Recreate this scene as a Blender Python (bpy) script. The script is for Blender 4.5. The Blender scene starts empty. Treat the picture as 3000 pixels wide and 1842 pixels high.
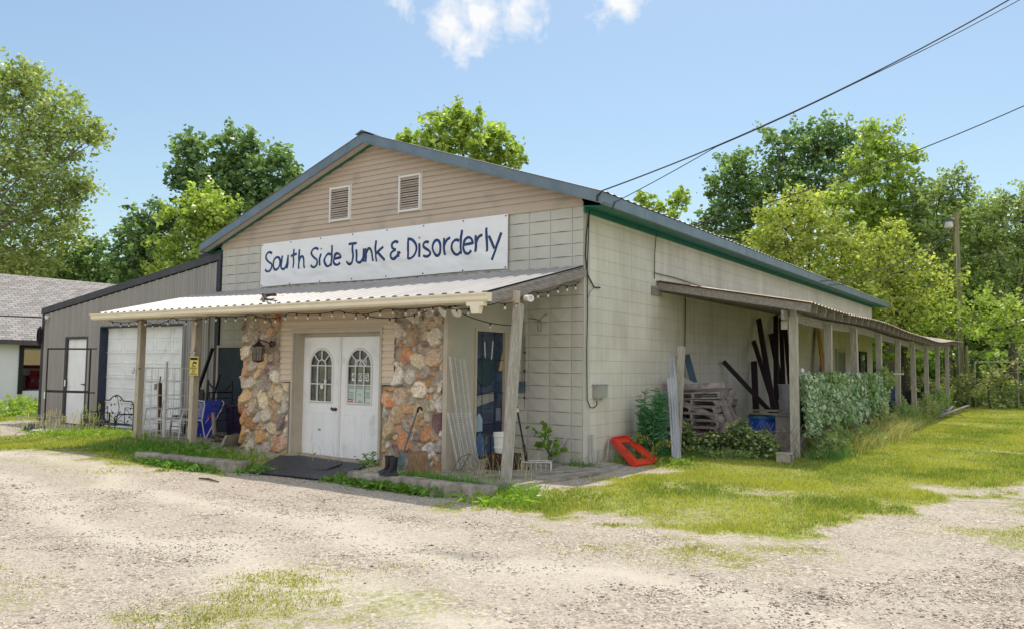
import bpy, math, random
import numpy as np
from mathutils import Vector, Matrix
PI=math.pi
S=bpy.context.scene
COL=S.collection
R=random.Random(7)
NR=np.random.RandomState(11)

# ------------------------------------------------------------------ camera
cam_d=bpy.data.cameras.new('camera'); cam=bpy.data.objects.new('camera',cam_d); COL.objects.link(cam)
yaw,pitch,roll=-.6101,.0648,.0112
fw=Vector((math.sin(yaw)*math.cos(pitch),math.cos(yaw)*math.cos(pitch),math.sin(pitch)))
r0=Vector((math.cos(yaw),-math.sin(yaw),0)); u0=r0.cross(fw)
rt=r0*math.cos(roll)+u0*math.sin(roll); up=-r0*math.sin(roll)+u0*math.cos(roll)
CP=Vector((6.1197,-10.6897,1.527))
cam.matrix_world=Matrix(((rt.x,up.x,-fw.x,CP.x),(rt.y,up.y,-fw.y,CP.y),(rt.z,up.z,-fw.z,CP.z),(0,0,0,1)))
cam_d.sensor_width=36; cam_d.lens=2317.6/3000*36; cam_d.clip_start=.1; cam_d.clip_end=3000
S.camera=cam

# ------------------------------------------------------------------ world and sun
SUNV=Vector((-.3,.95,2.6)).normalized()
W=bpy.data.worlds.new('World'); S.world=W; W.use_nodes=True
wn=W.node_tree.nodes; wl=W.node_tree.links; wn.clear()
sky=wn.new('ShaderNodeTexSky'); sky.sky_type='NISHITA'; sky.sun_disc=False
sky.sun_elevation=math.radians(69.1); sky.sun_rotation=math.radians(-17.5)
sky.air_density=1.1; sky.dust_density=1.6; sky.ozone_density=2.0; sky.altitude=100
tc=wn.new('ShaderNodeTexCoord')
def vdot(vec,w):
    n=wn.new('ShaderNodeVectorMath'); n.operation='DOT_PRODUCT'; wl.new(vec,n.inputs[0]); n.inputs[1].default_value=w; return n.outputs['Value']
def wmath(op,a,b=None,c=None,clamp=False):
    n=wn.new('ShaderNodeMath'); n.operation=op; n.use_clamp=clamp
    for i,x in enumerate((a,b,c)):
        if x is None: continue
        if isinstance(x,(int,float)): n.inputs[i].default_value=x
        else: wl.new(x,n.inputs[i])
    return n.outputs[0]
nz=wn.new('ShaderNodeTexNoise'); nz.inputs['Scale'].default_value=30; nz.inputs['Detail'].default_value=9; nz.inputs['Roughness'].default_value=.6
nz.inputs['Distortion'].default_value=.35
wl.new(tc.outputs['Generated'],nz.inputs['Vector'])
dirs=[]
# small clouds: direction on the sky, angular radius, strength
CL=[((-.5844,.7024,.4063),.056,.95),((-.5700,.7222,.386),.044,.85),((-.5571,.7197,.4143),.058,1.0),((-.5137,.7489,.4186),.052,1.0),((-.4165,.8042,.4281),.050,.95),((-.6197,.6636,.419),.036,.6)]
tot=None
for d,rad,k in CL:
    v=Vector(d).normalized()
    c=vdot(tc.outputs['Generated'],v)
    ang=wmath('ARCCOSINE',c)
    m=wmath('SUBTRACT',1.0,wmath('DIVIDE',ang,rad),None,True)
    m=wmath('MULTIPLY',m,k)
    tot=m if tot is None else wmath('MAXIMUM',tot,m)
f=wmath('MULTIPLY_ADD',tot,.55,-.30)
f=wmath('ADD',f,wmath('MULTIPLY',nz.outputs['Fac'],.95))
f=wmath('SUBTRACT',f,.34); f=wmath('MULTIPLY',f,3.2,None,True)
f=wmath('MULTIPLY',f,wmath('MULTIPLY',tot,4.0,None,True))
# bright cloud banks added out of view behind the photographer to fill shaded walls
fill_bank=None
for d,rad in (((.35,-.80,.42),1.15),((.95,-.15,.35),.75)):
    m=wmath('SUBTRACT',1.0,wmath('DIVIDE',wmath('ARCCOSINE',vdot(tc.outputs['Generated'],Vector(d).normalized())),rad),None,True)
    fill_bank=m if fill_bank is None else wmath('MAXIMUM',fill_bank,m)
nb=wn.new('ShaderNodeTexNoise'); nb.inputs['Scale'].default_value=3.2; nb.inputs['Detail'].default_value=8; wl.new(tc.outputs['Generated'],nb.inputs['Vector'])
bf=wmath('MULTIPLY',wmath('SUBTRACT',wmath('ADD',wmath('MULTIPLY',fill_bank,.9),wmath('MULTIPLY',nb.outputs['Fac'],.8)),.52),3.0,None,True)
mixc=wn.new('ShaderNodeMixRGB'); wl.new(f,mixc.inputs[0]); mixc.inputs[2].default_value=(4.9,4.95,5.05,1)
haze=wn.new('ShaderNodeMixRGB'); haze.blend_type='MULTIPLY'; haze.inputs[0].default_value=1; haze.inputs[2].default_value=(.81,.845,.785,1)
wl.new(sky.outputs[0],haze.inputs[1]); wl.new(haze.outputs[0],mixc.inputs[1])
mixb=wn.new('ShaderNodeMixRGB'); wl.new(bf,mixb.inputs[0]); wl.new(mixc.outputs[0],mixb.inputs[1]); mixb.inputs[2].default_value=(6.0,6.05,6.25,1)
bg=wn.new('ShaderNodeBackground'); bg.inputs['Strength'].default_value=.13
wo=wn.new('ShaderNodeOutputWorld'); wl.new(mixb.outputs[0],bg.inputs[0]); wl.new(bg.outputs[0],wo.inputs[0])
sd=bpy.data.lights.new('sun','SUN'); sun=bpy.data.objects.new('sun',sd); COL.objects.link(sun)
sd.energy=2.3; sd.angle=math.radians(.5); sd.color=(1,.93,.82)
sun.rotation_euler=(-SUNV).to_track_quat('-Z','Y').to_euler(); sun.location=(0,0,40)
S.view_settings.view_transform='Standard'; S.view_settings.look='None'; S.view_settings.gamma=1; S.view_settings.exposure=.6
S.cycles.max_bounces=8; S.cycles.diffuse_bounces=4; S.cycles.transparent_max_bounces=6
S.cycles.use_denoising=True

# ------------------------------------------------------------------ materials
MT={}
def mat(name,c1,c2=None,scale=6,rough=.8,bump=.15,bscale=None,metal=0,spec=.4,detail=6,lo=.35,hi=.65,stretch=(1,1,1),dist=.01,third=None,coat=0):
    if name in MT: return MT[name]
    m=bpy.data.materials.new(name); m.use_nodes=True; n=m.node_tree.nodes; l=m.node_tree.links
    b=n['Principled BSDF']; b.inputs['Roughness'].default_value=rough; b.inputs['Metallic'].default_value=metal
    b.inputs['Specular IOR Level'].default_value=spec; b.inputs['Coat Weight'].default_value=coat
    c2=c2 or tuple(x*.72 for x in c1)
    t=n.new('ShaderNodeTexCoord'); mp=n.new('ShaderNodeMapping'); mp.inputs['Scale'].default_value=stretch
    l.new(t.outputs['Object'],mp.inputs[0])
    a=n.new('ShaderNodeTexNoise'); a.inputs['Scale'].default_value=scale; a.inputs['Detail'].default_value=detail; a.inputs['Roughness'].default_value=.62
    l.new(mp.outputs[0],a.inputs['Vector'])
    cr=n.new('ShaderNodeValToRGB'); cr.color_ramp.elements[0].position=lo; cr.color_ramp.elements[1].position=hi
    cr.color_ramp.elements[0].color=(*c2,1); cr.color_ramp.elements[1].color=(*c1,1)
    l.new(a.outputs['Fac'],cr.inputs[0]); last=cr.outputs[0]
    if third:
        a3=n.new('ShaderNodeTexNoise'); a3.inputs['Scale'].default_value=third[1]; a3.inputs['Detail'].default_value=5
        l.new(t.outputs['Object'],a3.inputs['Vector'])
        r3=n.new('ShaderNodeValToRGB'); r3.color_ramp.elements[0].position=third[2]; r3.color_ramp.elements[1].position=third[3]
        l.new(a3.outputs['Fac'],r3.inputs[0]); mx=n.new('ShaderNodeMixRGB'); l.new(r3.outputs[0],mx.inputs[0]); l.new(last,mx.inputs[1]); mx.inputs[2].default_value=(*third[0],1); last=mx.outputs[0]
    l.new(last,b.inputs['Base Color'])
    if bump:
        bn=n.new('ShaderNodeTexNoise'); bn.inputs['Scale'].default_value=bscale or scale*4; bn.inputs['Detail'].default_value=5
        l.new(mp.outputs[0],bn.inputs['Vector']); bp=n.new('ShaderNodeBump'); bp.inputs['Strength'].default_value=bump; bp.inputs['Distance'].default_value=dist
        l.new(bn.outputs['Fac'],bp.inputs['Height']); l.new(bp.outputs[0],b.inputs['Normal'])
    m['_last']=0; MT[name]=m; return m
def ncol(m): return m.node_tree
def glass(name,c,rough=.04,c2=None,scale=3):
    return mat(name,c,c2,scale=scale,rough=rough,bump=.02,bscale=3,spec=.8,coat=.6)
def leafmat(name,trans=.35,rough=.45):
    m=bpy.data.materials.new(name); m.use_nodes=True; n=m.node_tree.nodes; l=m.node_tree.links
    b=n['Principled BSDF']; b.inputs['Roughness'].default_value=rough; b.inputs['Specular IOR Level'].default_value=.6
    at=n.new('ShaderNodeAttribute'); at.attribute_name='tint'; l.new(at.outputs['Color'],b.inputs['Base Color'])
    tr=n.new('ShaderNodeBsdfTranslucent'); g=n.new('ShaderNodeMixRGB'); g.blend_type='MULTIPLY'; g.inputs[0].default_value=1; g.inputs[2].default_value=(1.35,1.45,.6,1)
    l.new(at.outputs['Color'],g.inputs[1]); l.new(g.outputs[0],tr.inputs[0])
    mx=n.new('ShaderNodeMixShader'); mx.inputs[0].default_value=trans; l.new(b.outputs[0],mx.inputs[1]); l.new(tr.outputs[0],mx.inputs[2])
    l.new(mx.outputs[0],n['Material Output'].inputs[0]); return m
LEAF=leafmat('leaf_surface',.45,.38); GRASSM=leafmat('grass_surface',.4,.6); IVYM=leafmat('ivy_surface',.2,.5)

# ------------------------------------------------------------------ mesh builder
class MB:
    def __init__(s): s.v=[]; s.f=[]; s.mi=[]; s.m=0
    def add(s,vs,fs):
        o=len(s.v); s.v+=[tuple(p) for p in vs]; s.f+=[tuple(o+i for i in q) for q in fs]; s.mi+=[s.m]*len(fs); return s
    def box(s,x0,x1,y0,y1,z0,z1):
        if x0>x1:x0,x1=x1,x0
        if y0>y1:y0,y1=y1,y0
        if z0>z1:z0,z1=z1,z0
        return s.add([(x0,y0,z0),(x1,y0,z0),(x1,y1,z0),(x0,y1,z0),(x0,y0,z1),(x1,y0,z1),(x1,y1,z1),(x0,y1,z1)],
          [(0,3,2,1),(4,5,6,7),(0,1,5,4),(1,2,6,5),(2,3,7,6),(3,0,4,7)])
    def hexa(s,p): # 8 points, bottom loop then top loop
        return s.add(p,[(0,3,2,1),(4,5,6,7),(0,1,5,4),(1,2,6,5),(2,3,7,6),(3,0,4,7)])
    def bar(s,p,q,w,h=None,upv=(0,0,1),taper=1):
        p=Vector(p);q=Vector(q);h=h or w; d=(q-p).normalized(); u=Vector(upv)
        if abs(d.dot(u))>.98: u=Vector((0,1,0))
        a=d.cross(u).normalized(); b=a.cross(d).normalized(); a=a*w/2; b=b*h/2
        P=[p-a-b,p+a-b,p+a+b,p-a+b]; t=taper; Q=[q-a*t-b*t,q+a*t-b*t,q+a*t+b*t,q-a*t+b*t]
        return s.add(P+Q,[(0,3,2,1),(4,5,6,7),(0,1,5,4),(1,2,6,5),(2,3,7,6),(3,0,4,7)])
    def tube(s,pts,r,n=6,cap=True):
        pts=[Vector(p) for p in pts]; rr=r if isinstance(r,(list,tuple)) else [r]*len(pts)
        rings=[]; prev=None
        for i,p in enumerate(pts):
            d=(pts[min(i+1,len(pts)-1)]-pts[max(i-1,0)])
            d=d.normalized() if d.length>1e-9 else Vector((0,0,1))
            if prev is None:
                u=Vector((0,0,1)) if abs(d.z)<.9 else Vector((1,0,0)); a=d.cross(u).normalized()
            else:
                a=prev-d*prev.dot(d); a=a.normalized() if a.length>1e-6 else d.orthogonal().normalized()
            prev=a; b=d.cross(a)
            rings.append([p+(a*math.cos(2*PI*k/n)+b*math.sin(2*PI*k/n))*rr[i] for k in range(n)])
        vs=[v for g in rings for v in g]; fs=[]
        for i in range(len(pts)-1):
            for k in range(n): fs.append((i*n+k,i*n+(k+1)%n,(i+1)*n+(k+1)%n,(i+1)*n+k))
        if cap: fs.append(tuple(range(n))[::-1]); fs.append(tuple((len(pts)-1)*n+k for k in range(n)))
        return s.add(vs,fs)
    def lathe(s,prof,o=(0,0,0),n=20,axis='z',cap=True):
        vs=[];fs=[]
        for (r,h) in prof:
            for k in range(n):
                c,t=math.cos(2*PI*k/n)*r,math.sin(2*PI*k/n)*r
                q={'z':(c,t,h),'y':(c,h,t),'x':(h,c,t)}[axis]; vs.append((o[0]+q[0],o[1]+q[1],o[2]+q[2]))
        for i in range(len(prof)-1):
            for k in range(n): fs.append((i*n+k,i*n+(k+1)%n,(i+1)*n+(k+1)%n,(i+1)*n+k))
        if cap: fs.append(tuple(range(n))[::-1]); fs.append(tuple((len(prof)-1)*n+k for k in range(n)))
        return s.add(vs,fs)
    def prism(s,pts,d):
        """flat outline (3-d points) pushed along d"""
        n=len(pts); d=Vector(d); P=[Vector(p) for p in pts]
        return s.add(P+[p+d for p in P],[tuple(range(n)),tuple(range(2*n-1,n-1,-1))]+[(i,n+i,n+(i+1)%n,(i+1)%n) for i in range(n)])
    def build(s,name,ms,parent=None,smooth=False,bevel=0):
        off=parent_off(parent); me=bpy.data.meshes.new(name)
        me.from_pydata([(a-off[0],b-off[1],c-off[2]) for a,b,c in s.v],[],s.f)
        for m in (ms if isinstance(ms,(list,tuple)) else [ms]): me.materials.append(m)
        if max(s.mi or [0])>0: me.polygons.foreach_set('material_index',s.mi)
        import bmesh
        bm=bmesh.new(); bm.from_mesh(me); bmesh.ops.recalc_face_normals(bm,faces=bm.faces)
        if bevel: bmesh.ops.bevel(bm,geom=[e for e in bm.edges],offset=bevel,segments=1,affect='EDGES')
        bm.to_mesh(me); bm.free()
        if smooth: me.polygons.foreach_set('use_smooth',[True]*len(me.polygons)); 
        o=bpy.data.objects.new(name,me); COL.objects.link(o)
        if smooth:
            md=o.modifiers.new('edges','EDGE_SPLIT'); md.split_angle=math.radians(40)
        if parent: o.parent=parent
        return o
OFF={}
def parent_off(p):
    o=Vector((0,0,0))
    while p is not None:
        o=o+p.location; p=p.parent
    return o
def thing(name,label,cat,loc=(0,0,0),group=None):
    o=bpy.data.objects.new(name,None); COL.objects.link(o); o.location=loc; o.empty_display_size=.2
    return tag(o,label,cat,group)
def tag(o,label=None,cat=None,group=None,kind=None):
    if label: o['label']=label
    if cat: o['category']=cat
    if group: o['group']=group
    if kind: o['kind']=kind
    return o
def copy_tree(o,loc=None,rot=None,label=None,parent=None):
    c=o.copy(); COL.objects.link(c); c.parent=parent
    for ch in [x for x in bpy.data.objects if x.parent==o and x!=c]: copy_tree(ch,parent=c)
    if loc is not None: c.location=loc
    if rot is not None: c.rotation_euler=rot
    if label: c['label']=label
    return c
def wrap(s,name,m,label,cat,loc=None,group=None,kind=None,**k):
    """one-mesh thing with its origin at its base"""
    if loc is None:
        xs=[v[0] for v in s.v]; ys=[v[1] for v in s.v]; zs=[v[2] for v in s.v]
        loc=((min(xs)+max(xs))/2,(min(ys)+max(ys))/2,min(zs))
    s.v=[(a-loc[0],b-loc[1],c-loc[2]) for a,b,c in s.v]
    o=s.build(name,m,None,**k); o.location=loc; return tag(o,label,cat,group,kind)
def sag(p,q,drop,n=12):
    p=Vector(p);q=Vector(q); return [p.lerp(q,i/n)-Vector((0,0,drop*4*(i/n)*(1-i/n))) for i in range(n+1)]
def fastmesh(name,V,F,mats,cols=None,parent=None,nper=4,kindtag=None,loc=(0,0,0)):
    """numpy verts (N,3) and faces (M,nper) in world coordinates"""
    V=np.asarray(V,dtype=np.float32)-np.array(parent_off(parent)+Vector(loc),dtype=np.float32); F=np.asarray(F,dtype=np.int32)
    me=bpy.data.meshes.new(name); me.vertices.add(len(V)); me.vertices.foreach_set('co',V.ravel())
    me.loops.add(F.size); me.loops.foreach_set('vertex_index',F.ravel())
    me.polygons.add(len(F)); me.polygons.foreach_set('loop_start',np.arange(0,F.size,F.shape[1],dtype=np.int32))
    me.polygons.foreach_set('loop_total',np.full(len(F),F.shape[1],dtype=np.int32))
    if cols is not None:
        a=me.color_attributes.new('tint','FLOAT_COLOR','POINT'); c=np.ones((len(V),4),dtype=np.float32); c[:,:3]=cols; a.data.foreach_set('color',c.ravel())
    me.update(calc_edges=True); me.validate()
    me.materials.append(mats); o=bpy.data.objects.new(name,me); COL.objects.link(o)
    if parent: o.parent=parent
    else: o.location=loc
    return o
# ---- numpy value noise
_L=NR.rand(256,256)
def vnoise(x,y):
    xi=np.floor(x).astype(int); yi=np.floor(y).astype(int); fx=x-xi; fy=y-yi; fx=fx*fx*(3-2*fx); fy=fy*fy*(3-2*fy)
    a=_L[xi%256,yi%256];b=_L[(xi+1)%256,yi%256];c=_L[xi%256,(yi+1)%256];d=_L[(xi+1)%256,(yi+1)%256]
    return a*(1-fx)*(1-fy)+b*fx*(1-fy)+c*(1-fx)*fy+d*fx*fy
def fbm(x,y,o=4):
    s=0;a=.5;t=0
    for i in range(o): s=s+a*vnoise(x*2**i+17.3*i,y*2**i+9.1*i); t+=a; a*=.55
    return s/t
# ------------------------------------------------------------------ ground
def gz(x,y):
    x=np.asarray(x,float);y=np.asarray(y,float)
    ss=lambda t:(lambda c:c*c*(3-2*c))(np.clip(t,0,1))
    z=-.12*ss((-1.9-y)/.95)*ss((x+30)/4)*(1-ss((x-1)/2)*.5)
    z=z-.17*ss((-9.5-x)/4.5)
    return z
POLY=[ # outline, strength
 ([(.15,-3.3),(.5,-3.55),(1.1,-3.4),(1.6,-3.5),(2.1,-3.35),(2.7,-3.6),(3.4,-3.5),(4.15,-3.1),(4.5,-2.0),(4.5,-.7),(5.0,.3),(5.6,2.2),(8,6),(13,11),(30,40),(-9,40),(-9,22.6),(.1,22.6),(.1,1.6),(.95,.6),(.8,-.6),(.75,-2.2),(.35,-2.75)],1.0),
 ([(-9.8,-4.1),(-8.5,-3.75),(-7.5,-3.5),(-5.5,-3.45),(-4.3,-3.2),(-4.5,-2.3),(-6.2,-2.1),(-9.3,-1.5),(-10.2,-1.2),(-13.6,-1.75),(-14.1,-2.1),(-15,-6),(-11.5,-5)],1.0),
 ([(-16.6,-1.9),(-18,-.4),(-18,1.5),(-17.5,5),(-23,6),(-23,-8),(-18,-8)],1.0),
 ([(2.3,-4.6),(2.7,-3.6),(3.7,-3.0),(4.7,-2.5),(4.8,-3.7),(4.1,-4.5),(3.3,-4.8)],.58),
 ([(1.2,-8.3),(.7,-7.9),(.9,-7.3),(1.0,-6.5),(1.3,-6.0),(2.5,-6.3),(2.9,-6.9),(1.9,-7.7)],.55),
 ([(-2,-9),(-1.2,-7.6),(0,-7.5),(.8,-8.0),(1.2,-8.6)],.45),
 ([(-7.5,-3.6),(-5.6,-3.8),(-4.4,-4.5),(-4.6,-5.1),(-6.4,-5.4),(-9.5,-4.6)],.45),
 ([(4.6,-2.6),(5.2,-1.2),(5.4,.6),(7,2),(8,0),(6,-2.4)],.58),
 ([(1.1,-3.2),(3,-3.6),(4.6,-2.7),(5,-.5),(6.2,2.4),(7.6,3),(6,-2),(4.4,-3.6),(2.5,-4.3)],.45)]
BARE=[(3.0,-.8,.45,.8),(2.0,-1.1,.35,.6),(4.7,1.1,.5,.7),(5.2,6.9,.4,.8),(1.3,.2,.35,.6),(2.9,-2.6,.5,.6),(3.9,.2,.4,.5)]
def sdist(px,py,poly):
    d=np.full(px.shape,1e9); ins=np.zeros(px.shape,bool); n=len(poly)
    for i in range(n):
        x0,y0=poly[i];x1,y1=poly[(i+1)%n]; ex,ey=x1-x0,y1-y0
        t=np.clip(((px-x0)*ex+(py-y0)*ey)/(ex*ex+ey*ey+1e-9),0,1); d=np.minimum(d,np.hypot(px-x0-t*ex,py-y0-t*ey))
        c=((y0>py)!=(y1>py)); xx=(x1-x0)*(py-y0)/((y1-y0) if y1!=y0 else 1e-9)+x0; ins^=(c&(px<xx))
    return np.where(ins,d,-d)
def gmask(x,y):
    m=np.zeros(x.shape); n1=fbm(x*1.1,y*1.1,5)-.5; n2=fbm(x*5+3,y*5,3)-.5
    for poly,st in POLY:
        s=sdist(x,y,poly)
        w=.5 if st==1 else .6
        m=np.maximum(m,st*np.clip((s+n1*1.9+n2*1.0)/w*.5+.5,0,1))
    for bx,by,r,k in BARE:
        m=m-.55*k*np.clip(1.3-np.hypot(x-bx,(y-by))/r+n2*1.2,0,1)
    return np.clip(m,0,1)
def axis(a,b,st,far,g=1.35):
    c=list(np.arange(a,b+1e-6,st)); s=st;v=b
    while v<far: s*=g; v+=s; c.append(v)
    s=st;v=a; h=[]
    while v>-far: s*=g; v-=s; h.append(v)
    return np.array(h[::-1]+c)
gx=axis(-26,14,.09,900); gy=axis(-11.6,34,.09,900)
X,Y=np.meshgrid(gx,gy,indexing='ij'); Z=gz(X,Y)
gm=gmask(X.ravel(),Y.ravel()).reshape(X.shape)
Z=Z+(fbm(X*.7,Y*.7,4)-.5)*.035+(fbm(X*4,Y*4,2)-.5)*.008
Z=Z*np.where((X>-9.4)&(X<.0)&(Y>-.5)&(Y<22.6),0,1)-np.where((X>-9.4)&(X<0)&(Y>-.5)&(Y<22.6),.06,0)
Z=Z+gm*.012
nx,ny=X.shape; idx=np.arange(nx*ny).reshape(nx,ny)
F=np.stack([idx[:-1,:-1],idx[1:,:-1],idx[1:,1:],idx[:-1,1:]],-1).reshape(-1,4)
far=np.clip(np.maximum(np.maximum(-26-X,X-14),np.maximum(-11.6-Y,Y-34))/4,0,1)
g2=np.maximum(gm,np.where(Y>20,far,far*.6)); g2=np.where(Y>23,1.0,g2)
# packed sandy wheel tracks (real, lighter dust)
trk=np.clip(1-np.abs((Y+5.1)+.28*(X-0)*.35+ (fbm(X*.5,Y*.5,3)-.5)*1.5)/.45,0,1)
trk=np.maximum(trk,np.clip(1-np.abs((Y+6.6)+.1*(X)+(fbm(X*.5+5,Y*.5,3)-.5)*1.6)/.5,0,1))
wet=np.clip(1.2-np.hypot((X-1.75)/.42,(Y+5.25)/.12)+(fbm(X*6,Y*6,3)-.5)*1.4,0,1)
cols=np.stack([g2.ravel(),trk.ravel(),wet.ravel()],-1)
def ground_mat():
    m=bpy.data.materials.new('gravel_and_lawn'); m.use_nodes=True; n=m.node_tree.nodes; l=m.node_tree.links; b=n['Principled BSDF']; b.inputs['Roughness'].default_value=.95; b.inputs['Specular IOR Level'].default_value=.2
    t=n.new('ShaderNodeTexCoord'); at=n.new('ShaderNodeAttribute'); at.attribute_name='tint'; sp=n.new('ShaderNodeSeparateColor'); l.new(at.outputs['Color'],sp.inputs[0])
    def noise(sc,det=5,ro=.6):
        a=n.new('ShaderNodeTexNoise'); a.inputs['Scale'].default_value=sc; a.inputs['Detail'].default_value=det; a.inputs['Roughness'].default_value=ro; l.new(t.outputs['Object'],a.inputs['Vector']); return a.outputs['Fac']
    def ramp(x,pts):
        r=n.new('ShaderNodeValToRGB'); e=r.color_ramp.elements
        while len(e)<len(pts): e.new(.5)
        for i,(p,c) in enumerate(pts): e[i].position=p; e[i].color=(*c,1) if len(c)==3 else c
        l.new(x,r.inputs[0]); return r.outputs[0]
    def mix(f,a,c,bt='MIX'):
        q=n.new('ShaderNodeMixRGB'); q.blend_type=bt
        for i,x in enumerate((f,a,c)):
            if isinstance(x,(int,float)): q.inputs[i].default_value=x
            elif isinstance(x,tuple): q.inputs[i].default_value=(*x,1)
            else: l.new(x,q.inputs[i])
        return q.outputs[0]
    def vor(sc):
        v=n.new('ShaderNodeTexVoronoi'); v.inputs['Scale'].default_value=sc; l.new(t.outputs['Object'],v.inputs['Vector']); return v
    v1=vor(40); v2=vor(80)
    s1=n.new('ShaderNodeSeparateColor'); l.new(v1.outputs['Color'],s1.inputs[0]); s2=n.new('ShaderNodeSeparateColor'); l.new(v2.outputs['Color'],s2.inputs[0])
    st1=ramp(s1.outputs[0],[(0,(.20,.17,.14)),(.25,(.31,.26,.21)),(.55,(.44,.375,.305)),(.85,(.66,.58,.485)),(1,(.34,.25,.18))])
    st2=ramp(s2.outputs[0],[(0,(.18,.15,.12)),(.4,(.38,.325,.26)),(1,(.62,.55,.46))])
    g=mix(ramp(noise(3,4),[(.42,(0,0,0)),(.6,(1,1,1))]),st1,st2)
    g=mix(ramp(noise(1.1,6),[(.42,(.0,.0,.0)),(.66,(.6,.6,.6))]),g,(.51,.45,.365))   # fine dust between the stones
    g=mix(ramp(sp.outputs[1],[(0,(0,0,0)),(1,(.75,.75,.75))]),g,(.60,.54,.44))
    dk=n.new('ShaderNodeMath'); dk.operation='MULTIPLY'; l.new(sp.outputs[2],dk.inputs[0]); dk.inputs[1].default_value=.7
    g=mix(dk.outputs[0],g,(.22,.20,.185))
    soil=ramp(noise(9,6),[(.3,(.16,.19,.05)),(.5,(.29,.31,.08)),(.68,(.36,.35,.11)),(.76,(.42,.36,.22))])
    # ragged transition
    am=n.new('ShaderNodeMath'); am.operation='ADD'; l.new(sp.outputs[0],am.inputs[0]); mm=n.new('ShaderNodeMath'); mm.operation='MULTIPLY_ADD'; l.new(noise(16,6,.75),mm.inputs[0]); mm.inputs[1].default_value=1.5; mm.inputs[2].default_value=-.75; l.new(mm.outputs[0],am.inputs[1])
    fm=ramp(am.outputs[0],[(.40,(0,0,0)),(.72,(1,1,1))])
    c=mix(fm,g,soil); l.new(c,b.inputs['Base Color'])
    bp=n.new('ShaderNodeBump'); bp.inputs['Strength'].default_value=.8; bp.inputs['Distance'].default_value=.012
    inv=n.new('ShaderNodeMath'); inv.operation='SUBTRACT'; inv.inputs[0].default_value=1; l.new(v1.outputs['Distance'],inv.inputs[1])
    l.new(inv.outputs[0],bp.inputs['Height']); l.new(bp.outputs[0],b.inputs['Normal']); return m
go=fastmesh('ground',np.stack([X.ravel(),Y.ravel(),Z.ravel()],-1),F,ground_mat(),cols)
tag(go,'gravel yard running into mown lawn around the store','ground',kind='structure')
go.data.polygons.foreach_set('use_smooth',[True]*len(go.data.polygons))
CPn=np.array(CP)
def inview(x,y,z,mar=1.04):
    d=np.stack([x,y,z],-1)-CPn; f_=d@np.array(fw); a=(d@np.array(rt))/f_; b_=(d@np.array(up))/f_
    return (f_>1)&(abs(a)<.6472*mar)&(abs(b_)<.3975*mar)
def blades(name,n,xr,yr,hfun,label,cat,maskf,wid=.007,cfun=None,maxd=99,mind=0,pw=1.6):
    # sample points near the camera more densely
    out=[]; tot=0
    while tot<n:
        k=n*3; dd=mind+(maxd-mind)*NR.rand(k)**pw; a=(NR.rand(k)-.5)*2*.67
        x=CP.x+fw.x*dd+rt.x*dd*a; y=CP.y+fw.y*dd+rt.y*dd*a
        ok=(x>xr[0])&(x<xr[1])&(y>yr[0])&(y<yr[1]); x=x[ok];y=y[ok]
        p=maskf(x,y); ok=NR.rand(len(x))<p; x=x[ok];y=y[ok]; z=gz(x,y); ok=inview(x,y,z); x=x[ok];y=y[ok]
        if len(x)==0: break
        out.append(np.stack([x,y],-1)); tot+=len(x)
    P=np.concatenate(out)[:n]; x,y=P[:,0],P[:,1]; z=gz(x,y)-.01
    dist=np.hypot(x-CP.x,y-CP.y); h=hfun(x,y)*(.5+NR.rand(len(x))); w=wid*(1+dist/14.)
    th=NR.rand(len(x))*2*PI; ln=(NR.rand(len(x))*.8)*h; la=NR.rand(len(x))*2*PI
    A=np.stack([x-np.cos(th)*w,y-np.sin(th)*w,z],-1); B=np.stack([x+np.cos(th)*w,y+np.sin(th)*w,z],-1)
    Cc=np.stack([x+np.cos(la)*ln,y+np.sin(la)*ln,z+h],-1)
    V=np.stack([A,B,Cc],1).reshape(-1,3); F=np.arange(len(V)).reshape(-1,3)
    c=cfun(x,y); V_c=np.repeat(c,3,0)
    o=fastmesh(name,V,F,GRASSM,V_c); return tag(o,label,cat,kind='stuff')
def gcol(x,y):
    k=len(x); n=fbm(x*.9+4,y*.9,4); n=(n-.5)*3.0+.5+(NR.rand(k)-.5)*.8; n=np.clip(n,0,1)[:,None]
    a=np.array((.19,.28,.032)); b=np.array((.50,.50,.085)); c=a*(1-n)+b*n
    dry=(NR.rand(k)<.16+.66*np.clip((.92-gmask(x,y))*2.4,0,1))[:,None]; c=np.where(dry,np.array((.46,.40,.17))*(.6+.7*NR.rand(k,1)),c); return c*(.8+.4*NR.rand(k))[:,None]
lawn=blades('lawn_grass',330000,(-24,16),(-8.6,33),lambda x,y:.046*np.clip(gmask(x,y)**1.6*1.15,.30,1)*(.6+.9*fbm(x*1.7,y*1.7,3)),'short yellow-green mown grass around the building','grass',lambda x,y:np.clip(gmask(x,y)*1.25-.18,0,1),cfun=gcol,wid=.006,mind=3,maxd=46,pw=1.5)
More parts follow.
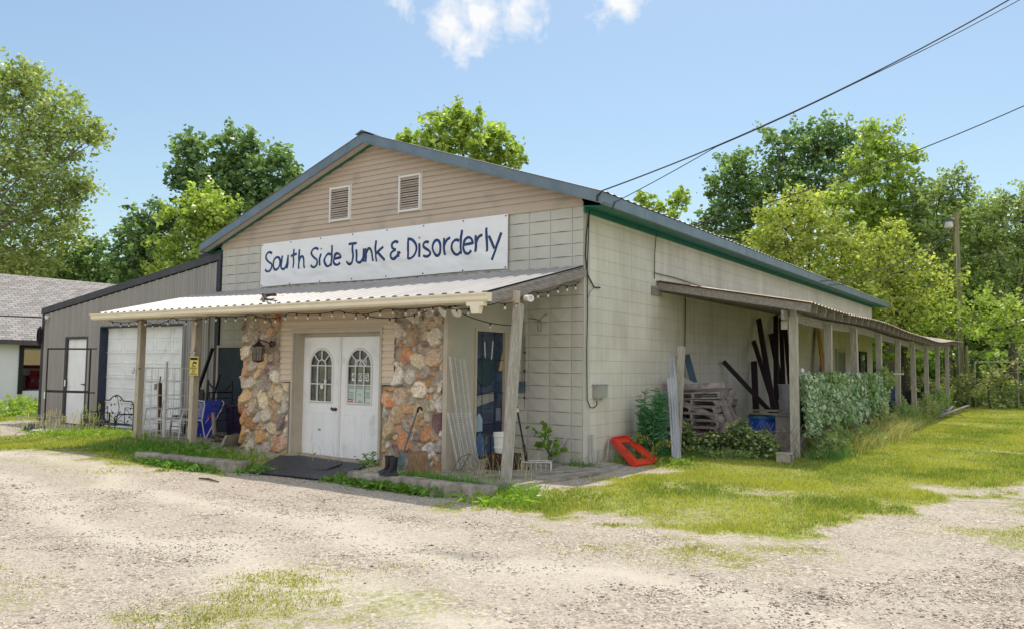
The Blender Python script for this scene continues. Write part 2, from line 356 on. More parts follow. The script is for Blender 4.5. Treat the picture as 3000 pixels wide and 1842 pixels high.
# loose stones
k=170000; dd=3.2+11*NR.rand(k)**1.25; a=(NR.rand(k)-.5)*1.4
x=CP.x+fw.x*dd+rt.x*dd*a; y=CP.y+fw.y*dd+rt.y*dd*a; gmk=gmask(x,y); clus=fbm(x*1.3+8,y*1.3,4)
ok=(NR.rand(k)<np.clip((clus-.33)*3,.16,1))&(gmk<.6)&inview(x,y,gz(x,y))&(y<-2.6); x=x[ok];y=y[ok];k=len(x)
base=np.array([(1,0,0),(-1,0,0),(0,1,0),(0,-1,0),(0,0,1),(0,0,-1)],float)
s=(.004+.008*NR.rand(k)**2.0+.012*(NR.rand(k)<.02))[:,None,None]; jit=.6+.7*NR.rand(k,6,1); an=NR.rand(k)*2*PI; ca,sa=np.cos(an),np.sin(an)
b_=base[None]*jit*s*np.array((1.3,1,.62)); bx=b_[...,0]*ca[:,None]-b_[...,1]*sa[:,None]; by=b_[...,0]*sa[:,None]+b_[...,1]*ca[:,None]
V=np.stack([bx+x[:,None],by+y[:,None],b_[...,2]+(gz(x,y)+(fbm(x*.7,y*.7,4)-.5)*.035+.001)[:,None]],-1).reshape(-1,3)
tf=np.array([(0,2,4),(2,1,4),(1,3,4),(3,0,4),(2,0,5),(1,2,5),(3,1,5),(0,3,5)]); F=(np.arange(k)[:,None,None]*6+tf[None]).reshape(-1,3)
q=NR.rand(k); c=np.where((q<.08)[:,None],np.array((.17,.15,.14)),np.where((q<.72)[:,None],np.array((.66,.59,.49)),np.array((.40,.32,.25))))*(.78+.34*NR.rand(k))[:,None]
def tintmat(name,rough=.9,bump=.3,bscale=60,dist=.004,spec=.3):
    m=bpy.data.materials.new(name); m.use_nodes=True; n=m.node_tree.nodes; l=m.node_tree.links; b=n['Principled BSDF']; b.inputs['Roughness'].default_value=rough; b.inputs['Specular IOR Level'].default_value=spec
    at=n.new('ShaderNodeAttribute'); at.attribute_name='tint'; t=n.new('ShaderNodeTexCoord'); a=n.new('ShaderNodeTexNoise'); a.inputs['Scale'].default_value=bscale; a.inputs['Detail'].default_value=7
    l.new(t.outputs['Object'],a.inputs['Vector']); r=n.new('ShaderNodeValToRGB'); r.color_ramp.elements[0].position=.3;r.color_ramp.elements[0].color=(.62,.6,.58,1); r.color_ramp.elements[1].position=.7; r.color_ramp.elements[1].color=(1.2,1.2,1.2,1); l.new(a.outputs['Fac'],r.inputs[0])
    mx=n.new('ShaderNodeMixRGB'); mx.blend_type='MULTIPLY'; mx.inputs[0].default_value=1; l.new(at.outputs['Color'],mx.inputs[1]); l.new(r.outputs[0],mx.inputs[2]); l.new(mx.outputs[0],b.inputs['Base Color'])
    bp=n.new('ShaderNodeBump'); bp.inputs['Strength'].default_value=bump; bp.inputs['Distance'].default_value=dist; l.new(a.outputs['Fac'],bp.inputs['Height']); l.new(bp.outputs[0],b.inputs['Normal']); return m
go2=fastmesh('gravel',V,F,tintmat('loose_stone'),np.repeat(c,6,0)); tag(go2,'loose crushed stones scattered over the driveway','gravel',kind='stuff')
# ------------------------------------------------------------------ shared surfaces
BLK=mat('painted_block',(.56,.545,.48),(.48,.465,.415),scale=1.0,rough=.85,bump=.35,bscale=70,dist=.003)
def block_mat():
    m=bpy.data.materials.new('painted_block_courses'); m.use_nodes=True; n=m.node_tree.nodes; l=m.node_tree.links; b=n['Principled BSDF']; b.inputs['Roughness'].default_value=.85; b.inputs['Specular IOR Level'].default_value=.25
    t=n.new('ShaderNodeTexCoord'); s=n.new('ShaderNodeSeparateXYZ'); l.new(t.outputs['Object'],s.inputs[0]); c=n.new('ShaderNodeCombineXYZ'); l.new(s.outputs[1],c.inputs[0]); l.new(s.outputs[2],c.inputs[1])
    k=n.new('ShaderNodeTexBrick'); l.new(c.outputs[0],k.inputs['Vector']); k.offset=0; k.squash=1; k.inputs['Scale'].default_value=1; k.inputs['Brick Width'].default_value=.4064; k.inputs['Row Height'].default_value=.2032; k.inputs['Mortar Size'].default_value=.0055; k.inputs['Mortar Smooth'].default_value=.35
    k.inputs['Color1'].default_value=(.68,.66,.59,1); k.inputs['Color2'].default_value=(.655,.635,.57,1); k.inputs['Mortar'].default_value=(.585,.565,.505,1)
    a=n.new('ShaderNodeTexNoise'); a.inputs['Scale'].default_value=1.1; a.inputs['Detail'].default_value=7; l.new(t.outputs['Object'],a.inputs['Vector'])
    r=n.new('ShaderNodeValToRGB'); r.color_ramp.elements[0].position=.3; r.color_ramp.elements[0].color=(.84,.83,.80,1); r.color_ramp.elements[1].position=.7; r.color_ramp.elements[1].color=(1.05,1.05,1.05,1); l.new(a.outputs['Fac'],r.inputs[0])
    mp=n.new('ShaderNodeMapping'); mp.inputs['Scale'].default_value=(1,5,.35); l.new(t.outputs['Object'],mp.inputs[0]); sn=n.new('ShaderNodeTexNoise'); sn.inputs['Scale'].default_value=1.6; sn.inputs['Detail'].default_value=8; sn.inputs['Roughness'].default_value=.7; l.new(mp.outputs[0],sn.inputs['Vector'])
    sr=n.new('ShaderNodeValToRGB'); sr.color_ramp.elements[0].position=.36; sr.color_ramp.elements[0].color=(.84,.82,.77,1); sr.color_ramp.elements[1].position=.55; sr.color_ramp.elements[1].color=(1,1,1,1); l.new(sn.outputs['Fac'],sr.inputs[0])
    mz=n.new('ShaderNodeMixRGB'); mz.blend_type='MULTIPLY'; mz.inputs[0].default_value=.75; l.new(k.outputs['Color'],mz.inputs[1]); l.new(sr.outputs[0],mz.inputs[2])
    mx=n.new('ShaderNodeMixRGB'); mx.blend_type='MULTIPLY'; mx.inputs[0].default_value=1; l.new(mz.outputs[0],mx.inputs[1]); l.new(r.outputs[0],mx.inputs[2]); l.new(mx.outputs[0],b.inputs['Base Color'])
    iv=n.new('ShaderNodeMath'); iv.operation='SUBTRACT'; iv.inputs[0].default_value=1; l.new(k.outputs['Fac'],iv.inputs[1])
    a2=n.new('ShaderNodeTexNoise'); a2.inputs['Scale'].default_value=60; a2.inputs['Detail'].default_value=4; l.new(t.outputs['Object'],a2.inputs['Vector'])
    ad=n.new('ShaderNodeMath'); ad.operation='MULTIPLY_ADD'; l.new(a2.outputs['Fac'],ad.inputs[0]); ad.inputs[1].default_value=.22; l.new(iv.outputs[0],ad.inputs[2])
    bp=n.new('ShaderNodeBump'); bp.inputs['Strength'].default_value=.7; bp.inputs['Distance'].default_value=.006; l.new(ad.outputs[0],bp.inputs['Height']); l.new(bp.outputs[0],b.inputs['Normal'])
    return m
BLKS=block_mat()
SIDING=mat('tan_vinyl_siding',(.53,.43,.34),(.475,.385,.305),scale=1.2,rough=.55,bump=.1,bscale=9,stretch=(.4,1,5),third=((.36,.32,.27),2.2,.56,.78))
SID2=mat('tan_vinyl_siding_clean',(.66,.54,.41),(.60,.49,.37),scale=1.2,rough=.5,bump=.08,bscale=9,stretch=(.4,1,5))
TRIM=mat('taupe_trim',(.50,.44,.35),(.43,.38,.30),scale=4,rough=.55,bump=.08)
FASC=mat('grey_blue_fascia',(.19,.245,.285),(.15,.19,.23),scale=2.5,rough=.42,bump=.08,metal=.25,bscale=7)
GREEN=mat('green_soffit',(.01,.17,.125),(.01,.125,.10),scale=5,rough=.5,bump=.1)
GALV=mat('galvanised_roofing',(.45,.435,.425),(.37,.36,.355),scale=2,rough=.5,bump=.05,metal=.35,bscale=8,stretch=(1,.3,1),third=((.46,.42,.38),5,.6,.75))
CREAM=mat('cream_gutter',(.82,.74,.58),(.74,.66,.51),scale=3,rough=.45,bump=.05)
WOODG=mat('weathered_grey_wood',(.46,.43,.38),(.28,.26,.22),scale=7,rough=.9,bump=.5,bscale=26,stretch=(6,6,.7),dist=.004)
WOODY=mat('weathered_grey_beam',(.33,.30,.275),(.17,.15,.14),scale=7,rough=.9,bump=.5,bscale=26,stretch=(6,.7,6),dist=.004)
WOODT=mat('tan_painted_post',(.54,.47,.36),(.42,.36,.27),scale=6,rough=.7,bump=.25,bscale=20,stretch=(5,5,.6),third=((.20,.16,.12),8,.64,.72))
DARKM=mat('dark_bronze_metal',(.065,.06,.066),(.045,.042,.048),scale=4,rough=.5,bump=.05)
BLACK=mat('black_metal',(.018,.018,.02),(.012,.012,.013),scale=8,rough=.5,bump=.1)
RUBBER=mat('black_rubber',(.05,.056,.075),(.03,.034,.045),scale=12,rough=.5,bump=.2)
WHITE=mat('white_paint',(.86,.86,.86),(.78,.79,.79),scale=2.2,rough=.42,bump=.06,third=((.62,.63,.57),3.5,.58,.8))
WHITEP=mat('white_plastic',(.76,.75,.71),(.70,.69,.66),scale=4,rough=.4,bump=.04)
WIREW=mat('white_coated_wire',(.70,.69,.66),(.52,.50,.47),scale=14,rough=.5,bump=.1)
CONC=mat('old_concrete',(.46,.41,.34),(.22,.195,.16),scale=5,rough=.95,bump=.7,bscale=28,dist=.008,third=((.16,.17,.11),3.5,.55,.7))
GLASSD=glass('dark_glass',(.15,.17,.16),.03,(.035,.042,.045),7)  # paler patches in the base colour stand in for reflections
CABLE=mat('black_cable',(.012,.012,.013),(.02,.02,.02),rough=.6,bump=0)
# ------------------------------------------------------------------ store building
store=thing('store_building','tan sided concrete block store with long low gable roof and grey fascia','building',(-4.6,11,0))
B_=.4064; CR=.2032
def facet_wall(x0,x1,z0,z1,pyr_below=2.3):
    """front wall made of split face blocks: each block bulges towards its lower edge"""
    v=[];f=[]
    xs=[x1-CR]
    while xs[-1]-B_>x0: xs.append(xs[-1]-B_)
    xs=[x0]+xs[::-1]+[x1]
    if xs[1]-xs[0]<.08: xs.pop(1)
    nz=int(round((z1-z0)/CR))
    for i in range(len(xs)-1):
        a,b=xs[i]+.003,xs[i+1]-.003
        flat=(i==len(xs)-2) or (b-a)<.3
        for k in range(nz):
            lo=z0+k*CR+.003; hi=z0+(k+1)*CR-.003; m=(a+b)/2
            o=len(v); d=.004 if flat else (.020+.006*R.random())
            if lo>pyr_below or flat:
                ap=[(a,-.006,lo),(m,-.006-d,lo+.006),(b,-.006,lo),(b,-.006,hi),(m,-.009,hi),(a,-.006,hi)]
                v+=ap; f+=[(o,o+1,o+4,o+5),(o+1,o+2,o+3,o+4)]
                v+=[(a,0.03,lo-.002),(m,.03,lo-.002),(b,.03,lo-.002)]; f+=[(o,o+6,o+7,o+1),(o+1,o+7,o+8,o+2)]
            else:
                mx=a+(b-a)*.5; ap=[(a,-.006,lo),(mx,-.008-d*.75,lo+.012),(b,-.006,lo),(b,-.006,hi),(a,-.006,hi)]
                v+=ap; f+=[(o,o+1,o+4),(o+1,o+3,o+4),(o+1,o+2,o+3),(o,o+2,o+1)]
            # edges of the block back to the joint
    return v,f
w=MB()
w.box(-9.25,0,.01,.2,-.3,4.04)
# gable backing (kept 1 cm behind the siding)
w.prism([(-9.25,.01,4.04),(-9.25,.01,4.16),(-4.625,.01,5.72)],(0,.19,0))
v,f=facet_wall(-9.25,0,0,4.04); w.add(v,f)
w.build('front_wall',BLK,store)
w=MB(); w.box(-.2,-.001,.201,22.5,-.3,4.02); w.build('side_wall',BLKS,store)
w=MB(); w.box(-9.25,-9.05,.201,22.5,-.3,4.02); w.build('side_wall',BLK,store)
w=MB(); w.box(-9.05,-.2,22.3,22.5,-.3,4.02); w.prism([(-9.05,22.3,4.02),(-.2,22.3,4.02),(-4.625,22.3,5.55)],(0,.2,0)); w.build('rear_wall',BLK,store)
# lap siding in the gable
def laps(x0f,x1f,z0,z1,h,y,dep=.014):
    v=[];f=[];k=0;z=z0
    while z<z1-.005:
        zt=min(z+h,z1); a0,a1=x0f(z),x1f(z); b0,b1=x0f(zt),x1f(zt)
        if a1-a0<.02: break
        if b1<b0: b0=b1=(b0+b1)/2
        o=len(v); m=z+h*.12
        v+=[(a0,y,z),(a1,y,z),(a1,y-dep,z+.002),(a0,y-dep,z+.002),(b0,y-.001,zt),(b1,y-.001,zt),(a0+(b0-a0)*.5,y-dep*.93,z+(zt-z)*.5),(a1+(b1-a1)*.5,y-dep*.93,z+(zt-z)*.5)]
        f+=[(o,o+1,o+2,o+3),(o+3,o+2,o+7,o+6),(o+6,o+7,o+5,o+4)]; z=zt
    return v,f
zr=lambda x:5.60-.336*abs(x+4.625)
v,f=laps(lambda z:max(-9.25,-4.625-(5.74-z)/.336),lambda z:min(0,-4.625+(5.74-z)/.336),4.10,5.74,.1016,-.012,.021)
w=MB(); w.add(v,f); w.box(-9.255,.0,-.035,-.004,4.035,4.10)
for x in (-5.68,-2.5): 
    pass
w.box(-4.62-1.15,-4.62-1.146,-.0275,-.012,5.0,5.28); w.box(-2.9,-2.896,-.0275,-.012,4.9,5.0)
w.build('gable_siding',SIDING,store)
# roof
def ribbed(a0,a1,L,pitch,hgt,thick=.012):
    """ribbed sheet profile as [(s,h)] along the eave"""
    p=[];s=a0
    while s<a1-1e-6:
        e=min(s+pitch,a1); p+=[(s,0),(min(s+pitch*.42,e),0),(min(s+pitch*.55,e),hgt),(min(s+pitch*.87,e),hgt)]; s=e
    p.append((a1,0)); return p
def sheet(prof,fa,fb,dz=-.008):
    v=[fa(s,h) for s,h in prof]+[fb(s,h) for s,h in prof]; n=len(prof)
    v+=[(x,y,z+dz) for x,y,z in v]
    f=[(i,i+1,n+i+1,n+i) for i in range(n-1)]+[(2*n+i,3*n+i,3*n+i+1,2*n+i+1) for i in range(n-1)]
    f+=[(i,2*n+i,2*n+i+1,i+1) for i in range(n-1)]+[(n+i,n+i+1,3*n+i+1,3*n+i) for i in range(n-1)]
    return v,f
pr=ribbed(-.30,23.55,0,.2286,.012)
w=MB()
for sx in (1,-1):
    v,f=sheet(pr,lambda s,h:(-4.625,s,5.885+h),lambda s,h:(-4.625+sx*5.12,s,4.160+h),-.004); w.add(v,f)
roof=w.build('roof',GALV,store)
w=MB(); w.prism([(-4.625-.16,-.34,5.86),(-4.625,-.34,5.925),(-4.625+.16,-.34,5.86),(-4.625+.16,-.34,5.85),(-4.625,-.34,5.90),(-4.625-.16,-.34,5.85)],(0,23.9,0)); w.build('ridge_cap',FASC,roof)
# rake trim (front), eave fascia, soffits
for sx,nm in ((1,'rake_fascia'),(-1,'rake_fascia')):
    w=MB(); e=5.10
    P=lambda d,z,y:( -4.625+sx*d,y,z)
    def q(d,top): return 5.878-.336*d-(0 if top else .175)
    w.hexa([P(0,q(0,0),-.285),P(e,q(e,0),-.285),P(e,q(e,0),-.265),P(0,q(0,0),-.265),P(0,q(0,1),-.285),P(e,q(e,1),-.285),P(e,q(e,1),-.265),P(0,q(0,1),-.265)])
    w.hexa([P(0,q(0,0)-.012,-.30),P(e,q(e,0)-.012,-.30),P(e,q(e,0)-.012,-.262),P(0,q(0,0)-.012,-.262),P(0,q(0,0),-.30),P(e,q(e,0),-.30),P(e,q(e,0),-.262),P(0,q(0,0),-.262)])
    for i in range(1,12):
        d=i*.43; w.lathe([(.009,-.292),(.009,-.285)],(-4.625+sx*d,0,q(d,0)+.08),6,'y')
    w.build(nm,FASC,roof)
    for ya,yb_,mm in ((-.262,-.115,TRIM),(-.113,-.03,GREEN if sx<0 else TRIM)):
        w=MB(); w.hexa([P(0,q(0,0)-.005,ya),P(e,q(e,0)-.005,ya),P(e,q(e,0)-.005,yb_),P(0,q(0,0)-.005,yb_),P(0,q(0,0)+.01,ya),P(e,q(e,0)+.01,ya),P(e,q(e,0)+.01,yb_),P(0,q(0,0)+.01,yb_)]); w.build('soffit_board',mm,roof)
    w=MB(); X0=-4.625+sx*5.10
    w.box(X0-sx*.015,X0,-.262,23.5,3.985,4.155); w.box(X0-sx*.04,X0+sx*.012,-.262,23.5,3.972,3.985)
    for i in range(9): w.box(X0-.004,X0+sx*.004,1.2+i*2.55,1.23+i*2.55,3.986,4.153)
    w.build('eave_fascia',FASC,roof)
    w=MB(); wx=0.0 if sx>0 else -9.25
    w.hexa([(wx+sx*.002,-.02,4.015),(X0-sx*.02,-.02,3.98),(X0-sx*.02,23.4,3.98),(wx+sx*.002,23.4,4.015),(wx+sx*.002,-.02,4.04),(X0-sx*.02,-.02,4.0),(X0-sx*.02,23.4,4.0),(wx+sx*.002,23.4,4.04)])
    w.box(wx+sx*.002,wx+sx*.03,-.02,22.6,3.93,4.012)
    w.build('soffit',GREEN,roof)
# gable vents
for x0,x1 in ((-5.76,-5.19),(-3.90,-3.37)):
    z0,z1=4.32,5.0
    w=MB(); w.box(x0,x0+.035,-.065,-.02,z0,z1); w.box(x1-.035,x1,-.065,-.02,z0,z1); w.box(x0+.035,x1-.035,-.065,-.02,z1-.04,z1); w.box(x0+.035,x1-.035,-.065,-.02,z0,z0+.04); w.box(x0-.03,x0-.001,-.04,-.02,z0-.02,z1+.02); w.box(x1+.001,x1+.02,-.04,-.02,z0-.02,z1+.02)
    vt=w.build('gable_vent',WHITEP,store)
    w=MB(); w.box(x0+.036,x1-.036,-.03,-.024,z0+.041,z1-.041); w.build('vent_backing',BLACK,vt)
    w=MB()
    for i in range(13):
        z=z0+.05+i*(z1-z0-.1)/13; w.hexa([(x0+.037,-.062,z),(x1-.037,-.062,z),(x1-.037,-.032,z+.03),(x0+.037,-.032,z+.03),(x0+.037,-.062,z+.014),(x1-.037,-.062,z+.014),(x1-.037,-.032,z+.036),(x0+.037,-.032,z+.036)])
    w.build('louvres',mat('louvre',(.52,.45,.40),(.4,.34,.3),scale=5),vt)
# ---- entry bump-out
YF=-1.70; YD_=-1.50
w=MB()
w.box(-6.1,-5.62,YF+.06,-.04,-.2,2.62)   # left return
w.box(-4.70,-2.66,YF+.02,YF+.12,2.09,2.62); w.box(-5.05,-4.70,YF+.02,YF+.12,1.22,2.62); w.box(-2.66,-2.36,YF+.02,YF+.12,1.22,2.62)
w.box(-4.70,-2.66,YD_-.01,YD_+.05,1.99,2.044)
w.build('entry_framing',TRIM,store)
w=MB(); 
v,f=laps(lambda z:-5.04,lambda z:-2.36,2.09,2.66,.1,YF,.022); w.add(v,f)
v,f=laps(lambda z:-5.04,lambda z:-4.70,1.24,2.09,.1,YF,.022); w.add(v,f)
v,f=laps(lambda z:-2.62,lambda z:-2.36,1.24,2.09,.1,YF,.022); w.add(v,f)
w.build('entry_siding',SID2,store)
w=MB()
w.box(-4.745,-4.70,YF-.035,YF+.22,-.1,2.09); w.box(-4.70,-4.685,YF+.02,YF+.22,-.1,2.045)
w.box(-2.66,-2.615,YF-.035,YF+.22,-.1,2.09); w.box(-4.70,-2.66,YF-.035,YF+.22,2.045,2.09); w.box(-4.76,-2.60,YF-.045,YF-.01,2.09,2.115)
w.box(-5.05,-5.03,YF-.025,YF+.02,1.22,2.70); w.box(-2.62,-2.36,YF-.02,YF+.02,1.215,1.238); w.box(-5.03,-4.745,YF-.02,YF+.02,1.215,1.238)
w.box(-1.37,-1.29,YF-.03,YF+.10,-.1,2.62)
w.build('entry_trim',TRIM,store)
w=MB(); w.box(-4.72,-2.63,YF-.10,YF+.25,-.16,-.085); w.box(-4.70,-2.66,YF+.02,YF+.2,-.085,-.07); w.build('threshold',CONC,store)
# stone piers: dense relief with one colour per stone
STONE=tintmat('field_stone',.85,.6,38,.006)
PAL=[(.58,.49,.34),(.52,.40,.25),(.60,.53,.42),(.50,.21,.09),(.52,.31,.12),(.52,.35,.20),(.22,.14,.14),(.38,.345,.31),(.66,.62,.55),(.53,.43,.31),(.46,.24,.12),(.34,.28,.24),(.58,.51,.41),(.50,.24,.12),(.42,.38,.33)]
def pier(name,outline,side=None,seed=1,yb=YF):
    rs=np.random.RandomState(seed); st=.012
    zs=np.arange(-.16,2.66,st); 
    xa=min(outline(z)[0] for z in zs); xb=max(outline(z)[1] for z in zs)
    n=2600; sx=xa-.05+rs.rand(n)*(xb-xa+.1); sz=-.2+rs.rand(n)*2.95; rad=np.sort(.034+.105*rs.rand(n)**2.2)[::-1]; rad[:34]=.105+.04*rs.rand(34)
    keep=[]
    for q in range(n):
        if all(math.hypot(sx[q]-sx[j],(sz[q]-sz[j])*.93)>(rad[q]+rad[j])*.93 for j in keep): keep.append(q)
    sx=sx[keep];sz=sz[keep];rad=rad[keep]; m=len(keep)
    an=rs.rand(m)*PI; el=.95+.45*rs.rand(m); ci=rs.randint(0,len(PAL),m); cj=rs.randint(0,len(PAL),m)
    U=np.arange(0,1.0001,st/(xb-xa)); Ug,Zg=np.meshgrid(U,zs,indexing='ij')
    x0=np.array([outline(z)[0] for z in zs])[None,:]; x1=np.array([outline(z)[1] for z in zs])[None,:]; Xg=x0+(x1-x0)*Ug
    wx=Xg+(fbm(Xg*9+seed,Zg*9,4)-.5)*.045; wz=Zg+(fbm(Xg*9,Zg*9+seed+9,4)-.5)*.045
    dx=wx[...,None]-sx; dz=wz[...,None]-sz; c,s=np.cos(an),np.sin(an); px_=(dx*c+dz*s)/el; pz_=(-dx*s+dz*c)*el
    # angular outline: a mix of round and faceted distance
    D=(.25*np.hypot(px_,pz_)+.75*np.maximum(np.abs(px_*.87+pz_*.5),np.maximum(np.abs(px_*.87-pz_*.5),np.abs(pz_))))/rad
    id_=D.argmin(-1); d1=D.min(-1); G=np.arange(dx.shape[0])[:,None],np.arange(dx.shape[1])[None,:],id_
    e=np.clip((1.07-d1)*4.5,0,1); prot=(.022+.045*rs.rand(m))[id_]*(rad[id_]/.08)**.5
    tilt=(dx[G]*(rs.rand(m)-.5)[id_]+dz[G]*(rs.rand(m)-.7)[id_])*.9
    hgt=(e**.45)*prot+e*tilt+(fbm(Xg*22,Zg*22,5)-.5)*.036*(.35+e)
    bulge=.16*np.clip((.10-Zg)/.3,0,1)+.03*(fbm(Xg*2,Zg*2,2)-.5)
    ed=np.minimum(Ug,1-Ug)*(xb-xa); rnd=-.09*np.clip(1-ed/.05,0,1)**2
    Yg=yb-hgt-bulge-rnd
    pal=np.array(PAL)*1.18; mixn=np.clip((fbm(Xg*11+seed*3,Zg*13,4)-.42)*6,0,1)[...,None]*.5
    col=(pal[ci][id_]*(1-mixn)+pal[cj][id_]*mixn*.9+pal[ci][id_]*mixn*.1)*(.82+.36*rs.rand(m))[id_][...,None]; col=col*(.74+.52*fbm(Xg*30+50,Zg*34,3)[...,None])
    smear=np.clip((Zg-1.45)/.5,0,1)[...,None]*np.clip((fbm(Xg*3+seed,Zg*3,3)-.40)*5,0,1)[...,None]*(.75 if seed==3 else .25)
    mort=np.array((.42,.36,.27))*(.78+.44*fbm(Xg*20,Zg*20,3))[...,None]; em=np.clip(e*2.2,0,1)[...,None]*(1-smear); col=mort*(1-em)+col*em
    gn=np.clip((.35-Zg)/.4,0,1)[...,None]*fbm(Xg*4,Zg*4,3)[...,None]; col=col*(1-gn*.7)+np.array((.17,.14,.125))*gn*.7
    a,b=Xg.shape; ix=np.arange(a*b).reshape(a,b); F=np.stack([ix[:-1,:-1],ix[1:,:-1],ix[1:,1:],ix[:-1,1:]],-1).reshape(-1,4)
    V=np.stack([Xg.ravel(),Yg.ravel(),Zg.ravel()],-1); ob=fastmesh(name,V,F,STONE,col.reshape(-1,3),parent=store)
    # returns into the wall so the relief has no open edge
    w=MB(); 
    for z0,z1 in ((-.16,1.19),(1.19,2.66)):
        p,q=outline((z0+z1)/2); w.box(p+.006,q-.006,yb+.002,yb+.13,z0,z1)
    w.build('mortar_bed',mat('mortar',(.36,.32,.26),(.27,.23,.19),scale=12),ob)
    return ob
pier('stone_pier',lambda z:(-6.10,-4.80 if z<1.2 else -5.05),seed=3)
pier('stone_pier',lambda z:(-2.61 if z<1.2 else -2.36,-1.375),seed=12)
# left corner flank of the entry
w=MB(); w.box(-6.11,-6.0,YF+.13,-.01,-.2,2.62); w.build('entry_side_wall',BLK,store)
# right side wall of the entry with its glazed door
w=MB(); XS=-1.29
w.box(XS-.1,XS,YF+.10,-1.08,-.1,2.60); w.box(XS-.1,XS,-.26,-.045,-.1,2.9); w.hexa([(XS-.1,-1.08,2.10),(XS,-1.08,2.10),(XS,-.26,2.10),(XS-.1,-.26,2.10),(XS-.1,-1.08,2.72),(XS,-1.08,2.72),(XS,-.26,2.9),(XS-.1,-.26,2.9)]); w.box(XS-.1,XS,-1.08,-.26,-.1,.05)
w.build('entry_side_wall',mat('olive_grey_paint',(.44,.42,.34),(.40,.38,.31),scale=2,rough=.7,bump=.1),store)
w=MB(); w.box(XS-.06,XS+.025,-1.08,-1.04,.05,2.10); w.box(XS-.06,XS+.025,-.30,-.26,.05,2.10); w.box(XS-.06,XS+.025,-1.04,-.30,2.06,2.10); w.box(XS-.06,XS+.025,-1.04,-.30,.05,.09)
sd_=w.build('display_window',TRIM,store)
BLUEG=glass('blue_tinted_glass',(.02,.06,.13),.08,(.006,.012,.035),5)
w=MB(); w.box(XS-.035,XS-.028,-1.04,-.30,.09,2.06); w.build('pane',BLUEG,sd_)
w=MB()
for z in (.62,1.10,1.62): w.tube([(XS-.012,-1.04,z),(XS-.012,-.30,z)],.006,5)
for y in (-.86,-.5): w.tube([(XS-.012,y,.09),(XS-.012,y,2.06)],.006,5)
w.build('security_bars',BLACK,sd_)
w=MB(); w.lathe([(.0,-.026),(.24,-.026),(.24,-.018),(.20,-.012),(.0,-.014)],(XS,-.76,1.44),28,'x',cap=False); w.build('round_plaque',mat('dark_teal_disc',(.02,.055,.07),(.012,.03,.045),scale=9,rough=.4),sd_)
for pts in ([(-.8,1.9),(-.78,1.62)],[(-.58,1.92),(-.62,1.62)]):
    w=MB(); w.tube([(XS-.02,pts[0][0],pts[0][1]),(XS-.02,pts[1][0],pts[1][1])],.008,6); w.build('light_tube',WHITEP,sd_)
for pts,mn,cc in ((((-.42,1.45),(-.31,1.45),(-.31,1.80)),'paper_scrap',(.42,.34,.16)),(((-.98,.9),(-.55,.98),(-.55,1.12),(-.98,1.06)),'pale_box',(.30,.30,.27)),(((-.99,.50),(-.34,.45),(-.34,.60),(-.99,.64)),'dark_crate',(.02,.03,.07)),(((-.60,.15),(-.36,.15),(-.36,.42),(-.60,.42)),'navy_jar',(.05,.08,.16)),(((-.5,.66),(-.36,.66),(-.36,.86),(-.5,.86)),'grey_tin',(.16,.18,.22))):
    w=MB(); w.prism([(XS-.026,a,b) for a,b in pts],(.012,0,0)); w.build(mn,mat('shelf_item_'+mn,cc,scale=9,rough=.5),sd_)
def jug(y,z,s):
    w=MB(); w.box(XS-.027,XS-.005,y-.09*s,y+.09*s,z,z+.2*s); w.hexa([(XS-.027,y-.09*s,z+.2*s),(XS-.005,y-.09*s,z+.2*s),(XS-.005,y+.09*s,z+.2*s),(XS-.027,y+.09*s,z+.2*s),(XS-.02,y-.02,z+.3*s),(XS-.01,y-.02,z+.3*s),(XS-.01,y+.02,z+.3*s),(XS-.02,y+.02,z+.3*s)]); return w
jug(-.93,.52,.9).build('jug',mat('pale_blue_plastic',(.35,.48,.5),(.25,.36,.42),scale=6),sd_)
jug(-.9,.14,1.2).build('jug',mat('blue_grey_plastic',(.12,.2,.32),(.05,.1,.2),scale=9),sd_)
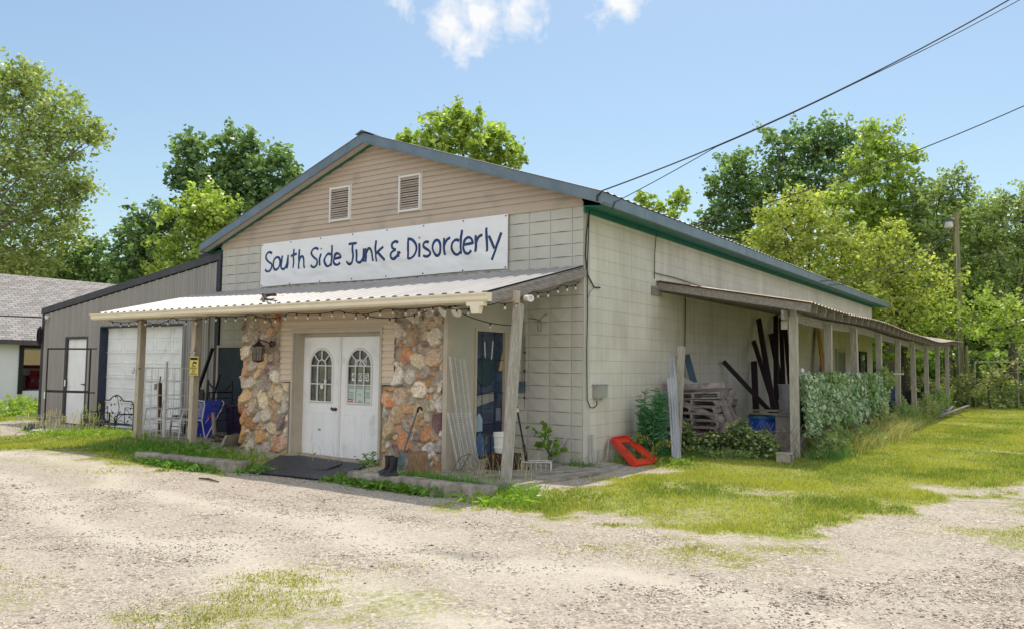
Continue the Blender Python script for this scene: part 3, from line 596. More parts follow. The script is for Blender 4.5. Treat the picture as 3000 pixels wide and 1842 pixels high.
# ---- white double doors
YD=-1.50
def arch(cx,zc,r,n=14,a0=0,a1=PI): return [(cx+r*math.cos(a0+(a1-a0)*i/n),zc+r*math.sin(a0+(a1-a0)*i/n)) for i in range(n+1)]
def door(x0,x1,knob):
    w=MB(); cx=(x0+x1)/2; zc=1.50; hw=.285; zb=.89
    # leaf with an arched hole: bottom, sides and filled spandrels
    w.box(x0,x1,YD,YD+.045,-.06,zb); w.box(x0,cx-hw,YD,YD+.045,zb,1.985); w.box(cx+hw,x1,YD,YD+.045,zb,1.985)
    A=arch(cx,zc,hw,16); 
    for i in range(16):
        (xa,za),(xb,zb2)=A[i],A[i+1]; w.hexa([(xb,YD,zb2),(xa,YD,za),(xa,YD+.045,za),(xb,YD+.045,zb2),(xb,YD,1.985),(xa,YD,1.985),(xa,YD+.045,1.985),(xb,YD+.045,1.985)])
    for px in (cx-.2,cx+.2):   # raised lower panels
        w.box(px-.135,px-.12,YD-.008,YD,.1,.72);w.box(px+.12,px+.135,YD-.008,YD,.1,.72);w.box(px-.12,px+.12,YD-.008,YD,.705,.72);w.box(px-.12,px+.12,YD-.008,YD,.1,.115)
        w.box(px-.085,px+.085,YD-.006,YD,.15,.67)
    d=w.build('door',WHITE,store)
    w=MB(); 
    def seg(pts,wd=.012,y0=YD-.014,y1=YD+.02):
        w.tube([(x,(y0+y1)/2,z) for x,z in pts],wd,6)
    fr=[(cx-hw+.005,zb),(cx-hw+.005,zc)]+arch(cx,zc,hw-.005,16)[::-1][1:]+[(cx+hw-.005,zb),(cx-hw+.005,zb)]
    w.tube([(x,YD-.004,z) for x,z in fr],.022,6)
    seg([(cx-hw,1.19),(cx+hw,1.19)]); seg([(cx-hw,zc),(cx+hw,zc)]); seg([(cx-.1,zb),(cx-.1,zc)]); seg([(cx+.1,zb),(cx+.1,zc)])
    seg(arch(cx,zc,.1,10)); 
    for a in (PI/4,PI/2,3*PI/4): seg([(cx+.1*math.cos(a),zc+.1*math.sin(a)),(cx+hw*math.cos(a),zc+hw*math.sin(a))])
    w.build('glazing_bars',WHITEP,d)
    w=MB(); pts=[(cx-hw,zb)]+[(cx+hw,zb)]+arch(cx,zc,hw,16); w.prism([(x,YD+.022,z) for x,z in pts],(0,.006,0)); w.build('pane',GLASSD,d)
    if knob:
        w=MB(); w.lathe([(.03,YD-.004),(.03,YD-.012),(.012,YD-.02),(.012,YD-.04),(.028,YD-.05),(.028,YD-.07),(.012,YD-.08)],(knob,0,.78),14,'y'); w.build('door_knob',mat('old_brass',(.18,.10,.04),(.08,.05,.03),scale=20,rough=.35,metal=.8),d)
        w=MB(); w.lathe([(.024,YD-.004),(.024,YD-.02),(.008,YD-.026)],(knob-.09,0,.785),12,'y'); w.build('door_lock',MT['old_brass'],d)
    return d
dL=door(-4.685,-3.785,-3.86); dR=door(-3.765,-2.885,None)
w=MB(); w.box(-3.80,-3.75,YD-.018,YD-.002,-.06,1.985); w.build('astragal',WHITEP,dL)
w=MB(); w.box(-4.27,-4.22,YD-.012,YD-.001,.41,.44); w.build('mail_slot',mat('brushed_steel',(.45,.45,.44),(.3,.3,.3),scale=10,metal=.6,rough=.4),dL)
BASEM=mat('paper_white',(.74,.74,.72),(.68,.68,.66),scale=8,rough=.7,bump=0); INK=mat('black_ink',(.012,.012,.014),(.02,.02,.02),rough=.6,bump=0)
PAPERG=mat('pale_green_paper',(.56,.66,.60),(.50,.60,.54),scale=4,rough=.7,bump=0)
def text(name,s,loc,size,m,parent=None,align='CENTER',rot=(PI/2,0,0),ext=.001,sx=1,shear=0):
    c=bpy.data.curves.new(name,'FONT'); c.body=s; c.size=size; c.align_x=align; c.align_y='CENTER'; c.extrude=ext; c.materials.append(m); c.resolution_u=3
    t=bpy.data.objects.new('tmp',c); COL.objects.link(t); bpy.context.view_layer.update(); dg=bpy.context.evaluated_depsgraph_get(); me=bpy.data.meshes.new_from_object(t.evaluated_get(dg)); bpy.data.objects.remove(t)
    o=bpy.data.objects.new(name,me); COL.objects.link(o); o.rotation_euler=rot; o.scale=(sx,1,1)
    if parent: o.parent=parent; o.location=Vector(loc)-parent_off(parent)
    else: o.location=loc
    return o
cx=(-3.765-2.885)/2
for i,ch in enumerate('405'):
    for z,hh,dx in ((1.32,.13,.155),(1.56,.11,.10)):
        x=cx+(i-1)*dx+.0; w=MB(); w.box(x-.038*hh/.13,x+.038*hh/.13,YD+.0165,YD+.0195,z-hh/2,z+hh/2)
        p=w.build('number_plate',BASEM,dR); text('numeral',ch,(x,YD+.0152,z),hh*1.05,INK,p,ext=.0008)
w=MB()
for x0,x1 in ((cx-.27,cx-.115),(cx-.085,cx+.085),(cx+.115,cx+.27)): w.box(x0,x1,YD+.017,YD+.0195,.91,1.17)
pp=w.build('hours_notice',PAPERG,dR)
TEALK=mat('faded_green_ink',(.10,.20,.17),(.14,.24,.2),rough=.8,bump=0)
for x,lines in ((cx-.19,['OPEN','','SUNDAY','MONDAY','TUESDAY','WEDNESDAY']),(cx,['NOON','','','TIL','','','7PM']),(cx+.19,['CLOSED','','THURSDAY','FRIDAY','SATURDAY'])):
    for i,t_ in enumerate(lines):
        if t_: text('lettering',t_,(x,YD+.0155,1.14-i*.036),.042 if i==0 or len(t_)<4 else .026,TEALK,pp,ext=.0006)
w=MB(); w.box(cx-.28,cx-.165,YD+.013,YD+.0155,.905,.955); st=w.build('sticker',mat('red_sticker',(.5,.03,.05),(.45,.03,.05),bump=0),dR)
w=MB(); w.box(cx-.265,cx-.18,YD+.0112,YD+.0125,.925,.94); w.build('lettering',BASEM,st)
cxl=(-4.685-3.785)/2
w=MB(); w.box(cxl+.1,cxl+.15,YD-.026,YD-.018,1.2,1.27); w.build('tag',BASEM,dL)
w=MB(); w.lathe([(.0,YD+.012),(.042,YD+.012),(.042,YD+.016),(0,YD+.016)],(cxl-.0,0,1.145),18,'y',cap=False); w.build('round_sticker',BASEM,dL)
# ------------------------------------------------------------------ front porch
porch=thing('porch','long white ribbed metal porch roof on posts across the store front','porch',(-4.8,-1.9,0))
pp_=ribbed(-9.80,0.0,0,.2286,.03)
v,f=sheet(pp_,lambda s,h:(s,-.012,3.075+h),lambda s,h:(s,-2.50,2.468+h)); w=MB(); w.add(v,f); pr_=w.build('porch_roof',GALV,porch)
w=MB()
for i in range(43): w.prism([(-9.80+i*.2286+.126,-2.498,2.462),(-9.80+i*.2286+.199,-2.498,2.462),(-9.80+i*.2286+.162,-2.498,2.488)],(0,.03,0))
w.build('rib_closures',BLACK,pr_)
w=MB(); prof=[(-2.46,2.355),(-2.53,2.352),(-2.56,2.38),(-2.56,2.42),(-2.585,2.45),(-2.585,2.468),(-2.575,2.468),(-2.575,2.452),(-2.55,2.42),(-2.55,2.385),(-2.527,2.36),(-2.47,2.362),(-2.47,2.46),(-2.46,2.46)]
for a,b in ((-9.86,-5.8),(-5.8,-2.9),(-2.9,.04)):
    w.prism([(a,y,z) for y,z in prof],(b-a-.001,0,0))
for x in (-9.862,.04): w.prism([(x,-2.46,2.355),(x,-2.53,2.352),(x,-2.56,2.38),(x,-2.56,2.42),(x,-2.585,2.45),(x,-2.585,2.468),(x,-2.46,2.468)],(.004,0,0))
for x in (-8.9,-5.8,-2.9): w.prism([(x,y-.003 if y<-2.5 else y,z-.002) for y,z in prof[:6]+prof[-1:]],(.05,0,0))
gt=w.build('gutter',CREAM,porch)
w=MB(); w.box(-.30,-.02,-2.56,-2.475,2.30,2.352); w.hexa([(-.22,-2.55,2.2),(-.1,-2.55,2.2),(-.1,-2.48,2.2),(-.22,-2.48,2.2),(-.24,-2.56,2.30),(-.08,-2.56,2.30),(-.08,-2.475,2.30),(-.24,-2.475,2.30)]); w.build('downspout_outlet',CREAM,gt)
w=MB(); w.bar((-9.75,-2.44,2.40),(0.02,-2.44,2.40),.04,.13); w.build('fascia_board',TRIM,porch)
w=MB(); w.bar((-9.5,-1.92,2.455),(.09,-1.92,2.455),.09,.17); w.build('header_beam',WOODT,porch)
w=MB()
for x in [-9.7+i*1.21 for i in range(9)]: w.bar((x,-2.40,2.405),(x,-.03,2.985),.04,.10)
w.build('rafters',WOODT,porch)
w=MB(); w.bar((.015,-2.48,2.385),(.015,-.02,2.985),.04,.135); w.build('rake_board',WOODY,porch)
def post(p,q,wd,m,nm='porch_post'):
    w=MB(); w.bar(p,q,wd,wd,(1,0,0)); return w.build(nm,m,porch)
post((.055,-2.12,-.08),(.04,-1.84,2.37),.11,WOODG)
w=MB(); w.bar((.055,-2.08,.0),(.04,-1.78,2.32),.035,.10); w.build('post_facing',WOODT,porch)
post((-9.08,-1.93,-.1),(-9.08,-1.92,2.37),.12,WOODT); post((-7.24,-1.93,-.12),(-7.22,-1.92,2.37),.12,WOODT)
# porch slab and kerbs
w=MB(); o=[(-1.1,-2.3),(.1,-2.5),(.42,-2.3),(.55,-1.6),(.66,-1.0),(.62,-.2),(.46,.42),(.2,.52),(0.0,.45),(0,-.03),(-1.1,-.03)]
w.prism([(x,y,-.10) for x,y in o],(0,0,.135)); wrap(w,'concrete_slab',CONC,'cracked concrete slab under the right corner of the store','slab')
w=MB(); w.box(-9.2,-6.15,-2.0,-.055,-.14,.025); wrap(w,'concrete_slab',CONC,'long concrete pad under the left porch where the chairs stand','slab')
w=MB(); w.box(-14.6,-9.3,-1.35,-.01,-.35,-.12); wrap(w,'concrete_slab',CONC,'concrete apron in front of the garage door','slab')
def rough_bar(pts,wd,z0,z1,seed):
    rs=random.Random(seed); w=MB(); n=len(pts)-1; N=10*n; ring=[]
    V=[]
    for i in range(N+1):
        t=i/N*n; k=min(int(t),n-1); a=Vector(pts[k]+(0,)); b=Vector(pts[k+1]+(0,)); p=a.lerp(b,t-k); d=(b-a).normalized(); s=Vector((-d.y,d.x,0))
        j=lambda:rs.uniform(-.008,.008)
        V+=[p-s*(wd/2+j())+Vector((0,0,z0)),p-s*(wd/2-.015+j())+Vector((0,0,z1-.02+j())),p-s*(wd/2-.035+j())+Vector((0,0,z1+j())),p+s*(wd/2-.035+j())+Vector((0,0,z1+j())),p+s*(wd/2-.01)+Vector((0,0,z1-.02+j())),p+s*(wd/2)+Vector((0,0,z0))]
    F=[]
    for i in range(N):
        for k in range(5): F.append((i*6+k,i*6+k+1,i*6+6+k+1,i*6+6+k))
    F+=[tuple(range(6))[::-1],tuple(N*6+k for k in range(6))]; w.add(V,F); return w
wrap(rough_bar([(-2.06,-2.82),(-1.0,-2.79),(-.61,-2.78)],.21,-.2,.05,1),'kerb_block',CONC,'long weathered concrete kerb block with black boots standing on it','kerb')
wrap(rough_bar([(-.605,-2.775),(.30,-2.72)],.21,-.2,.045,2),'kerb_block',CONC,'short concrete kerb block at the foot of the right porch post','kerb')
wrap(rough_bar([(-6.6,-3.30),(-5.25,-3.20)],.22,-.25,.035,3),'kerb_block',CONC,'concrete kerb block in the grass left of the entry, far half','kerb')
wrap(rough_bar([(-5.24,-3.2),(-4.12,-3.05)],.22,-.25,.035,4),'kerb_block',CONC,'concrete kerb block in the grass left of the entry, half next to the mat','kerb')
# mats
w=MB(); w.prism([(x,y,float(gz(x,y))+.03) for x,y in ((-3.9,-3.14),(-2.36,-3.0),(-2.4,-2.6),(-2.55,-2.05),(-4.5,-2.1),(-4.25,-2.7))],(0,0,.012)); wrap(w,'door_mat',RUBBER,'large flat black rubber mat on the gravel before the doors','mat')
w=MB(); pts=[(-3.85,-2.69),(-3.05,-2.60),(-2.92,-2.52),(-2.9,-2.25),(-3.05,-2.1),(-4.1,-2.05),(-4.25,-2.15),(-4.1,-2.6)]; w.prism([(x,y,float(gz(x,y))+.046) for x,y in pts],(0,0,.014)); wrap(w,'door_mat',RUBBER,'small rounded black door mat lying on the larger mat','mat')
# ------------------------------------------------------------------ banner
ban=thing('banner','white vinyl banner with blue hand lettered store name above the porch','banner',(-4.62,-.07,3.12))
bx0,bx1,bz0,bz1=-7.83,-1.415,3.125,4.045
us=np.linspace(0,1,220); vs_=np.linspace(0,1,44); Ug,Vg=np.meshgrid(us,vs_,indexing='ij')
XX=bx0+(bx1-bx0)*Ug; ZZ=bz0+(bz1-bz0)*Vg+np.where(Vg<.5,.012*np.sin(Ug*9)*(1-Vg),0)
def bany(x,z):
    u=(x-bx0)/(bx1-bx0);v=(z-bz0)/(bz1-bz0); e=np.clip(np.minimum(np.minimum(u,1-u)*12,np.minimum(v,1-v)*3),0,1)
    wv=(fbm(x*1.5+z*1.2,z*2.6-x*.2,3)-.5)*.10+(fbm(x*3.2+40,z*9+x*1.1,2)-.5)*.034*np.clip(1.3-v*1.6,.15,1)
    return -.060-.012*e+wv*e
YY=bany(XX,ZZ); a,b=XX.shape; ix=np.arange(a*b).reshape(a,b); F=np.stack([ix[:-1,:-1],ix[1:,:-1],ix[1:,1:],ix[:-1,1:]],-1).reshape(-1,4)
V=np.stack([XX.ravel(),YY.ravel(),ZZ.ravel()],-1); V2=V+np.array([0,.004,0]); F2=np.concatenate([F,F[:,::-1]+len(V)])
cl=fastmesh('cloth',np.concatenate([V,V2]),F2,mat('white_vinyl',(.86,.86,.87),(.83,.83,.84),scale=3,rough=.42,bump=0),parent=ban); cl.data.polygons.foreach_set('use_smooth',[True]*len(cl.data.polygons))
def A_(cx,cz,rx,rz,a0,a1,n=10): return [(cx+rx*math.cos(math.radians(a0+(a1-a0)*i/n)),cz+rz*math.sin(math.radians(a0+(a1-a0)*i/n))) for i in range(n+1)]
GL={'S':[A_(.55,.77,.42,.23,35,200,8)+[(.3,.58),(.62,.45)]+A_(.5,.25,.45,.25,40,-150,9)],
 'o':[A_(.5,.5,.47,.5,95,460,16)],
 'u':[[(.05,1),(.05,.4)]+A_(.42,.3,.37,.3,190,320,7)+[(.85,.55),(.9,1)],[(.9,1),(.93,.02)]],
 't':[[(.45,1),(.5,.04)],[(.02,.66),(.98,.74)]],
 'h':[[(.08,1),(.1,0)],[(.1,.35),(.3,.58),(.6,.64),(.85,.5),(.93,0)]],
 'i':[[(.5,.68),(.55,0)],[(.42,.93),(.6,.97)]],
 'd':[[(.95,1),(.9,0)],A_(.48,.3,.45,.31,50,320,12)],
 'e':[[(.05,.55),(.92,.62)]+A_(.5,.55,.44,.44,10,180,8)+A_(.5,.42,.46,.42,180,325,8)],
 'J':[[(.3,1),(1.1,1)],[(.72,1),(.72,.3)]+A_(.38,.22,.34,.22,10,-165,8)],
 'n':[[(.05,1),(.1,0)],[(.1,.6),(.35,.95),(.65,.97),(.85,.75),(.95,0)]],
 'k':[[(.05,1),(.1,0)],[(.85,.66),(.12,.36)],[(.3,.43),(1.05,.02)]],
 '&':[[(1.0,.38),(.6,.08),(.3,0),(.05,.15),(.15,.4),(.6,.52)],[(.75,.9),(.5,1),(.15,.88),(.15,.66),(.45,.54),(.6,.52)],[(.8,.42),(.85,.1)]],
 'D':[[(.08,1),(.1,0)],[(.0,.97),(.5,.92),(.9,.7),(1.0,.45),(.8,.15),(.4,0),(.08,.02)]],
 's':[A_(.5,.76,.38,.23,40,210,7)+[(.4,.53),(.65,.44)]+A_(.48,.22,.4,.22,35,-150,7)],
 'r':[[(.15,1),(.2,0)],[(.2,.55),(.5,.9),(.95,.98)]],
 'l':[[(.35,1),(.6,.4),(.55,0)]],
 'y':[[(.0,.92),(.45,.42)],[(1.0,1),(.25,.0)]]}
LT=[('S',-7.7,-7.43,3.44,3.85),('o',-7.41,-7.19,3.46,3.73),('u',-7.17,-6.95,3.46,3.75),('t',-6.88,-6.67,3.45,3.86),('h',-6.62,-6.42,3.44,3.84),('S',-6.26,-6.02,3.44,3.83),('i',-6.0,-5.93,3.46,3.82),('d',-5.84,-5.64,3.44,3.85),('e',-5.61,-5.38,3.45,3.68),('J',-5.24,-4.96,3.44,3.83),('u',-4.95,-4.72,3.45,3.71),('n',-4.7,-4.49,3.45,3.71),('k',-4.43,-4.18,3.44,3.84),('&',-4.05,-3.8,3.45,3.79),('D',-3.64,-3.41,3.44,3.82),('i',-3.38,-3.32,3.45,3.82),('s',-3.28,-3.08,3.45,3.72),('o',-3.04,-2.85,3.45,3.73),('r',-2.81,-2.63,3.45,3.75),('d',-2.61,-2.37,3.44,3.86),('e',-2.34,-2.12,3.43,3.72),('r',-2.1,-1.92,3.45,3.74),('l',-1.87,-1.81,3.44,3.85),('y',-1.79,-1.54,3.29,3.74)]
NAVY=mat('navy_paint_lettering',(.010,.014,.17),(.02,.03,.10),scale=9,rough=.5,bump=0); TEAL=mat('teal_paint_edge',(.01,.14,.22),(.01,.05,.16),scale=9,rough=.5,bump=0)
def ribbon(w,pts,wd,yoff):
    # resample and lay a flat brush stroke on the cloth
    P=[Vector(p) for p in pts]
    if len(P)>2:
        for _ in range(2): P=[P[0]]+[v for a_,b_ in zip(P,P[1:]) for v in (a_.lerp(b_,.25),a_.lerp(b_,.75))]+[P[-1]]
    Q=[P[0]]
    for a,b in zip(P,P[1:]):
        n=max(1,int((b-a).length/.02)); Q+=[a.lerp(b,k/n) for k in range(1,n+1)]
    L=[]
    for i,p in enumerate(Q):
        d=(Q[min(i+1,len(Q)-1)]-Q[max(i-1,0)]); d=d.normalized() if d.length else Vector((1,0)); s=Vector((-d.y,d.x))*wd/2*(.95+.1*math.sin(i*.25))
        for q in (p-s,p+s): L.append((q.x,float(bany(np.array(q.x),np.array(q.y)))-yoff,q.y))
    w.add(L,[(2*i,2*i+1,2*i+3,2*i+2) for i in range(len(Q)-1)])
for ch,a,b,z0,z1 in LT:
    w=MB()
    for st_ in GL[ch]: ribbon(w,[(a+(b-a)*x,z0+(z1-z0)*y) for x,y in st_],.050,.004)
    lt=w.build('letter',NAVY,ban)
    w=MB()
    for st_ in GL[ch]: ribbon(w,[(a+(b-a)*x-.006,z0+(z1-z0)*y+.003) for x,y in st_],.013,.0055)
    w.build('paint_highlight',TEAL,lt)
w=MB()
for i in range(8):
    for z in (bz0+.03,bz1-.03):
        x=bx0+.04+i*(bx1-bx0-.08)/7; w.lathe([(.014,float(bany(np.array(x),np.array(z)))-.002),(.014,float(bany(np.array(x),np.array(z)))-.006)],(x,0,z),10,'y')
w.build('grommets',BLACK,ban)
# ------------------------------------------------------------------ metal garage
gar=thing('metal_garage','dark grey ribbed metal garage with white overhead door and single slope roof','garage',(-13.3,4,-.2))
PAN=mat('grey_ribbed_panel',(.36,.335,.315),(.31,.29,.272),scale=1.5,rough=.45,bump=.05,metal=.15,bscale=5,stretch=(2,1,.3))
zt=lambda x:3.80+.1225*(x+9.3)
w=MB()
def wallp(x0,x1,z0,full=True,z1=None):
    a=z1 if z1 is not None else zt(x0); b=z1 if z1 is not None else zt(x1)
    w.hexa([(x0,.0,z0),(x1,0,z0),(x1,.10,z0),(x0,.10,z0),(x0,0,a),(x1,0,b),(x1,.10,b),(x0,.10,a)])
wallp(-17.4,-16.12,-.35); wallp(-14.93,-14.36,-.35); wallp(-10.66,-9.262,-.35); wallp(-16.12,-14.93,2.18); wallp(-14.36,-10.66,2.42)
x=-17.3
while x<-9.4:
    z0=-.3
    if -16.15<x<-14.9: z0=2.2
    if -14.42<x<-10.62: z0=2.45
    w.hexa([(x-.02,-.036,z0),(x+.02,-.036,z0),(x+.04,.001,z0),(x-.04,.001,z0),(x-.02,-.036,zt(x)),(x+.02,-.036,zt(x)),(x+.04,.001,zt(x)),(x-.04,.001,zt(x))])
    for dx in (.1,.2): w.box(x+dx-.012,x+dx+.012,-.006,.001,z0,zt(x))
    x+=.305
w.box(-17.4,-17.3,.10,11.8,-.35,2.8)
w.build('wall',PAN,gar)
w=MB(); w.hexa([(-17.5,-.05,2.82),(-9.27,-.05,3.825),(-9.27,.0,3.825),(-17.5,.0,2.82),(-17.5,-.05,2.99),(-9.27,-.05,3.995),(-9.27,.0,3.995),(-17.5,.0,2.99)])
w.box(-17.5,-17.42,.0,12,2.80,2.985)
w.build('roof_trim',DARKM,gar)
w=MB(); w.hexa([(-17.48,.001,2.94),(-9.27,.001,3.945),(-9.27,12,3.945),(-17.48,12,2.94),(-17.48,.001,2.98),(-9.27,.001,3.985),(-9.27,12,3.985),(-17.48,12,2.98)]); w.build('roof',DARKM,gar)
NBT=mat('near_black_trim_and_shade',(.03,.034,.05),(.02,.022,.03),scale=4,rough=.5,bump=0)
w=MB(); w.box(-17.44,-17.30,-.045,.0,-.35,2.82); w.build('corner_trim',NBT,gar)
w=MB(); w.box(-9.33,-9.262,-.05,-.0,-.2,3.82); w.box(-9.42,-9.36,-.03,.0,-.2,3.8)
w.box(-10.2,-9.258,.02,.08,3.8,4.0)  # dark panel added as the shadow under the side soffit
w.build('corner_trim',mat('near_black_trim_and_shade',(.03,.034,.05),(.02,.022,.03),scale=4,rough=.5,bump=0),gar)
w=MB(); w.box(-14.37,-14.34,-.01,.25,-.2,2.42); w.box(-10.68,-10.65,-.01,.25,-.2,2.42); w.box(-14.34,-10.68,-.01,.25,2.40,2.43); w.build('door_jamb',mat('dark_blue_trim',(.03,.04,.075),(.022,.03,.05),scale=4,rough=.5,bump=0),gar)
w=MB(); w.box(-14.335,-10.685,.20,.24,-.14,2.39)
nc=5;nr=4
for r_ in range(nr):
    z0=-.12+r_*.627; w.box(-14.335,-10.685,.175,.2,z0+.612,z0+.627)
    for h in (0,1):
        for c_ in range(nc):
            x0=-14.25+c_*.72; zz=z0+.05+h*.30
            w.box(x0,x0+.6,.18,.2,zz,zz+.02); w.box(x0,x0+.6,.19,.2,zz+.22,zz+.240); w.box(x0,x0+.012,.19,.2,zz+.012,zz+.22); w.box(x0+.588,x0+.6,.19,.2,zz+.012,zz+.22)
w.build('overhead_door',WHITE,gar)
w=MB(); w.box(-16.14,-16.06,-.02,.09,-.2,2.17); w.box(-15.0,-14.92,-.02,.09,-.2,2.17); w.box(-16.06,-15.0,-.02,.09,2.12,2.17); fr_=w.build('door_frame',DARKM,gar)
w=MB(); w.box(-16.055,-15.005,.045,.085,-.13,2.115); dd_=w.build('door',WHITE,gar)
w=MB(); w.lathe([(.03,.044),(.03,.03),(.012,.02),(.012,.0)],(-15.1,0,.92),10,'y'); w.bar((-15.1,.0,.92),(-15.22,.0,.92),.02,.025); w.build('lever_handle',BLACK,dd_)
w=MB(); w.box(-16.06,-16.01,-.035,-.021,.85,1.02); w.build('notice',BASEM,fr_)
# ------------------------------------------------------------------ lean-to along the right side
lean=thing('lean_to','weathered open timber lean-to with sagging metal roof along the right wall','lean-to',(1.3,13,0))
def sagz(y): return -.13*math.exp(-((y-17)/4.5)**2)+.02*math.sin(y*.9)+ (.10*max(0,(y-21)/5))
pl=ribbed(2.66,26.2,0,.2286,.02)
def la(s,h): return (.005,s,3.105+h+sagz(s)*.3)
def lb(s,h): return (2.74,s,2.60+h+sagz(s))
v,f=sheet(pl,la,lb); w=MB(); w.add(v,f); lr=w.build('roof',mat('rusty_roofing',(.44,.38,.33),(.24,.17,.13),scale=2.2,rough=.6,metal=.2,bump=.05,lo=.4,hi=.6),lean)
w=MB()
w.bar((.01,2.72,3.02),(2.72,2.72,2.52),.045,.13)
w.build('rake_board',WOODY,lean)
y=3.3; w=MB()
while y<25.8: 
    w.bar((.02,y,3.02+sagz(y)*.3),(2.68,y,2.525+sagz(y)),.04,.13); y+=.62
w.build('rafters',WOODY,lean)
w=MB(); ys=[2.72+i*1.3 for i in range(19)]
for a,b in zip(ys,ys[1:]):
    for k,(x0,x1) in enumerate(((2.24,2.28),)): w.hexa([(x0,a,2.335+sagz(a)),(x1,a,2.335+sagz(a)),(x1,b-.001,2.335+sagz(b)),(x0,b-.001,2.335+sagz(b)),(x0,a,2.495+sagz(a)),(x1,a,2.495+sagz(a)),(x1,b-.001,2.495+sagz(b)),(x0,b-.001,2.495+sagz(b))])
w.build('front_beam',WOODY,lean)
for i,yy in enumerate((3.05,5.5,7.78,10.55,13.3,15.85,18.6,21.5,24.3)):
    w=MB(); dx=R.uniform(-.03,.03); w.bar((2.345+dx,yy,-.05),(2.345,yy+R.uniform(-.03,.03),2.42+sagz(yy)),.125,.125,(1,0,0)); w.build('post',WOODG,lean)
w=MB(); w.bar((2.345,3.05,2.42),(2.345,3.05,2.56),.09,.09,(1,0,0)); w.bar((2.22,2.98,2.2),(2.22,2.98,2.34),.05,.1,(1,0,0)); w.build('post_block',WOODG,lean)
w=MB(); w.bar((.02,2.75,2.98),(.02,26,2.98),.04,.12); w.build('ledger_board',WOODY,lean)
w=MB(); w.box(.012,.03,2.45,2.85,2.84,3.0); w.build('patch_board',WOODY,lean)
# windows of the side wall beneath the lean-to
for y0,y1 in ((16.45,17.7),(20.0,21.2)):
    w=MB(); w.box(.005,.05,y0,y0+.1,1.3,2.2); w.box(.005,.05,y1-.1,y1,1.3,2.2); w.box(.005,.05,y0+.1,y1-.1,2.1,2.2); w.box(.005,.06,y0+.1,y1-.1,1.3,1.36); wf=w.build('window',BLACK if y0>19 else TRIM,store)
    w=MB(); w.box(.005,.02,y0+.101,y1-.101,1.361,2.099); w.build('pane',GLASSD if y0>19 else glass('dusty_glass',(.16,.22,.20),.3),wf)
# side wall fittings
w=MB(); w.box(.004,.10,.30,.62,1.04,1.24); w.box(.002,.11,.28,.64,1.24,1.255); w.box(.10,.104,.32,.60,1.06,1.22); w.tube([(.05,.36,1.04),(.05,.36,1.01)],.02,8); w.tube([(.05,.5,1.04),(.05,.5,1.0)],.015,8)
wrap(w,'utility_box',mat('grey_utility_box',(.36,.38,.33),(.3,.31,.28),scale=6,rough=.5,bump=.05),'grey telephone box on the side wall near the corner','utility box')
w=MB(); w.tube([(.03,.12,4.0),(.028,.10,3.6),(.026,.07,3.0),(.03,.08,2.4),(.03,.06,1.8),(.03,.07,1.35),(.03,.08,1.02),(.04,.16,.90),(.05,.26,.89),(.05,.35,.93),(.05,.36,1.0)],.009,5)
w.tube([(.03,.13,3.98),(.035,.02,3.6),(.03,-.0,3.25),(.03,.08,2.95),(.03,.28,2.78),(.03,.48,2.79),(.0,.5,2.8)],.012,5)
w.tube([(.028,.1,2.6),(.03,.16,2.7),(.03,.26,2.76)],.005,4)
wrap(w,'service_cable',CABLE,'black cable looping down the corner of the side wall','cable')
w=MB(); w.tube([(.03,2.62,3.98),(.03,2.55,3.6),(.03,2.54,3.13)],.008,5); w.tube([(.03,2.54,3.24),(.03,3.4,3.24),(.03,4.9,3.19)],.008,5); wrap(w,'service_cable',CABLE,'thin cable dropping from the eave to the lean-to roof','cable')
w=MB(); w.tube([(.03,3.97,2.9),(.03,3.95,2.2),(.03,3.88,1.1)],.010,5); wrap(w,'service_cable',CABLE,'straight dark cable hanging down the wall under the lean-to','cable')
PIPE=mat('pale_pipe',(.42,.42,.38),(.32,.32,.29),scale=9,rough=.6,bump=.1)
w=MB(); w.tube([(.09,.19,-.08),(.07,.19,.2),(.06,.19,.48)],.022,9); wrap(w,'vent_pipe',PIPE,'taller pale standpipe against the side wall','pipe')
w=MB(); w.tube([(.1,.36,-.08),(.08,.35,.05),(.09,.34,.19)],.017,8); w.lathe([(.02,0),(.02,.03)],(.09,.34,.185),8); wrap(w,'vent_pipe',PIPE,'short grey standpipe beside the taller one','pipe')
w=MB(); w.bar((.12,.56,-.02),(.05,.76,.34),.012,.05); wrap(w,'metal_strip',PIPE,'pale strip leaning on the wall behind the red frame','strip')
# red plastic frame leaning against the wall
RED=mat('faded_red_plastic',(.70,.055,.025),(.60,.035,.02),scale=5,rough=.35,bump=.05,spec=.5)
tl=[Vector((.06,.80,.36)),Vector((.06,1.34,.36))]; bl=[Vector((.64,.50,-.01)),Vector((.78,1.12,-.01))]
def onf(u,v,h=0):
    a=tl[0].lerp(tl[1],u); b=bl[0].lerp(bl[1],u); p=a.lerp(b,v); n=(bl[0]-tl[0]).cross(tl[1]-tl[0]).normalized(); 
    if n.z<0:n=-n
    return p+n*h
rf=thing('plastic_frame','bright red plastic frame leaning on the side wall at the grass','plastic frame',(.4,.9,0))
w=MB()
def qd(u0,u1,v0,v1,h0=0,h1=.03): w.hexa([onf(u0,v0,h0),onf(u1,v0,h0),onf(u1,v1,h0),onf(u0,v1,h0),onf(u0,v0,h1),onf(u1,v0,h1),onf(u1,v1,h1),onf(u0,v1,h1)])
qd(.05,.95,.03,.2); qd(.05,.95,.80,.97); qd(.05,.27,.2,.80); qd(.73,.95,.2,.80)
w.build('face',RED,rf)
w=MB(); qd(0,.05,0,1,-.03,.055); qd(.95,1,0,1,-.03,.055); qd(.05,.95,0,.03,-.03,.055); qd(.05,.95,.97,1,-.03,.055); w.build('rim',RED,rf)
w=MB(); qd(.1,.16,.45,.58,.031,.034); w.build('slot',BLACK,rf)
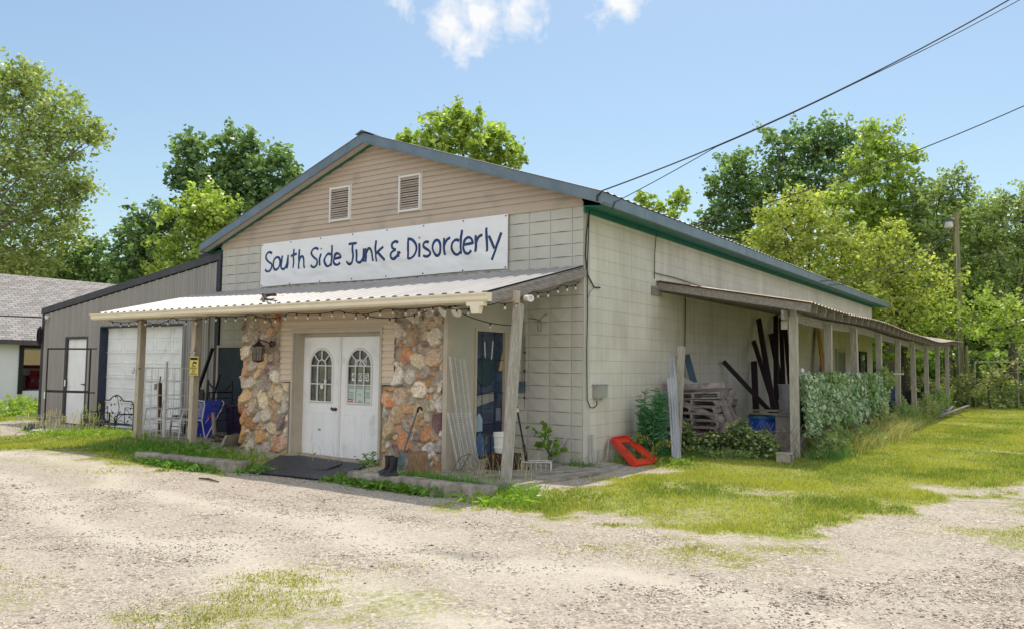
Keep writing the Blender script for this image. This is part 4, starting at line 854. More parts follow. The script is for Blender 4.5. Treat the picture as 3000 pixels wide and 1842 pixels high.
# ------------------------------------------------------------------ things under and around the front porch
BULB=mat('clear_bulb',(.62,.60,.55),(.5,.48,.44),scale=20,rough=.15,bump=0,spec=.8)
sl=thing('string_lights','black cord of round clear bulbs hung along the porch gutter and rake','string lights',(-4.8,-2.35,2.3))
w=MB(); bl=[]
def strand(p,q,drop,nb):
    P=sag(p,q,drop,10); w.tube(P,.007,5)
    for k in range(nb):
        t=(k+.5)/nb*10; i=min(int(t),9); bl.append(P[i].lerp(P[i+1],t-i))
xs=[-9.5,-8.3,-7.3,-6.1,-5.0,-4.0,-2.9,-1.9,-.9,-.1]
for i,(a,b) in enumerate(zip(xs,xs[1:])): strand((a,-2.38,2.335),(b,-2.38,2.335),(.05,.10,.06,.03,.08,.04,.07,.03,.06)[i],4)
strand((-.1,-2.38,2.32),(.05,-2.30,2.36),.01,0); strand((.045,-2.30,2.34),(.045,-1.5,2.56),.05,3); strand((.045,-1.5,2.56),(.045,-.7,2.73),.05,3); strand((.045,-.7,2.73),(.0,-.12,2.83),.04,2)
strand((-2.9,-2.05,2.33),(-1.5,-1.95,2.31),.10,3); strand((-.95,-1.9,2.28),(-.35,-1.2,2.12),.06,1)
w.build('cord',CABLE,sl)
for p in bl:
    w=MB(); w.lathe([(.0,0),(.013,-.002),(.012,-.034),(.0,-.036)],tuple(p),7,'z',cap=False); s_=w.build('socket',CABLE,sl)
    w=MB(); w.lathe([(.006,-.034),(.012,-.042),(.019,-.056),(.018,-.07),(.010,-.08),(.0,-.082)],tuple(p),9,'z',cap=False); w.build('bulb',BULB,s_,smooth=True)
# carriage lantern
ln=thing('wall_lantern','ornate dark bronze carriage lantern on the left stone pier','wall lantern',(-5.3,-1.9,1.58))
BRZ=mat('dark_bronze',(.075,.055,.05),(.035,.028,.028),scale=18,rough=.5,bump=.2,metal=.4)
w=MB(); w.lathe([(.0,-1.80),(.06,-1.81),(.06,-1.83),(.03,-1.85)],(-5.16,0,1.86),14,'y'); w.tube([(-5.16,-1.84,1.86),(-5.2,-1.92,1.90),(-5.27,-1.97,1.93),(-5.30,-1.98,1.90)],.012,6); w.build('bracket',BRZ,ln)
w=MB(); w.lathe([(.0,.40),(.012,.395),(.016,.375),(.008,.36),(.02,.35),(.03,.335),(.035,.33),(.06,.30),(.115,.262),(.12,.255),(.0,.255)],(-5.31,-1.98,1.56),6,'z'); w.build('lantern_cap',BRZ,ln)
w=MB()
for k in range(6):
    a=2*PI*k/6; b=2*PI*(k+1)/6
    T=(-5.31+.112*math.cos(a),-1.98+.112*math.sin(a),1.815); Bm=(-5.31+.085*math.cos(a),-1.98+.085*math.sin(a),1.57)
    T2=(-5.31+.112*math.cos(b),-1.98+.112*math.sin(b),1.815); B2=(-5.31+.085*math.cos(b),-1.98+.085*math.sin(b),1.57)
    w.tube([T,Bm],.007,5); w.tube([Bm,B2],.007,5); mT=[(T[i]+T2[i])/2 for i in range(3)]; mB=[(Bm[i]+B2[i])/2 for i in range(3)]; w.tube([mT,mB],.004,4)
    mid=[(mT[i]+mB[i])/2 for i in range(3)]; w.tube([[(T[i]+Bm[i])/2 for i in range(3)],mid],.004,4)
w.lathe([(.085,0),(.09,-.01),(.03,-.03),(.0,-.035)],(-5.31,-1.98,1.57),6,'z'); w.build('lantern_cage',BRZ,ln)
w=MB(); w.lathe([(.075,.012),(.095,.235)],(-5.31,-1.98,1.56),6,'z'); w.build('lantern_glass',mat('amber_grey_glass',(.23,.19,.16),(.17,.14,.12),scale=8,rough=.15,bump=0),ln)
# twin floodlight
fl=thing('floodlight','twin white floodlight under the gutter at the right stone pier','floodlight',(-1.1,-1.9,2.25))
w=MB(); w.box(-1.12,-1.0,-1.95,-1.82,2.37,2.40); w.tube([(-1.08,-1.9,2.37),(-1.13,-1.94,2.34)],.015,6); w.tube([(-1.03,-1.9,2.37),(-.95,-1.94,2.33)],.015,6); w.build('bracket',BRZ,fl)
for (x,y,z,dx) in ((-1.15,-1.97,2.30,-.3),(-.92,-1.97,2.29,.15)):
    w=MB(); w.lathe([(.02,.0),(.035,.02),(.075,.07),(.08,.085),(.07,.088),(.0,.086)],(0,0,0),16,'z',cap=False)
    M_=Vector((dx,-.75,-.55)).to_track_quat('Z','Y').to_matrix(); w.v=[tuple(M_@Vector(p)+Vector((x,y+.03,z+.03))) for p in w.v]; w.build('lamp_head',WHITEP,fl,smooth=True)
# cameras
w=MB(); w.lathe([(.0,-.09),(.04,-.09),(.042,-.08),(.042,.07),(.048,.075),(.048,.09),(.03,.088),(.028,.06),(.0,.06)],(0,0,0),14,'z',cap=False)
M_=Vector((.8,-.55,-.1)).to_track_quat('Z','Y').to_matrix(); w.v=[tuple(M_@Vector(p)+Vector((.20,-1.84,2.44))) for p in w.v]; w.bar((.1,-1.8,2.44),(.15,-1.82,2.44),.03); wrap(w,'security_camera',WHITEP,'white bullet camera on top of the right porch post','security camera')
w=MB(); w.lathe([(.0,.05),(.055,.05),(.06,.02),(.055,0),(.045,-.03),(.02,-.05),(.0,-.052)],(-17.05,-.10,2.72),14,'z',cap=False); w.bar((-17.05,-.0,2.76),(-17.05,-.1,2.76),.05,.04); wrap(w,'security_camera',WHITEP,'white dome camera under the eave of the grey garage','security camera')
w=MB()
for k in range(5):
    w.tube([(-17.47+.01*math.cos(t*1.0+k),-.07-.012*k-.02*math.sin(t),2.22+ (.29-.015*k)*math.cos(t)) if False else (-17.47+.07*math.sin(t),-.07-.012*k,2.22+(.27-.015*k)*math.cos(t)) for t in [2*PI*i/16 for i in range(17)]],.014,5)
wrap(w,'cable_coil',CABLE,'coil of black cable hung on the left corner of the grey garage','cable')
w=MB(); w.tube(sag((-17.1,-.06,2.80),(-17.45,-.06,2.3),.05,6)+[],.006,4); wrap(w,'cable',CABLE,'thin black cable from dome camera to the cable coil','cable')
# yellow notice
sg=thing('warning_sign','yellow video surveillance notice fixed to the second porch post','sign',(-7.12,-2.01,1.3))
w=MB(); w.box(-7.27,-7.0,-2.01,-2.002,1.29,1.64); w.build('board',mat('yellow_sign',(.72,.60,.13),(.66,.54,.11),scale=6,rough=.5,bump=0),sg)
w=MB(); w.box(-7.25,-7.02,-2.014,-2.0105,1.575,1.62); w.build('black_band',INK,sg)
w=MB(); w.box(-7.16,-7.08,-2.014,-2.0105,1.51,1.545); w.bar((-7.08,-2.012,1.527),(-7.05,-2.012,1.51),.003,.03); w.bar((-7.14,-2.012,1.51),(-7.19,-2.012,1.485),.003,.014); w.build('camera_symbol',INK,sg)
text('lettering','WARNING',(-7.135,-2.0145,1.597),.045,sg.children[0].data.materials[0],sg)
for i,t_ in enumerate(('PREMISES','MONITORED BY','24 HOUR','VIDEO','SURVEILLANCE')): text('lettering',t_,(-7.135,-2.011,1.46-i*.036),.036,INK,sg,sx=.85)
RAG=mat('white_rag',(.62,.61,.57),(.4,.4,.38),scale=25,rough=.9,bump=.4)
for i,(x,y,z,lb) in enumerate(((-9.14,-2.0,1.36,'scrap of white cloth tied to the leftmost porch post'),(-7.16,-2.0,1.70,'scrap of white cloth tied above the yellow notice'))):
    w=MB()
    for k in range(9):
        a=R.uniform(0,2*PI); l=R.uniform(.04,.11); w.hexa([(x,y,z),(x+.01,y-.01,z),(x+.015,y,z+.01),(x,y+.005,z+.01)]+[(x+math.cos(a)*l+dx,y-.02-R.random()*.03,z+math.sin(a)*l*.8+dz) for dx,dz in ((-.02,0),(.02,0),(.02,.02),(-.02,.025))])
    wrap(w,'cloth_scrap',RAG,lb,'rag')
# red letters left over behind the gutter
REDW=mat('faded_red_wire',(.40,.12,.08),(.3,.1,.07),scale=9,rough=.6,bump=0)
w=MB(); t0=-8.95
pts=[]
for i in range(70):
    t=i/69; pts.append((-8.95+1.15*t+.045*math.sin(t*44),-1.985-.01*math.sin(t*20),2.405+.045*math.cos(t*31)*(1 if (i//9)%2 else .5)))
w.tube(pts,.006,4); wrap(w,'red_garland',REDW,'faded red looped wire hanging on the header beam over the left posts','garland')
# dead branch on porch roof
w=MB(); w.tube([(-5.9,-1.45,2.78),(-5.6,-1.7,2.74),(-5.2,-2.0,2.70),(-4.95,-2.15,2.64),(-4.7,-2.35,2.58),(-4.3,-2.42,2.53)],[.010,.016,.03,.028,.022,.008],6); w.tube([(-5.25,-1.95,2.70),(-5.0,-1.9,2.70),(-4.85,-2.0,2.68)],[.02,.03,.01],6); w.tube([(-4.9,-2.2,2.63),(-4.6,-2.2,2.66)],[.015,.005],5)
wrap(w,'dead_branch',mat('dead_bark',(.07,.05,.04),(.03,.022,.02),scale=20,rough=.9,bump=.5),'dark dead branch lying on the porch roof above the doors','branch')
# boots
BOOT=mat('rubber_boot_black',(.020,.022,.032),(.013,.015,.02),scale=7,rough=.35,bump=.05)
def boot(loc,rz,lab):
    t=thing('rubber_boot',lab,'boot',(0,0,0),'rubber boots on the kerb')
    w=MB()
    secs=[(-.045,0,.30,.056,.058),(-.045,0,.22,.053,.056),(-.04,0,.14,.05,.052),(-.03,0,.10,.055,.052),(-.005,0,.07,.085,.048),(.02,0,.04,.125,.048),(.03,0,.018,.14,.05)]
    vs=[];n=16
    for (cx_,cy_,z_,rx_,ry_) in secs:
        for k in range(n):
            a=2*PI*k/n; vs.append((cx_+rx_*math.cos(a),cy_+ry_*math.sin(a)*(1 if math.cos(a)<.3 else 1-.25*(math.cos(a)-.3)),z_))
    fs=[(i*n+k,i*n+(k+1)%n,(i+1)*n+(k+1)%n,(i+1)*n+k) for i in range(len(secs)-1) for k in range(n)]
    w.add(vs,fs); w.lathe([(.057,.300),(.060,.303),(.060,.288)],(-.045,0,0),16,'z',cap=False); w.build('shaft_and_foot',BOOT,t,smooth=True)
    w=MB(); vs=[];
    for z_,s_ in ((.0,1.0),(.018,1.04),(.022,1.0)):
        for k in range(n):
            a=2*PI*k/n; vs.append((.03+.148*s_*math.cos(a),.054*s_*math.sin(a),z_))
    w.add(vs,[(i*n+k,i*n+(k+1)%n,(i+1)*n+(k+1)%n,(i+1)*n+k) for i in range(2) for k in range(n)]+[tuple(range(n))[::-1],tuple(2*n+k for k in range(n))]); w.build('sole',RUBBER,t)
    w=MB(); w.lathe([(.0,.299),(.052,.299)],(-.045,0,0),14,'z',cap=False); w.build('lining',mat('boot_lining',(.05,.01,.02),(.03,.01,.015),scale=9),t)
    t.location=loc; t.rotation_euler=(0,0,rz); t.scale=(1.0,1.15,.80); return t
boot((-1.33,-2.83,.052),PI+.25,'black rubber boot on the kerb, the one nearer the driveway')
boot((-1.50,-2.72,.050),PI-.1,'black rubber boot on the kerb, the one behind nearer the stone pier')
# shovel
sh=thing('shovel','blue-grey shovel leaning on the right stone pier beside the stump','shovel',(-1.87,-2.0,-.06))
w=MB(); w.tube([(-1.87,-2.02,.2),(-1.80,-1.96,.5),(-1.70,-1.90,.86)],.014,8); w.build('shaft',mat('steel_blue_paint',(.14,.19,.23),(.09,.12,.15),scale=9,rough=.4,metal=.3),sh)
w=MB(); w.tube([(-1.70,-1.90,.84),(-1.685,-1.895,.90),(-1.65,-1.89,.91),(-1.62,-1.89,.87)],.018,7); w.build('grip',BLACK,sh)
w=MB(); v=[];n=7
for i,(t,hw) in enumerate(((0,.03),(.12,.075),(.5,.085),(.8,.07),(1,.02))):
    for k in range(n):
        s=(k/(n-1)*2-1); v.append((-1.87-.05*t+s*hw,-2.04+.02*s*s-.03*t,.24-.30*t))
w.add(v,[(i*n+k,i*n+k+1,(i+1)*n+k+1,(i+1)*n+k) for i in range(4) for k in range(n-1)]); bl_=w.build('blade',mat('worn_green_steel',(.16,.22,.22),(.08,.1,.1),scale=12,rough=.5,metal=.4),sh); md=bl_.modifiers.new('s','SOLIDIFY'); md.thickness=.004
# stump
w=MB(); v=[];n=26
for (z,r) in ((-.08,.185),(0,.165),(.1,.15),(.27,.145),(.28,.135)):
    for k in range(n): a=2*PI*k/n; q=r*(1+.06*math.sin(5*a+z)+.03*math.sin(9*a)); v.append((-1.47+q*math.cos(a),-2.12+q*math.sin(a)*.9,z+.02*math.sin(a)))
w.add(v,[(i*n+k,i*n+(k+1)%n,(i+1)*n+(k+1)%n,(i+1)*n+k) for i in range(4) for k in range(n)]+[tuple(4*n+k for k in range(n))])
wrap(w,'tree_stump',mat('cut_log',(.36,.22,.12),(.17,.11,.06),scale=9,rough=.9,bump=.6,stretch=(6,6,1),bscale=18),'short brown log standing on end before the right stone pier','stump')
# wire shelves
def wire_shelf(o,dv,du,L,Wd,lab,nrail,step):
    o=Vector(o);dv=Vector(dv).normalized();du=Vector(du).normalized(); w=MB(); nn=dv.cross(du)*.012
    for k in range(nrail):
        p=o+du*(Wd*k/(nrail-1)); w.tube([p,p+dv*L],.0055 if k in (0,nrail-1) else .004,5)
    for k in (0,nrail-1): p=o+du*(Wd*k/(nrail-1))+nn*2; w.tube([p,p+dv*L],.004,5)
    y=0
    while y<L: w.tube([o+dv*y+nn*.5,o+dv*y+du*Wd+nn*.5],.0032,4); y+=step
    return wrap(w,'wire_shelf',WIREW,lab,'wire shelf')
wire_shelf((-1.12,-1.52,.0),(-.06,-.27,1.6),(.0,1,-.09),1.68,.34,'tall white wire shelf leaning on the grey wall beside the right stone pier',4,.027)
wire_shelf((-1.04,-1.72,.02),(-.07,-.18,.8),(.05,1,-.02),.86,.46,'short white wire shelf leaning in front of the taller one',6,.025)
# bucket on crate
bk=thing('bucket','white plastic bucket standing on a dark crate behind the right post','bucket',(-.62,-1.22,.27))
w=MB(); w.lathe([(.12,0),(.135,.04),(.15,.27),(.158,.27),(.158,.29),(.146,.29),(.116,.01)],(-.62,-1.22,.27),22,'z',cap=False); w.lathe([(.0,.0),(.12,0)],(-.62,-1.22,.27),22,'z',cap=False); w.build('pail',WHITEP,bk,smooth=True)
w=MB(); w.lathe([(.150,.235),(.160,.238),(.160,.25),(.151,.252)],(-.62,-1.22,.27),22,'z',cap=False); w.lathe([(.137,.07),(.145,.072),(.146,.09),(.139,.092)],(-.62,-1.22,.27),22,'z',cap=False); w.build('rim_rings',WHITEP,bk)
w=MB()
for z in (.0,.1,.2): 
    for a,b in (((-.8,-1.4),(-.44,-1.4)),((-.44,-1.4),(-.44,-1.04)),((-.44,-1.04),(-.8,-1.04)),((-.8,-1.04),(-.8,-1.4))): w.bar((*a,z+.03),(*b,z+.03),.02,.06)
w.box(-.8,-.44,-1.4,-1.04,-.01,.02); w.box(-.79,-.45,-1.39,-1.05,.06,.255)
wrap(w,'crate',mat('dark_maroon_plastic',(.05,.012,.018),(.02,.01,.015),scale=9,rough=.5),'dark plastic crate under the white bucket','crate')
def wire_rack(c,sx,sy,sz,lab,rot,m=WIREW):
    w=MB(); 
    P=lambda a,b,c_:(a*sx,b*sy,c_*sz)
    for z in (0,1):
        w.tube([P(0,0,z),P(1,0,z),P(1,1,z),P(0,1,z),P(0,0,z)],.008,5)
    for a in (0,1):
        for b in (0,1): w.tube([P(a,b,0),P(a,b,1)],.008,5)
    for k in range(1,6): w.tube([P(k/6,0,0),P(k/6,0,1)],.004,4); w.tube([P(k/6,0,0),P(k/6,1,0)],.004,4)
    M_=Matrix.Rotation(rot[2],3,'Z')@Matrix.Rotation(rot[1],3,'Y')@Matrix.Rotation(rot[0],3,'X'); w.v=[tuple(M_@Vector(p)+Vector(c)) for p in w.v]
    return wrap(w,'wire_basket',m,lab,'wire basket')
RUSTW=mat('rusty_wire',(.27,.20,.15),(.16,.11,.08),scale=14,rough=.8,bump=.2)
wire_rack((-1.0,-1.95,.02),.38,.22,.3,'bent rusty wire basket tipped in the weeds by the bucket',(.2,.65,.1),RUSTW)
wire_rack((-.35,-1.15,-.01),.42,.2,.16,'low wire rack lying on the slab right of the bucket',(0,.0,.5),WIREW)
bp_=thing('black_pole','thin black pole leaning beside the right porch post','pole',(-.28,-1.04,-.01))
w=MB(); w.tube([(-.30,-1.04,.0),(-.52,-.85,.36)],.026,8); w.build('sleeve',BLACK,bp_); w=MB(); w.tube([(-.52,-.85,.36),(-.86,-.55,.9)],.014,7); w.build('pole',BLACK,bp_); w=MB(); w.tube([(-.80,-.60,.82),(-.84,-.57,.87)],.02,7); w.build('collar',WHITEP,bp_)
# conduit
cd_=thing('electrical_conduit','grey conduit with switch box on the front wall behind the right post','conduit',(-1.08,-.05,1.1))
w=MB(); w.tube([(-1.2,-.06,2.33),(-1.14,-.06,2.32),(-1.09,-.06,2.24),(-1.08,-.06,1.9),(-1.09,-.06,1.28)],.017,7); w.build('tube',mat('painted_conduit',(.27,.25,.21),(.2,.19,.16),scale=9,rough=.6),cd_)
w=MB(); w.box(-1.15,-1.05,-.10,-.035,1.10,1.28); w.build('switch_box',mat('blue_grey_box',(.10,.16,.19),(.07,.11,.13),scale=9,rough=.5),cd_)
w=MB(); w.tube(sag((-1.04,-.07,2.0),(-1.04,-.07,.84),0,2),.005,4); 
for z in (1.75,1.45,1.02): w.lathe([(.0,.02),(.016,.02),(.016,-.02),(0,-.02)],(-1.04,-.075,z),7)
w.build('hanging_cord',CABLE,cd_)
w=MB(); w.tube([(-.98,-.05,2.30),(-.80,-.06,2.27),(-.72,-.07,2.20),(-.74,-.07,2.08),(-.80,-.07,2.10),(-.79,-.07,2.22),(-.70,-.06,2.33),(-.62,-.05,2.36)],.005,4); wrap(w,'wire_loop',CABLE,'small loop of dark wire on the front wall right of the post','cable')
w=MB(); w.prism([(-.62,-.12,-.02),(-.45,-.26,-.02),(-.30,-.07,.42),(-.24,-.05,.42)],(.004,.004,0)); wrap(w,'glass_pane',mat('pane_grey',(.34,.36,.33),(.26,.28,.27),scale=4,rough=.1,bump=0),'small grey glass pane leaning on the front wall behind the sapling','glass pane')
# ------------------------------------------------------------------ left porch
w=MB(); w.box(-9.235,-6.12,-.05,-.041,-.12,1.86); wrap(w,'shade_sheet',mat('dark_teal_shade',(.045,.066,.078),(.03,.044,.055),scale=2,rough=.8,bump=.3,bscale=12),'shade of the lower block wall left of the entry, painted on an added dark sheet','painted shade')  # added sheet; the shade on the lower block wall is its dark colour
w=MB(); w.box(-9.26,-6.12,-.075,-.02,1.865,1.91); w.box(-9.26,-9.2,-.075,-.052,-.1,1.86); wrap(w,'wall_batten',TRIM,'thin pale batten along the top of the shade sheet','batten')
# grid display rack
gr=thing('grid_rack','white four-sided wire grid display rack on a centre pole before the garage door','display rack',(-8.65,-1.62,-.06))
w=MB(); w.tube([(-8.65,-1.62,-.06),(-8.65,-1.62,1.53)],.022,9); w.lathe([(.035,0),(.035,.012)],(-8.65,-1.62,1.53),10); w.build('centre_pole',WIREW,gr)
for k,an_ in enumerate((PI+.25,.25,PI/2+.3,-PI/2+.3)):
    w=MB(); d=Vector((math.cos(an_),math.sin(an_),0)); o=Vector((-8.65,-1.62,0))+d*.05
    for i in range(4): p=o+d*.5*i/3; w.tube([p+Vector((0,0,.03)),p+Vector((0,0,1.42))],.0045,4)
    for i in range(6): z=.06+i*.27; w.tube([o+Vector((0,0,z)),o+d*.5+Vector((0,0,z))],.0045,4)
    w.build('grid_panel',WIREW,gr)
w=MB()
for an_ in (.2,.2+2*PI/3,.2+4*PI/3): w.tube([(-8.65,-1.62,-.04),(-8.65+.3*math.cos(an_),-1.62+.3*math.sin(an_),-.05)],.014,6)
w.build('foot',WIREW,gr)
w=MB(); w.box(-9.0,-8.88,-1.66,-1.655,.98,1.10); w.v=[(a,b,c+.15*(a+8.9)) for a,b,c in w.v]; w.build('paper_tag',mat('brown_tag',(.30,.22,.2),(.25,.19,.17),scale=8),gr)
w=MB(); w.bar((-9.9,-.95,-.1),(-9.97,-.95,1.08),.07,.05,(1,0,0)); w.bar((-9.95,-.97,1.08),(-9.93,-.97,1.22),.02,.02,(1,0,0)); wrap(w,'wood_stake',mat('brown_stake',(.17,.11,.05),(.10,.065,.03),scale=9,rough=.9,bump=.3),'brown wooden stake standing behind the wire grid rack','stake')
def tube_chair(loc,rz,lab,m,seatm,sw=.5,arm=True,back=.85):
    t=thing('patio_chair',lab,'chair',(0,0,0),'metal chairs under the left porch')
    w=MB(); h=sw/2
    for s in (-1,1):
        w.tube([(s*h,-.26,0),(s*h*.93,-.22,.40),(s*h*.93,-.18,.62),(s*h*.93,-.12,.64),(s*h*.95,.16,.64)] if arm else [(s*h,-.22,0),(s*h*.9,-.2,.43)],.014,6)
        w.tube([(s*h,.28,0),(s*h*.93,.20,.42),(s*h*.9,.25,back-.08),(s*h*.7,.26,back)],.014,6)
    w.tube([(-h*.7,.26,back),(h*.7,.26,back)],.014,6); w.tube([(-h*.93,-.2,.41),(h*.93,-.2,.41)],.012,6); w.tube([(-h*.93,.2,.41),(h*.93,.2,.41)],.012,6)
    w.tube([(-h*.93,-.2,.2),(h*.93,-.2,.2)],.010,6)
    w.build('frame',m,t)
    w=MB(); w.box(-h*.9,h*.9,-.21,.2,.42,.44); w.build('seat',seatm,t)
    w=MB()
    if seatm is m or seatm is WIREW:
        for k in range(6): x=-h*.6+k*h*.24; w.tube([(x,.235,.46),(x,.258,back-.03)],.006,4)
    else: w.hexa([(-h*.85,.22,.48),(h*.85,.22,.48),(h*.85,.24,.48),(-h*.85,.24,.48),(-h*.75,.25,back),(h*.75,.25,back),(h*.75,.27,back),(-h*.75,.27,back)])
    w.build('backrest',seatm,t)
    t.location=loc; t.rotation_euler=(0,0,rz); return t
tube_chair((-9.05,-1.42,-.05),.25,'white tubular metal patio chair beside the leftmost porch post',WIREW,WIREW,.55,True,.82)
tube_chair((-8.42,-1.28,-.05),-.2,'white tubular patio chair between the grid rack and the signed post',WIREW,WIREW,.55,True,.80)
tube_chair((-9.55,-.55,-.05),.1,'black padded chair with rounded back standing behind the white chairs',BLACK,mat('black_vinyl',(.025,.027,.03),(.015,.016,.018),scale=8,rough=.4),.5,False,.98)
# folding camp chair in blue fabric
BLUEF=mat('bright_blue_fabric',(.008,.03,.40),(.006,.018,.25),scale=5,rough=.7,bump=.2)
cc=thing('camp_chair','folding chair with bright blue fabric back right of the signed post','chair',(-8.3,-.7,-.05))
w=MB(); w.hexa([(-8.66,-1.05,.02),(-7.98,-1.05,.06),(-7.98,-1.03,.06),(-8.66,-1.03,.02),(-8.74,-.76,.74),(-8.02,-.76,.76),(-8.02,-.73,.76),(-8.74,-.73,.74)]); w.build('fabric_back',BLUEF,cc)
w=MB(); w.tube([(-8.02,-.76,.76),(-7.92,-.78,.72),(-7.90,-.85,.6),(-8.0,-1.12,.02)],.012,6); w.tube([(-8.5,-1.02,-.05),(-8.2,-.9,.45)],.01,5); w.tube([(-8.7,-.9,-.05),(-8.3,-1.1,.3)],.01,5); w.build('frame',WIREW,cc)
w=MB(); w.box(-8.15,-8.09,-1.0,-.98,.42,.47); w.build('red_tag',mat('red_tag',(.5,.02,.04),(.4,.02,.03),bump=0),cc)
# dark rope stanchions and other dim bits
dk=thing('rope_barrier','two black posts joined by a drooping black rope against the shade sheet','barrier',(-8.3,-.35,-.04))
for x in (-9.12,-8.28):
    w=MB(); w.tube([(x,-.35,-.04),(x,-.35,1.16)],.02,7); w.lathe([(.10,0),(.08,.02),(.02,.03)],(x,-.35,-.04),12); w.build('post',BLACK,dk)
w=MB(); w.tube(sag((-9.12,-.35,1.12),(-8.28,-.35,1.12),.2,10),.016,6); w.build('rope',BLACK,dk)
w=MB(); w.bar((-9.5,-.7,-.1),(-9.15,-.25,1.85),.06,.05,(1,0,0)); wrap(w,'dark_plank',mat('dark_stained_wood',(.022,.018,.022),(.012,.01,.012),scale=8,rough=.7,bump=.2),'long dark plank leaning on the garage corner behind the signed post','plank')
w=MB(); w.bar((-8.95,-.6,-.1),(-8.85,-.25,1.28),.03,.03,(1,0,0)); wrap(w,'dark_plank',MT['dark_stained_wood'],'short dark stick leaning between the plank and the rope barrier','plank')
cart=thing('shopping_cart','dark wire shopping cart in the shade left of the stone pier','cart',(-7.9,-.7,-.04))
w=MB()
for z,s in ((.35,.8),(.5,.87),(.65,.94),(.8,1.0)): w.tube([(-8.10,-.98,z),(-7.40,-.98,z),(-7.40,-.45,z),(-8.10-.1*s,-.45,z),(-8.10,-.98,z)],.007,5)
for k in range(10): x=-8.10+k*.078; w.tube([(x,-.98,.35),(x,-.98,.8)],.0045,4)
for k in range(6): y=-.98+k*.1; w.tube([(-7.40,y,.35),(-7.40,y,.8)],.0045,4)
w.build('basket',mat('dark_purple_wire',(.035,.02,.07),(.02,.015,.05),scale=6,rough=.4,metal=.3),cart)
w=MB(); w.tube([(-8.05,-.95,.35),(-7.95,-.95,.05),(-7.45,-.95,.05)],.012,5); w.tube([(-8.05,-.5,.35),(-7.95,-.5,.05),(-7.45,-.5,.05)],.012,5); w.tube([(-8.15,-.98,.92),(-8.15,-.45,.92)],.014,6); w.tube([(-8.10,-.98,.75),(-8.15,-.98,.92)],.012,5); w.tube([(-8.10,-.45,.75),(-8.15,-.45,.92)],.012,5); w.build('frame',BLACK,cart)
for x in (-7.95,-7.45):
    for y in (-.95,-.5): w=MB(); w.lathe([(.0,-.012),(.05,-.012),(.05,.012),(0,.012)],(x,y,.01),12,'y',cap=False); w.build('wheel',RUBBER,cart)
for x,y,sx,sz,lb in ((-6.9,-.6,.75,.45,'dark purple tote box in the shade beside the shopping cart'),(-7.6,-.42,.9,.62,'dark tote box behind the shopping cart')):
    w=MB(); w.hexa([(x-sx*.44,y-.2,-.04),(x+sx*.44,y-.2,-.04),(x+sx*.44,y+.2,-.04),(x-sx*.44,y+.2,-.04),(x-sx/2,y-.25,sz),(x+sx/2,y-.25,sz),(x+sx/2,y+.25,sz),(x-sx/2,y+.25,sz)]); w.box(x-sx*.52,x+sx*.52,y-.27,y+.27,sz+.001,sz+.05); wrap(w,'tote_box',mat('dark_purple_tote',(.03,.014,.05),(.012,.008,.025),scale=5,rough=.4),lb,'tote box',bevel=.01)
STK=mat('bare_firewood',(.12,.085,.062),(.05,.035,.028),scale=11,rough=.9,bump=.5)
for i in range(13):
    w=MB(); x=-7.55+R.random()*.9; y=-1.6+R.random()*.6; a=R.uniform(-.6,.6); l=R.uniform(.35,.75); z=.0+.04*(i%4); r=R.uniform(.022,.045)
    p=Vector((x,y,z)); q=p+Vector((l*math.cos(a),l*math.sin(a),R.uniform(-.02,.08))); w.tube([p,p.lerp(q,.5)+Vector((0,0,.02)),q],[r,r*.9,r*.6],7)
    wrap(w,'firewood_stick',STK,'dark crooked stick in the firewood heap left of the stone pier','firewood',group='firewood sticks heaped left of the stone pier')
w=MB(); w.tube([(-7.45,-1.3,.05),(-7.52,-1.28,.4),(-7.58,-1.26,.55)],[.045,.04,.035],8); wrap(w,'driftwood',mat('pale_bare_wood',(.34,.27,.22),(.22,.17,.14),scale=9,rough=.9,bump=.4),'pale bare branch standing upright in the firewood heap','driftwood')
w=MB(); w.box(-6.2,-6.14,-1.95,-1.5,-.1,.24) ; w.v=[(a-.25*(c<0),b,c) for a,b,c in w.v]; wrap(w,'pale_board',mat('pale_board',(.36,.34,.3),(.25,.23,.2),scale=8),'pale board leaning on the outer side of the left stone pier','board')
# ------------------------------------------------------------------ in front of the garage
rk=thing('display_frame','black open square-tube rack frame standing on a white board before the garage','rack frame',(-13.6,-1.0,-.12))
w=MB(); A0=(-14.55,-1.25);A1=(-13.75,-1.45);A2=(-12.75,-1.0);A3=(-13.3,-.75)
cor=[(-14.5,-1.2),(-13.75,-1.55),(-12.55,-1.15),(-13.25,-.8)]
for c in cor: w.bar((*c,-.10),(*c,1.83),.022,.022,(1,0,0))
for z in (.80,1.82):
    for a,b in zip(cor,cor[1:]+cor[:1]): w.bar((*a,z),(*b,z),.022,.03)
w.bar((cor[2][0],cor[2][1],.80),(cor[2][0]+.2,cor[2][1]+.03,.80),.02,.03); w.bar((cor[2][0],cor[2][1],1.82),(cor[2][0]+.2,cor[2][1]+.03,1.82),.02,.03)
w.build('frame',BLACK,rk)
w=MB(); w.box(-14.2,-14.1,-1.39,-1.385,.62,.78); w.build('price_tag',BASEM,rk)
w=MB(); w.prism([(-14.9,-1.15,-.155),(-14.0,-1.75,-.155),(-12.5,-1.3,-.155),(-13.3,-.70,-.155)],(0,0,.04)); wrap(w,'white_board',mat('dirty_white_board',(.62,.58,.50),(.5,.45,.37),scale=3,rough=.8,bump=.1),'flat off-white board on the ground under the black rack frame','board')
bn=thing('garden_bench','ornate black iron bench with arched vine-leaf back before the garage door','bench',(-12.5,-.75,-.12))
BY=-.62
def bt(pts,r=.010): 
    w.tube([(x,BY,z) for x,z in pts],r,5)
w=MB(); x0,x1=-13.05,-11.55; cxb=(x0+x1)/2
